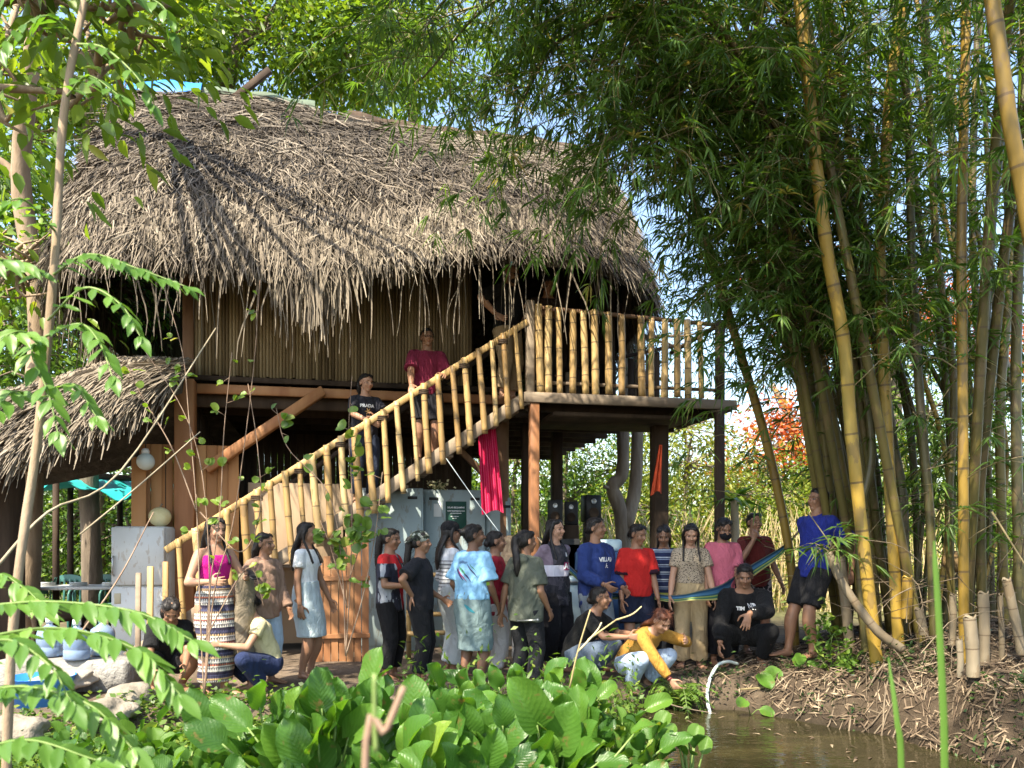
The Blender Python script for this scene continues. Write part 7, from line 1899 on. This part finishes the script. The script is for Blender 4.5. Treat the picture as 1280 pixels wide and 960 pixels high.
hub = np.array([0, 0, .75])
q = MB(); st = q; q.tube(smooth_path([np.zeros(3), (.03, 0, .4), hub, hub + [-.02, 0, .4]], 12), np.linspace(.03, .018, 12), 9)
for pts, n, L, W, tn in [([P(-40, 760, 2.85), P(60, 752, 2.8), P(170, 765, 2.75), P(240, 800, 2.7)], 11, .125, .05, .5),
                         ([P(-40, 800, 2.8), P(70, 785, 2.7), P(170, 812, 2.6), P(225, 868, 2.55)], 10, .12, .05, .6),
                         ([P(-60, 880, 2.7), P(20, 858, 2.6), P(110, 880, 2.5), P(165, 935, 2.45)], 9, .12, .05, .6),
                         ([P(-60, 850, 2.5), P(0, 800, 2.4), P(60, 830, 2.35), P(90, 880, 2.3)], 7, .10, .045, .45),
                         ([P(-60, 780, 3.1), P(-10, 720, 3.1), P(30, 735, 3.05), P(55, 760, 3.0)], 6, .11, .045, .75),
                         ([P(-60, 950, 2.5), P(30, 925, 2.4), P(120, 950, 2.35)], 7, .11, .05, .55)]:
    frond(lv, st, rel(pts, o), int(n * 1.65), L * 1.02, W * .92, tn)
    st.tube(smooth_path([hub, (hub + pts[0] - o) / 2 + [0, 0, .05], pts[0] - o], 6), np.full(6, .007), 6, mat=1)
lv.build('leaves', M['leaf_comp'], sh); q.build('trunk', [M['bark_pale'], M['stalk']], sh)
# thin twiggy shrubs in front of the boarding
def twiggy(px, d, stems, label, L, W, r=.007, nl=10, shape='round', mat='leaf_mid', tone=.55):
    o = P(px, HYP, d); o[2] = gz(o[0], o[1]) - .05
    root = empty('twiggy_shrub', o, 0, label, 'shrub'); lv, st = MB(), MB()
    for pts in stems:
        path = smooth_path(rel([P(*p) for p in pts], o), 26); st.tube(path, np.linspace(r, .0025, 26), 6)
        for k in range(nl):
            i = int(rng.uniform(7, 25)); p = path[i]; dr = unit(np.array([rng.normal(), rng.normal() * .5 - .3, rng.normal() * .5 + .1])); pl_ = rng.uniform(.02, .10)
            st.tube(np.array([p, p + dr * pl_]), [.0025, .0015], 4)
            for z in range(rng.integers(1, 4)):
                blade(lv, p + dr * pl_ * rng.uniform(.6, 1), unit(dr + rng.normal(size=3) * .6), unit(np.array([0, -.7, .8]) + rng.normal(size=3) * .3), L * rng.uniform(.6, 1.15), W * rng.uniform(.6, 1.15), .2, .002, min(1, max(0, tone + rng.normal() * .2)), shape, .15)
    lv.build('leaves', M[mat], root); st.build('stems', M['stem_brown'], root)
D = 6.3
twiggy(258, D, [[(255, 872, D), (250, 760, D), (246, 640, D), (236, 520, D), (228, 440, D), (205, 360, D)], [(255, 870, D), (262, 760, D), (258, 640, D), (246, 560, D), (222, 500, D), (182, 440, D)],
                [(256, 868, D), (268, 740, D), (290, 660, D), (305, 560, D), (318, 450, D), (325, 350, D)], [(256, 868, D), (262, 740, D), (275, 640, D), (280, 540, D), (290, 440, D)], [(250, 640, D), (300, 690, D), (325, 640, D), (322, 560, D), (310, 480, D)],
                [(256, 800, D), (300, 720, D), (318, 715, D), (330, 760, D)], [(246, 640, D), (215, 560, D), (180, 500, D), (160, 460, D)]], 'bare twiggy shrub with scattered pale leaves before the orange boarding', .075, .06, .006, 9, 'round', 'leaf_bright', .6)
twiggy(430, 6.6, [[(432, 820, 6.6), (438, 720, 6.6), (440, 620, 6.6), (436, 540, 6.6), (440, 470, 6.6)], [(432, 820, 6.6), (428, 720, 6.6), (412, 620, 6.6), (360, 560, 6.6), (345, 510, 6.6)], [(432, 820, 6.6), (455, 740, 6.6), (470, 660, 6.6), (478, 590, 6.6)],
                  [(434, 760, 6.6), (415, 690, 6.6), (400, 650, 6.6)], [(438, 720, 6.6), (450, 680, 6.6), (455, 640, 6.6)]], 'thin shrub with rounded leaves before the stair balusters', .105, .09, .006, 11, 'round', 'leaf_mid', .7)
for (a, b, lab) in ((P(-5, 425, 5.0), P(222, 555, 5.6), 'a'),): pass
q = MB(); q.tube(smooth_path([P(-10, 715, 4.6), P(60, 640, 4.9), P(150, 590, 5.4), P(270, 410, 6.1)], 16), np.linspace(.010, .005, 16), 6); q.tube(smooth_path([P(100, 668, 4.8), P(170, 610, 5.0), P(250, 540, 5.6)], 10), np.linspace(.006, .004, 10), 6)
tag(q.build('leaning_branch', M['bark_pale']), 'thin pale bare branch slanting across the refrigerator and boarding', 'branch')
q = MB(); q.tube(smooth_path([P(95, 800, 5.6), P(150, 720, 5.8), P(192, 640, 6.0)], 10), np.linspace(.008, .004, 10), 6); tag(q.build('dark_stick', M['stem_brown']), 'thin dark stick leaning before the white refrigerator', 'stick')
# fern, weeds and seedlings on the bank
o = P(848, HYP, 7.35); o[2] = gz(o[0], o[1])
fe = empty('fern', o, 0, 'feathery green fern at the water edge below the khaki trousers', 'fern'); lv, st = MB(), MB()
for k in range(20):
    az = rng.uniform(0, 6.28); sp = rng.uniform(.12, .42); pth = smooth_path([np.zeros(3), (math.cos(az) * sp * .5, math.sin(az) * sp * .5, rng.uniform(.18, .38)), (math.cos(az) * sp * 1.1, math.sin(az) * sp * 1.1, rng.uniform(.02, .30))], 20)
    st.tube(pth, np.linspace(.004, .0015, 20), 5, cap=False)
    for i in range(4, 20):
        tg = unit(pth[min(i + 1, 19)] - pth[i - 1]); sd = unit(np.cross(tg, [0, 0, 1.])); w_ = .11 * (1 - (i - 4) / 17)
        leaves(lv, np.array([pth[i], pth[i]]), np.array([tg * .5 + sd, tg * .5 - sd]) + [0, 0, -.15], w_ + .015, .022, 'blade', rnd=np.array([.6, .6]) + rng.normal(size=2) * .15)
lv.build('fronds', M['leaf_mid'], fe); st.build('stalks', M['stalk'], fe)
def seedling(px, py, d, n, L, label):
    o = P(px, py, d); root = empty('seedling', o, 0, label, 'plant'); lv, st = MB(), MB()
    for k in range(n):
        a = rng.uniform(0, 6.28); e = np.array([math.cos(a) * .08, math.sin(a) * .06 - .04, rng.uniform(.06, .2)]); st.tube(smooth_path([np.zeros(3), e * .6 + [0, 0, .02], e], 5), np.full(5, .004), 5)
        blade(lv, e, unit(np.array([math.cos(a), -.5, -.3])), np.array([0, -.6, .7]), L * rng.uniform(.7, 1.1), L * .8, .2, .003, rng.uniform(.4, .8), 'heart', .1)
    lv.build('leaves', M['leaf_water'], root); st.build('stalks', M['stalk'], root)
seedling(945, 850, 7.5, 2, .20, 'broad seedling leaf on the bank beside the crouching man in black'); seedling(938, 895, 7.15, 2, .15, 'broad seedling leaf at the water edge below the crouching man'); seedling(1000, 838, 7.6, 3, .14, 'small seedling by the bare foot of the leaning man')
def smallweed(px0, py0, px1, py1, d, label):
    a, b = P(px0, py0, d), P(px1, py1, d); root = empty('small_leaved_weed', a, 0, label, 'plant'); lv, st = MB(), MB()
    for s_ in range(5):
        pth = smooth_path([np.zeros(3), (b - a) * .5 + rng.normal(size=3) * .05, (b - a) * rng.uniform(.7, 1.05) + rng.normal(size=3) * .09], 16); st.tube(pth, np.linspace(.005, .002, 16), 5)
        for i in range(3, 16):
            for z in range(2): leaves(lv, pth[i:i + 1], rng.normal(size=(1, 3)) + [0, -.3, .2], rng.uniform(.05, .09), rng.uniform(.035, .055), 'oval')
    lv.build('leaves', M['leaf_mid'], root); st.build('stems', M['stalk'], root)
smallweed(1040, 850, 1030, 756, 7.3, 'dark green weed climbing before the black shorts'); smallweed(1052, 868, 1066, 800, 7.1, 'green weed on the slope below the bent dry culm')
# reed blades and out of focus stalk nearest the camera
for pts, w_, lab in (([P(1128, 990, 2.1), P(1122, 900, 2.1), P(1111, 822, 2.12)], .016, 'short green reed blade rising from the bottom before the water'), ([P(1182, 990, 2.0), P(1179, 860, 2.0), P(1172, 730, 2.0), P(1168, 676, 2.0)], .018, 'tall green reed blade rising from the bottom before the bank')):
    base = np.array([pts[0][0], pts[0][1], -.3]); path = smooth_path([base] + pts, 20); wd = np.interp(np.linspace(0, 1, 20), [0, .5, .85, 1], [w_, w_, w_ * .7, .001])
    q = MB(); G = np.array([[p + np.array([v * w_k * .5, (abs(v) - .5) * .006 + th, 0]) for p, w_k in zip(path, wd)] for th in (0, .002) for v in (-1, 0, 1)])
    q.grid(G[:3], rnd=.6); q.grid(G[3:], rnd=.6, flip=True); tag(q.build('reed_blade', M['leaf_comp']), lab, 'reed')
o = P(452, 1010, 1.15); o[2] = -.05
fs = empty('flower_stalk', o, 0, 'pale blurred flower stalk with two tips rising in the foreground', 'stalk')
q = MB(); q.tube(smooth_path([np.zeros(3), P(455, 980, 1.15) - o, P(482, 915, 1.15) - o, P(505, 858, 1.16) - o], 14), np.linspace(.006, .005, 14), 9); q.build('stem', M['stem_brown'], fs)
q = MB(); q.tube(smooth_path([P(470, 940, 1.15) - o, P(468, 900, 1.15) - o, P(468, 842, 1.15) - o], 10), np.linspace(.004, .003, 10), 8); q.build('side_shoot', M['stalk'], fs)
# seed stalks standing among the large leaves
q = MB()
for pts in ([(712, 860, 4.6), (722, 815, 4.6), (738, 762, 4.6)], [(722, 815, 4.6), (745, 790, 4.6), (752, 778, 4.6)], [(770, 775, 4.7), (790, 768, 4.7), (802, 758, 4.7)], [(735, 800, 4.6), (770, 775, 4.7)]): q.tube(smooth_path([P(*p) for p in pts], 8), np.linspace(.006, .004, 8), 6)
tag(q.build('seed_stalk', M['straw']), 'pale branching seed stalk standing above the large leaves', 'stalk')
# dry leaf litter, straw and sticks on the bank
lt = MB(); N = 17000; x = rng.uniform(1.6, 7.0, N); y = rng.uniform(5.2, 9.3, N); s_ = shore_dist(x, y); kp = (s_ > -.05) & ((x > 2.3) | (rng.random(N) < .25)); x, y = x[kp], y[kp]; N = len(x)
e = .06; nx = -(gh(x + e, y) - gh(x - e, y)) / (2 * e); ny = -(gh(x, y + e) - gh(x, y - e)) / (2 * e); nn = unit(np.stack([nx, ny, np.ones(N)], -1))
d = rng.normal(size=(N, 3)); d = d - (d * nn).sum(1)[:, None] * nn
strips(lt, np.stack([x, y, gh(x, y) + rng.uniform(.006, .05, N)], -1) - unit(d) * .08, unit(d) + nn * rng.normal(size=(N, 1)) * .18, rng.uniform(.05, .17, N), rng.uniform(.004, .013, N), rng.uniform(-.1, .5, N), 3, nn)
leaves(lt, np.stack([x, y, gh(x, y) + rng.uniform(.004, .03, N)], -1)[::2], (unit(d) + nn * rng.normal(size=(N, 1)) * .15)[1::2][:len(x[::2])] if N % 2 == 0 else unit(d)[::2], rng.uniform(.07, .17, len(x[::2])), rng.uniform(.010, .02, len(x[::2])), 'blade', nn[::2])
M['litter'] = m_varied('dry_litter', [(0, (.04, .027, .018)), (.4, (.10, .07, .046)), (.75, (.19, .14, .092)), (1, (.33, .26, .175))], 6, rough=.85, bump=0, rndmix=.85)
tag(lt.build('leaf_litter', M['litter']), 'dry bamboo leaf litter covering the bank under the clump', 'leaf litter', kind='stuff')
for pts, r, lab in (([P(1168, 935, 6.0), P(1200, 890, 6.2), P(1226, 862, 6.4)], .016, 'pale stick slanting out of the water at the lower right bank'), ([P(962, 885, 7.15), P(975, 860, 7.3)], .018, 'short pink brown stick poking from the water edge'), ([P(925, 862, 7.4), P(985, 858, 7.3), P(1030, 866, 7.2)], .010, 'thin pale stick lying along the water edge'),
                    ([P(1045, 690, 6.9), P(1010, 640, 6.9)], .006, 'bare twig before the royal blue shirt'), ([P(1240, 640, 6.0), P(1290, 720, 5.8)], .008, 'bare pale twig slanting at the right picture edge')):
    q = MB(); q.tube(smooth_path(pts, 8), np.linspace(r, r * .7, 8), 7); tag(q.build('stick', M['twig']), lab, 'stick')

lv = MB(); N = 7000; x = rng.uniform(1.5, 5.2, N); y = rng.uniform(5.4, 7.9, N); s_ = shore_dist(x, y); kp = (s_ > -.05) & (s_ < 1.2) & (vnoise(np.stack([x, y], -1), 2.1, 2) > -.05); x, y = x[kp], y[kp]; N = len(x)
leaves(lv, np.stack([x, y, gh(x, y) + rng.gamma(2, .025, N)], -1), unit(rng.normal(size=(N, 3)) * [1, 1, .5]), rng.uniform(.025, .07, N), rng.uniform(.012, .03, N), 'simple'); tag(lv.build('bank_herbs', M['leaf_dark']), 'small dark herbs growing on the muddy bank', 'weeds', kind='stuff')
rt = MB()
for k in range(150):
    x, y = rng.uniform(2.2, 5.0), rng.uniform(5.2, 7.6)
    if not -.05 < shore_dist(x, y) < .9: continue
    a = rng.uniform(0, 6.28); p = []
    for i in range(6):
        p.append((x, y, gz(x, y) + .008 + .03 * math.sin(i * 1.1))); a += rng.normal() * .5; x += math.cos(a) * .09; y += math.sin(a) * .09 - .03
    rt.tube(smooth_path(p, 12), np.linspace(.009, .003, 12), 5)
tag(rt.build('exposed_roots', M['dead_twig']), 'tangle of thin roots exposed on the muddy bank', 'roots', kind='stuff')

lv = MB(); N = 150; x = rng.uniform(.9, 3.4, N); y = rng.uniform(5.0, 7.6, N); s_ = shore_dist(x, y); kp = (s_ < -.12) & (s_ > -1.3) & (rng.random(N) < np.exp(s_ * 1.6) + .12); x, y = x[kp], y[kp]; N = len(x)
leaves(lv, np.stack([x, y, np.full(N, ZW + .004)], -1), unit(np.stack([rng.normal(size=N), rng.normal(size=N), np.zeros(N)], -1)), rng.uniform(.04, .13, N), rng.uniform(.010, .028, N), 'blade', np.tile([0., 0, 1.], (N, 1)))
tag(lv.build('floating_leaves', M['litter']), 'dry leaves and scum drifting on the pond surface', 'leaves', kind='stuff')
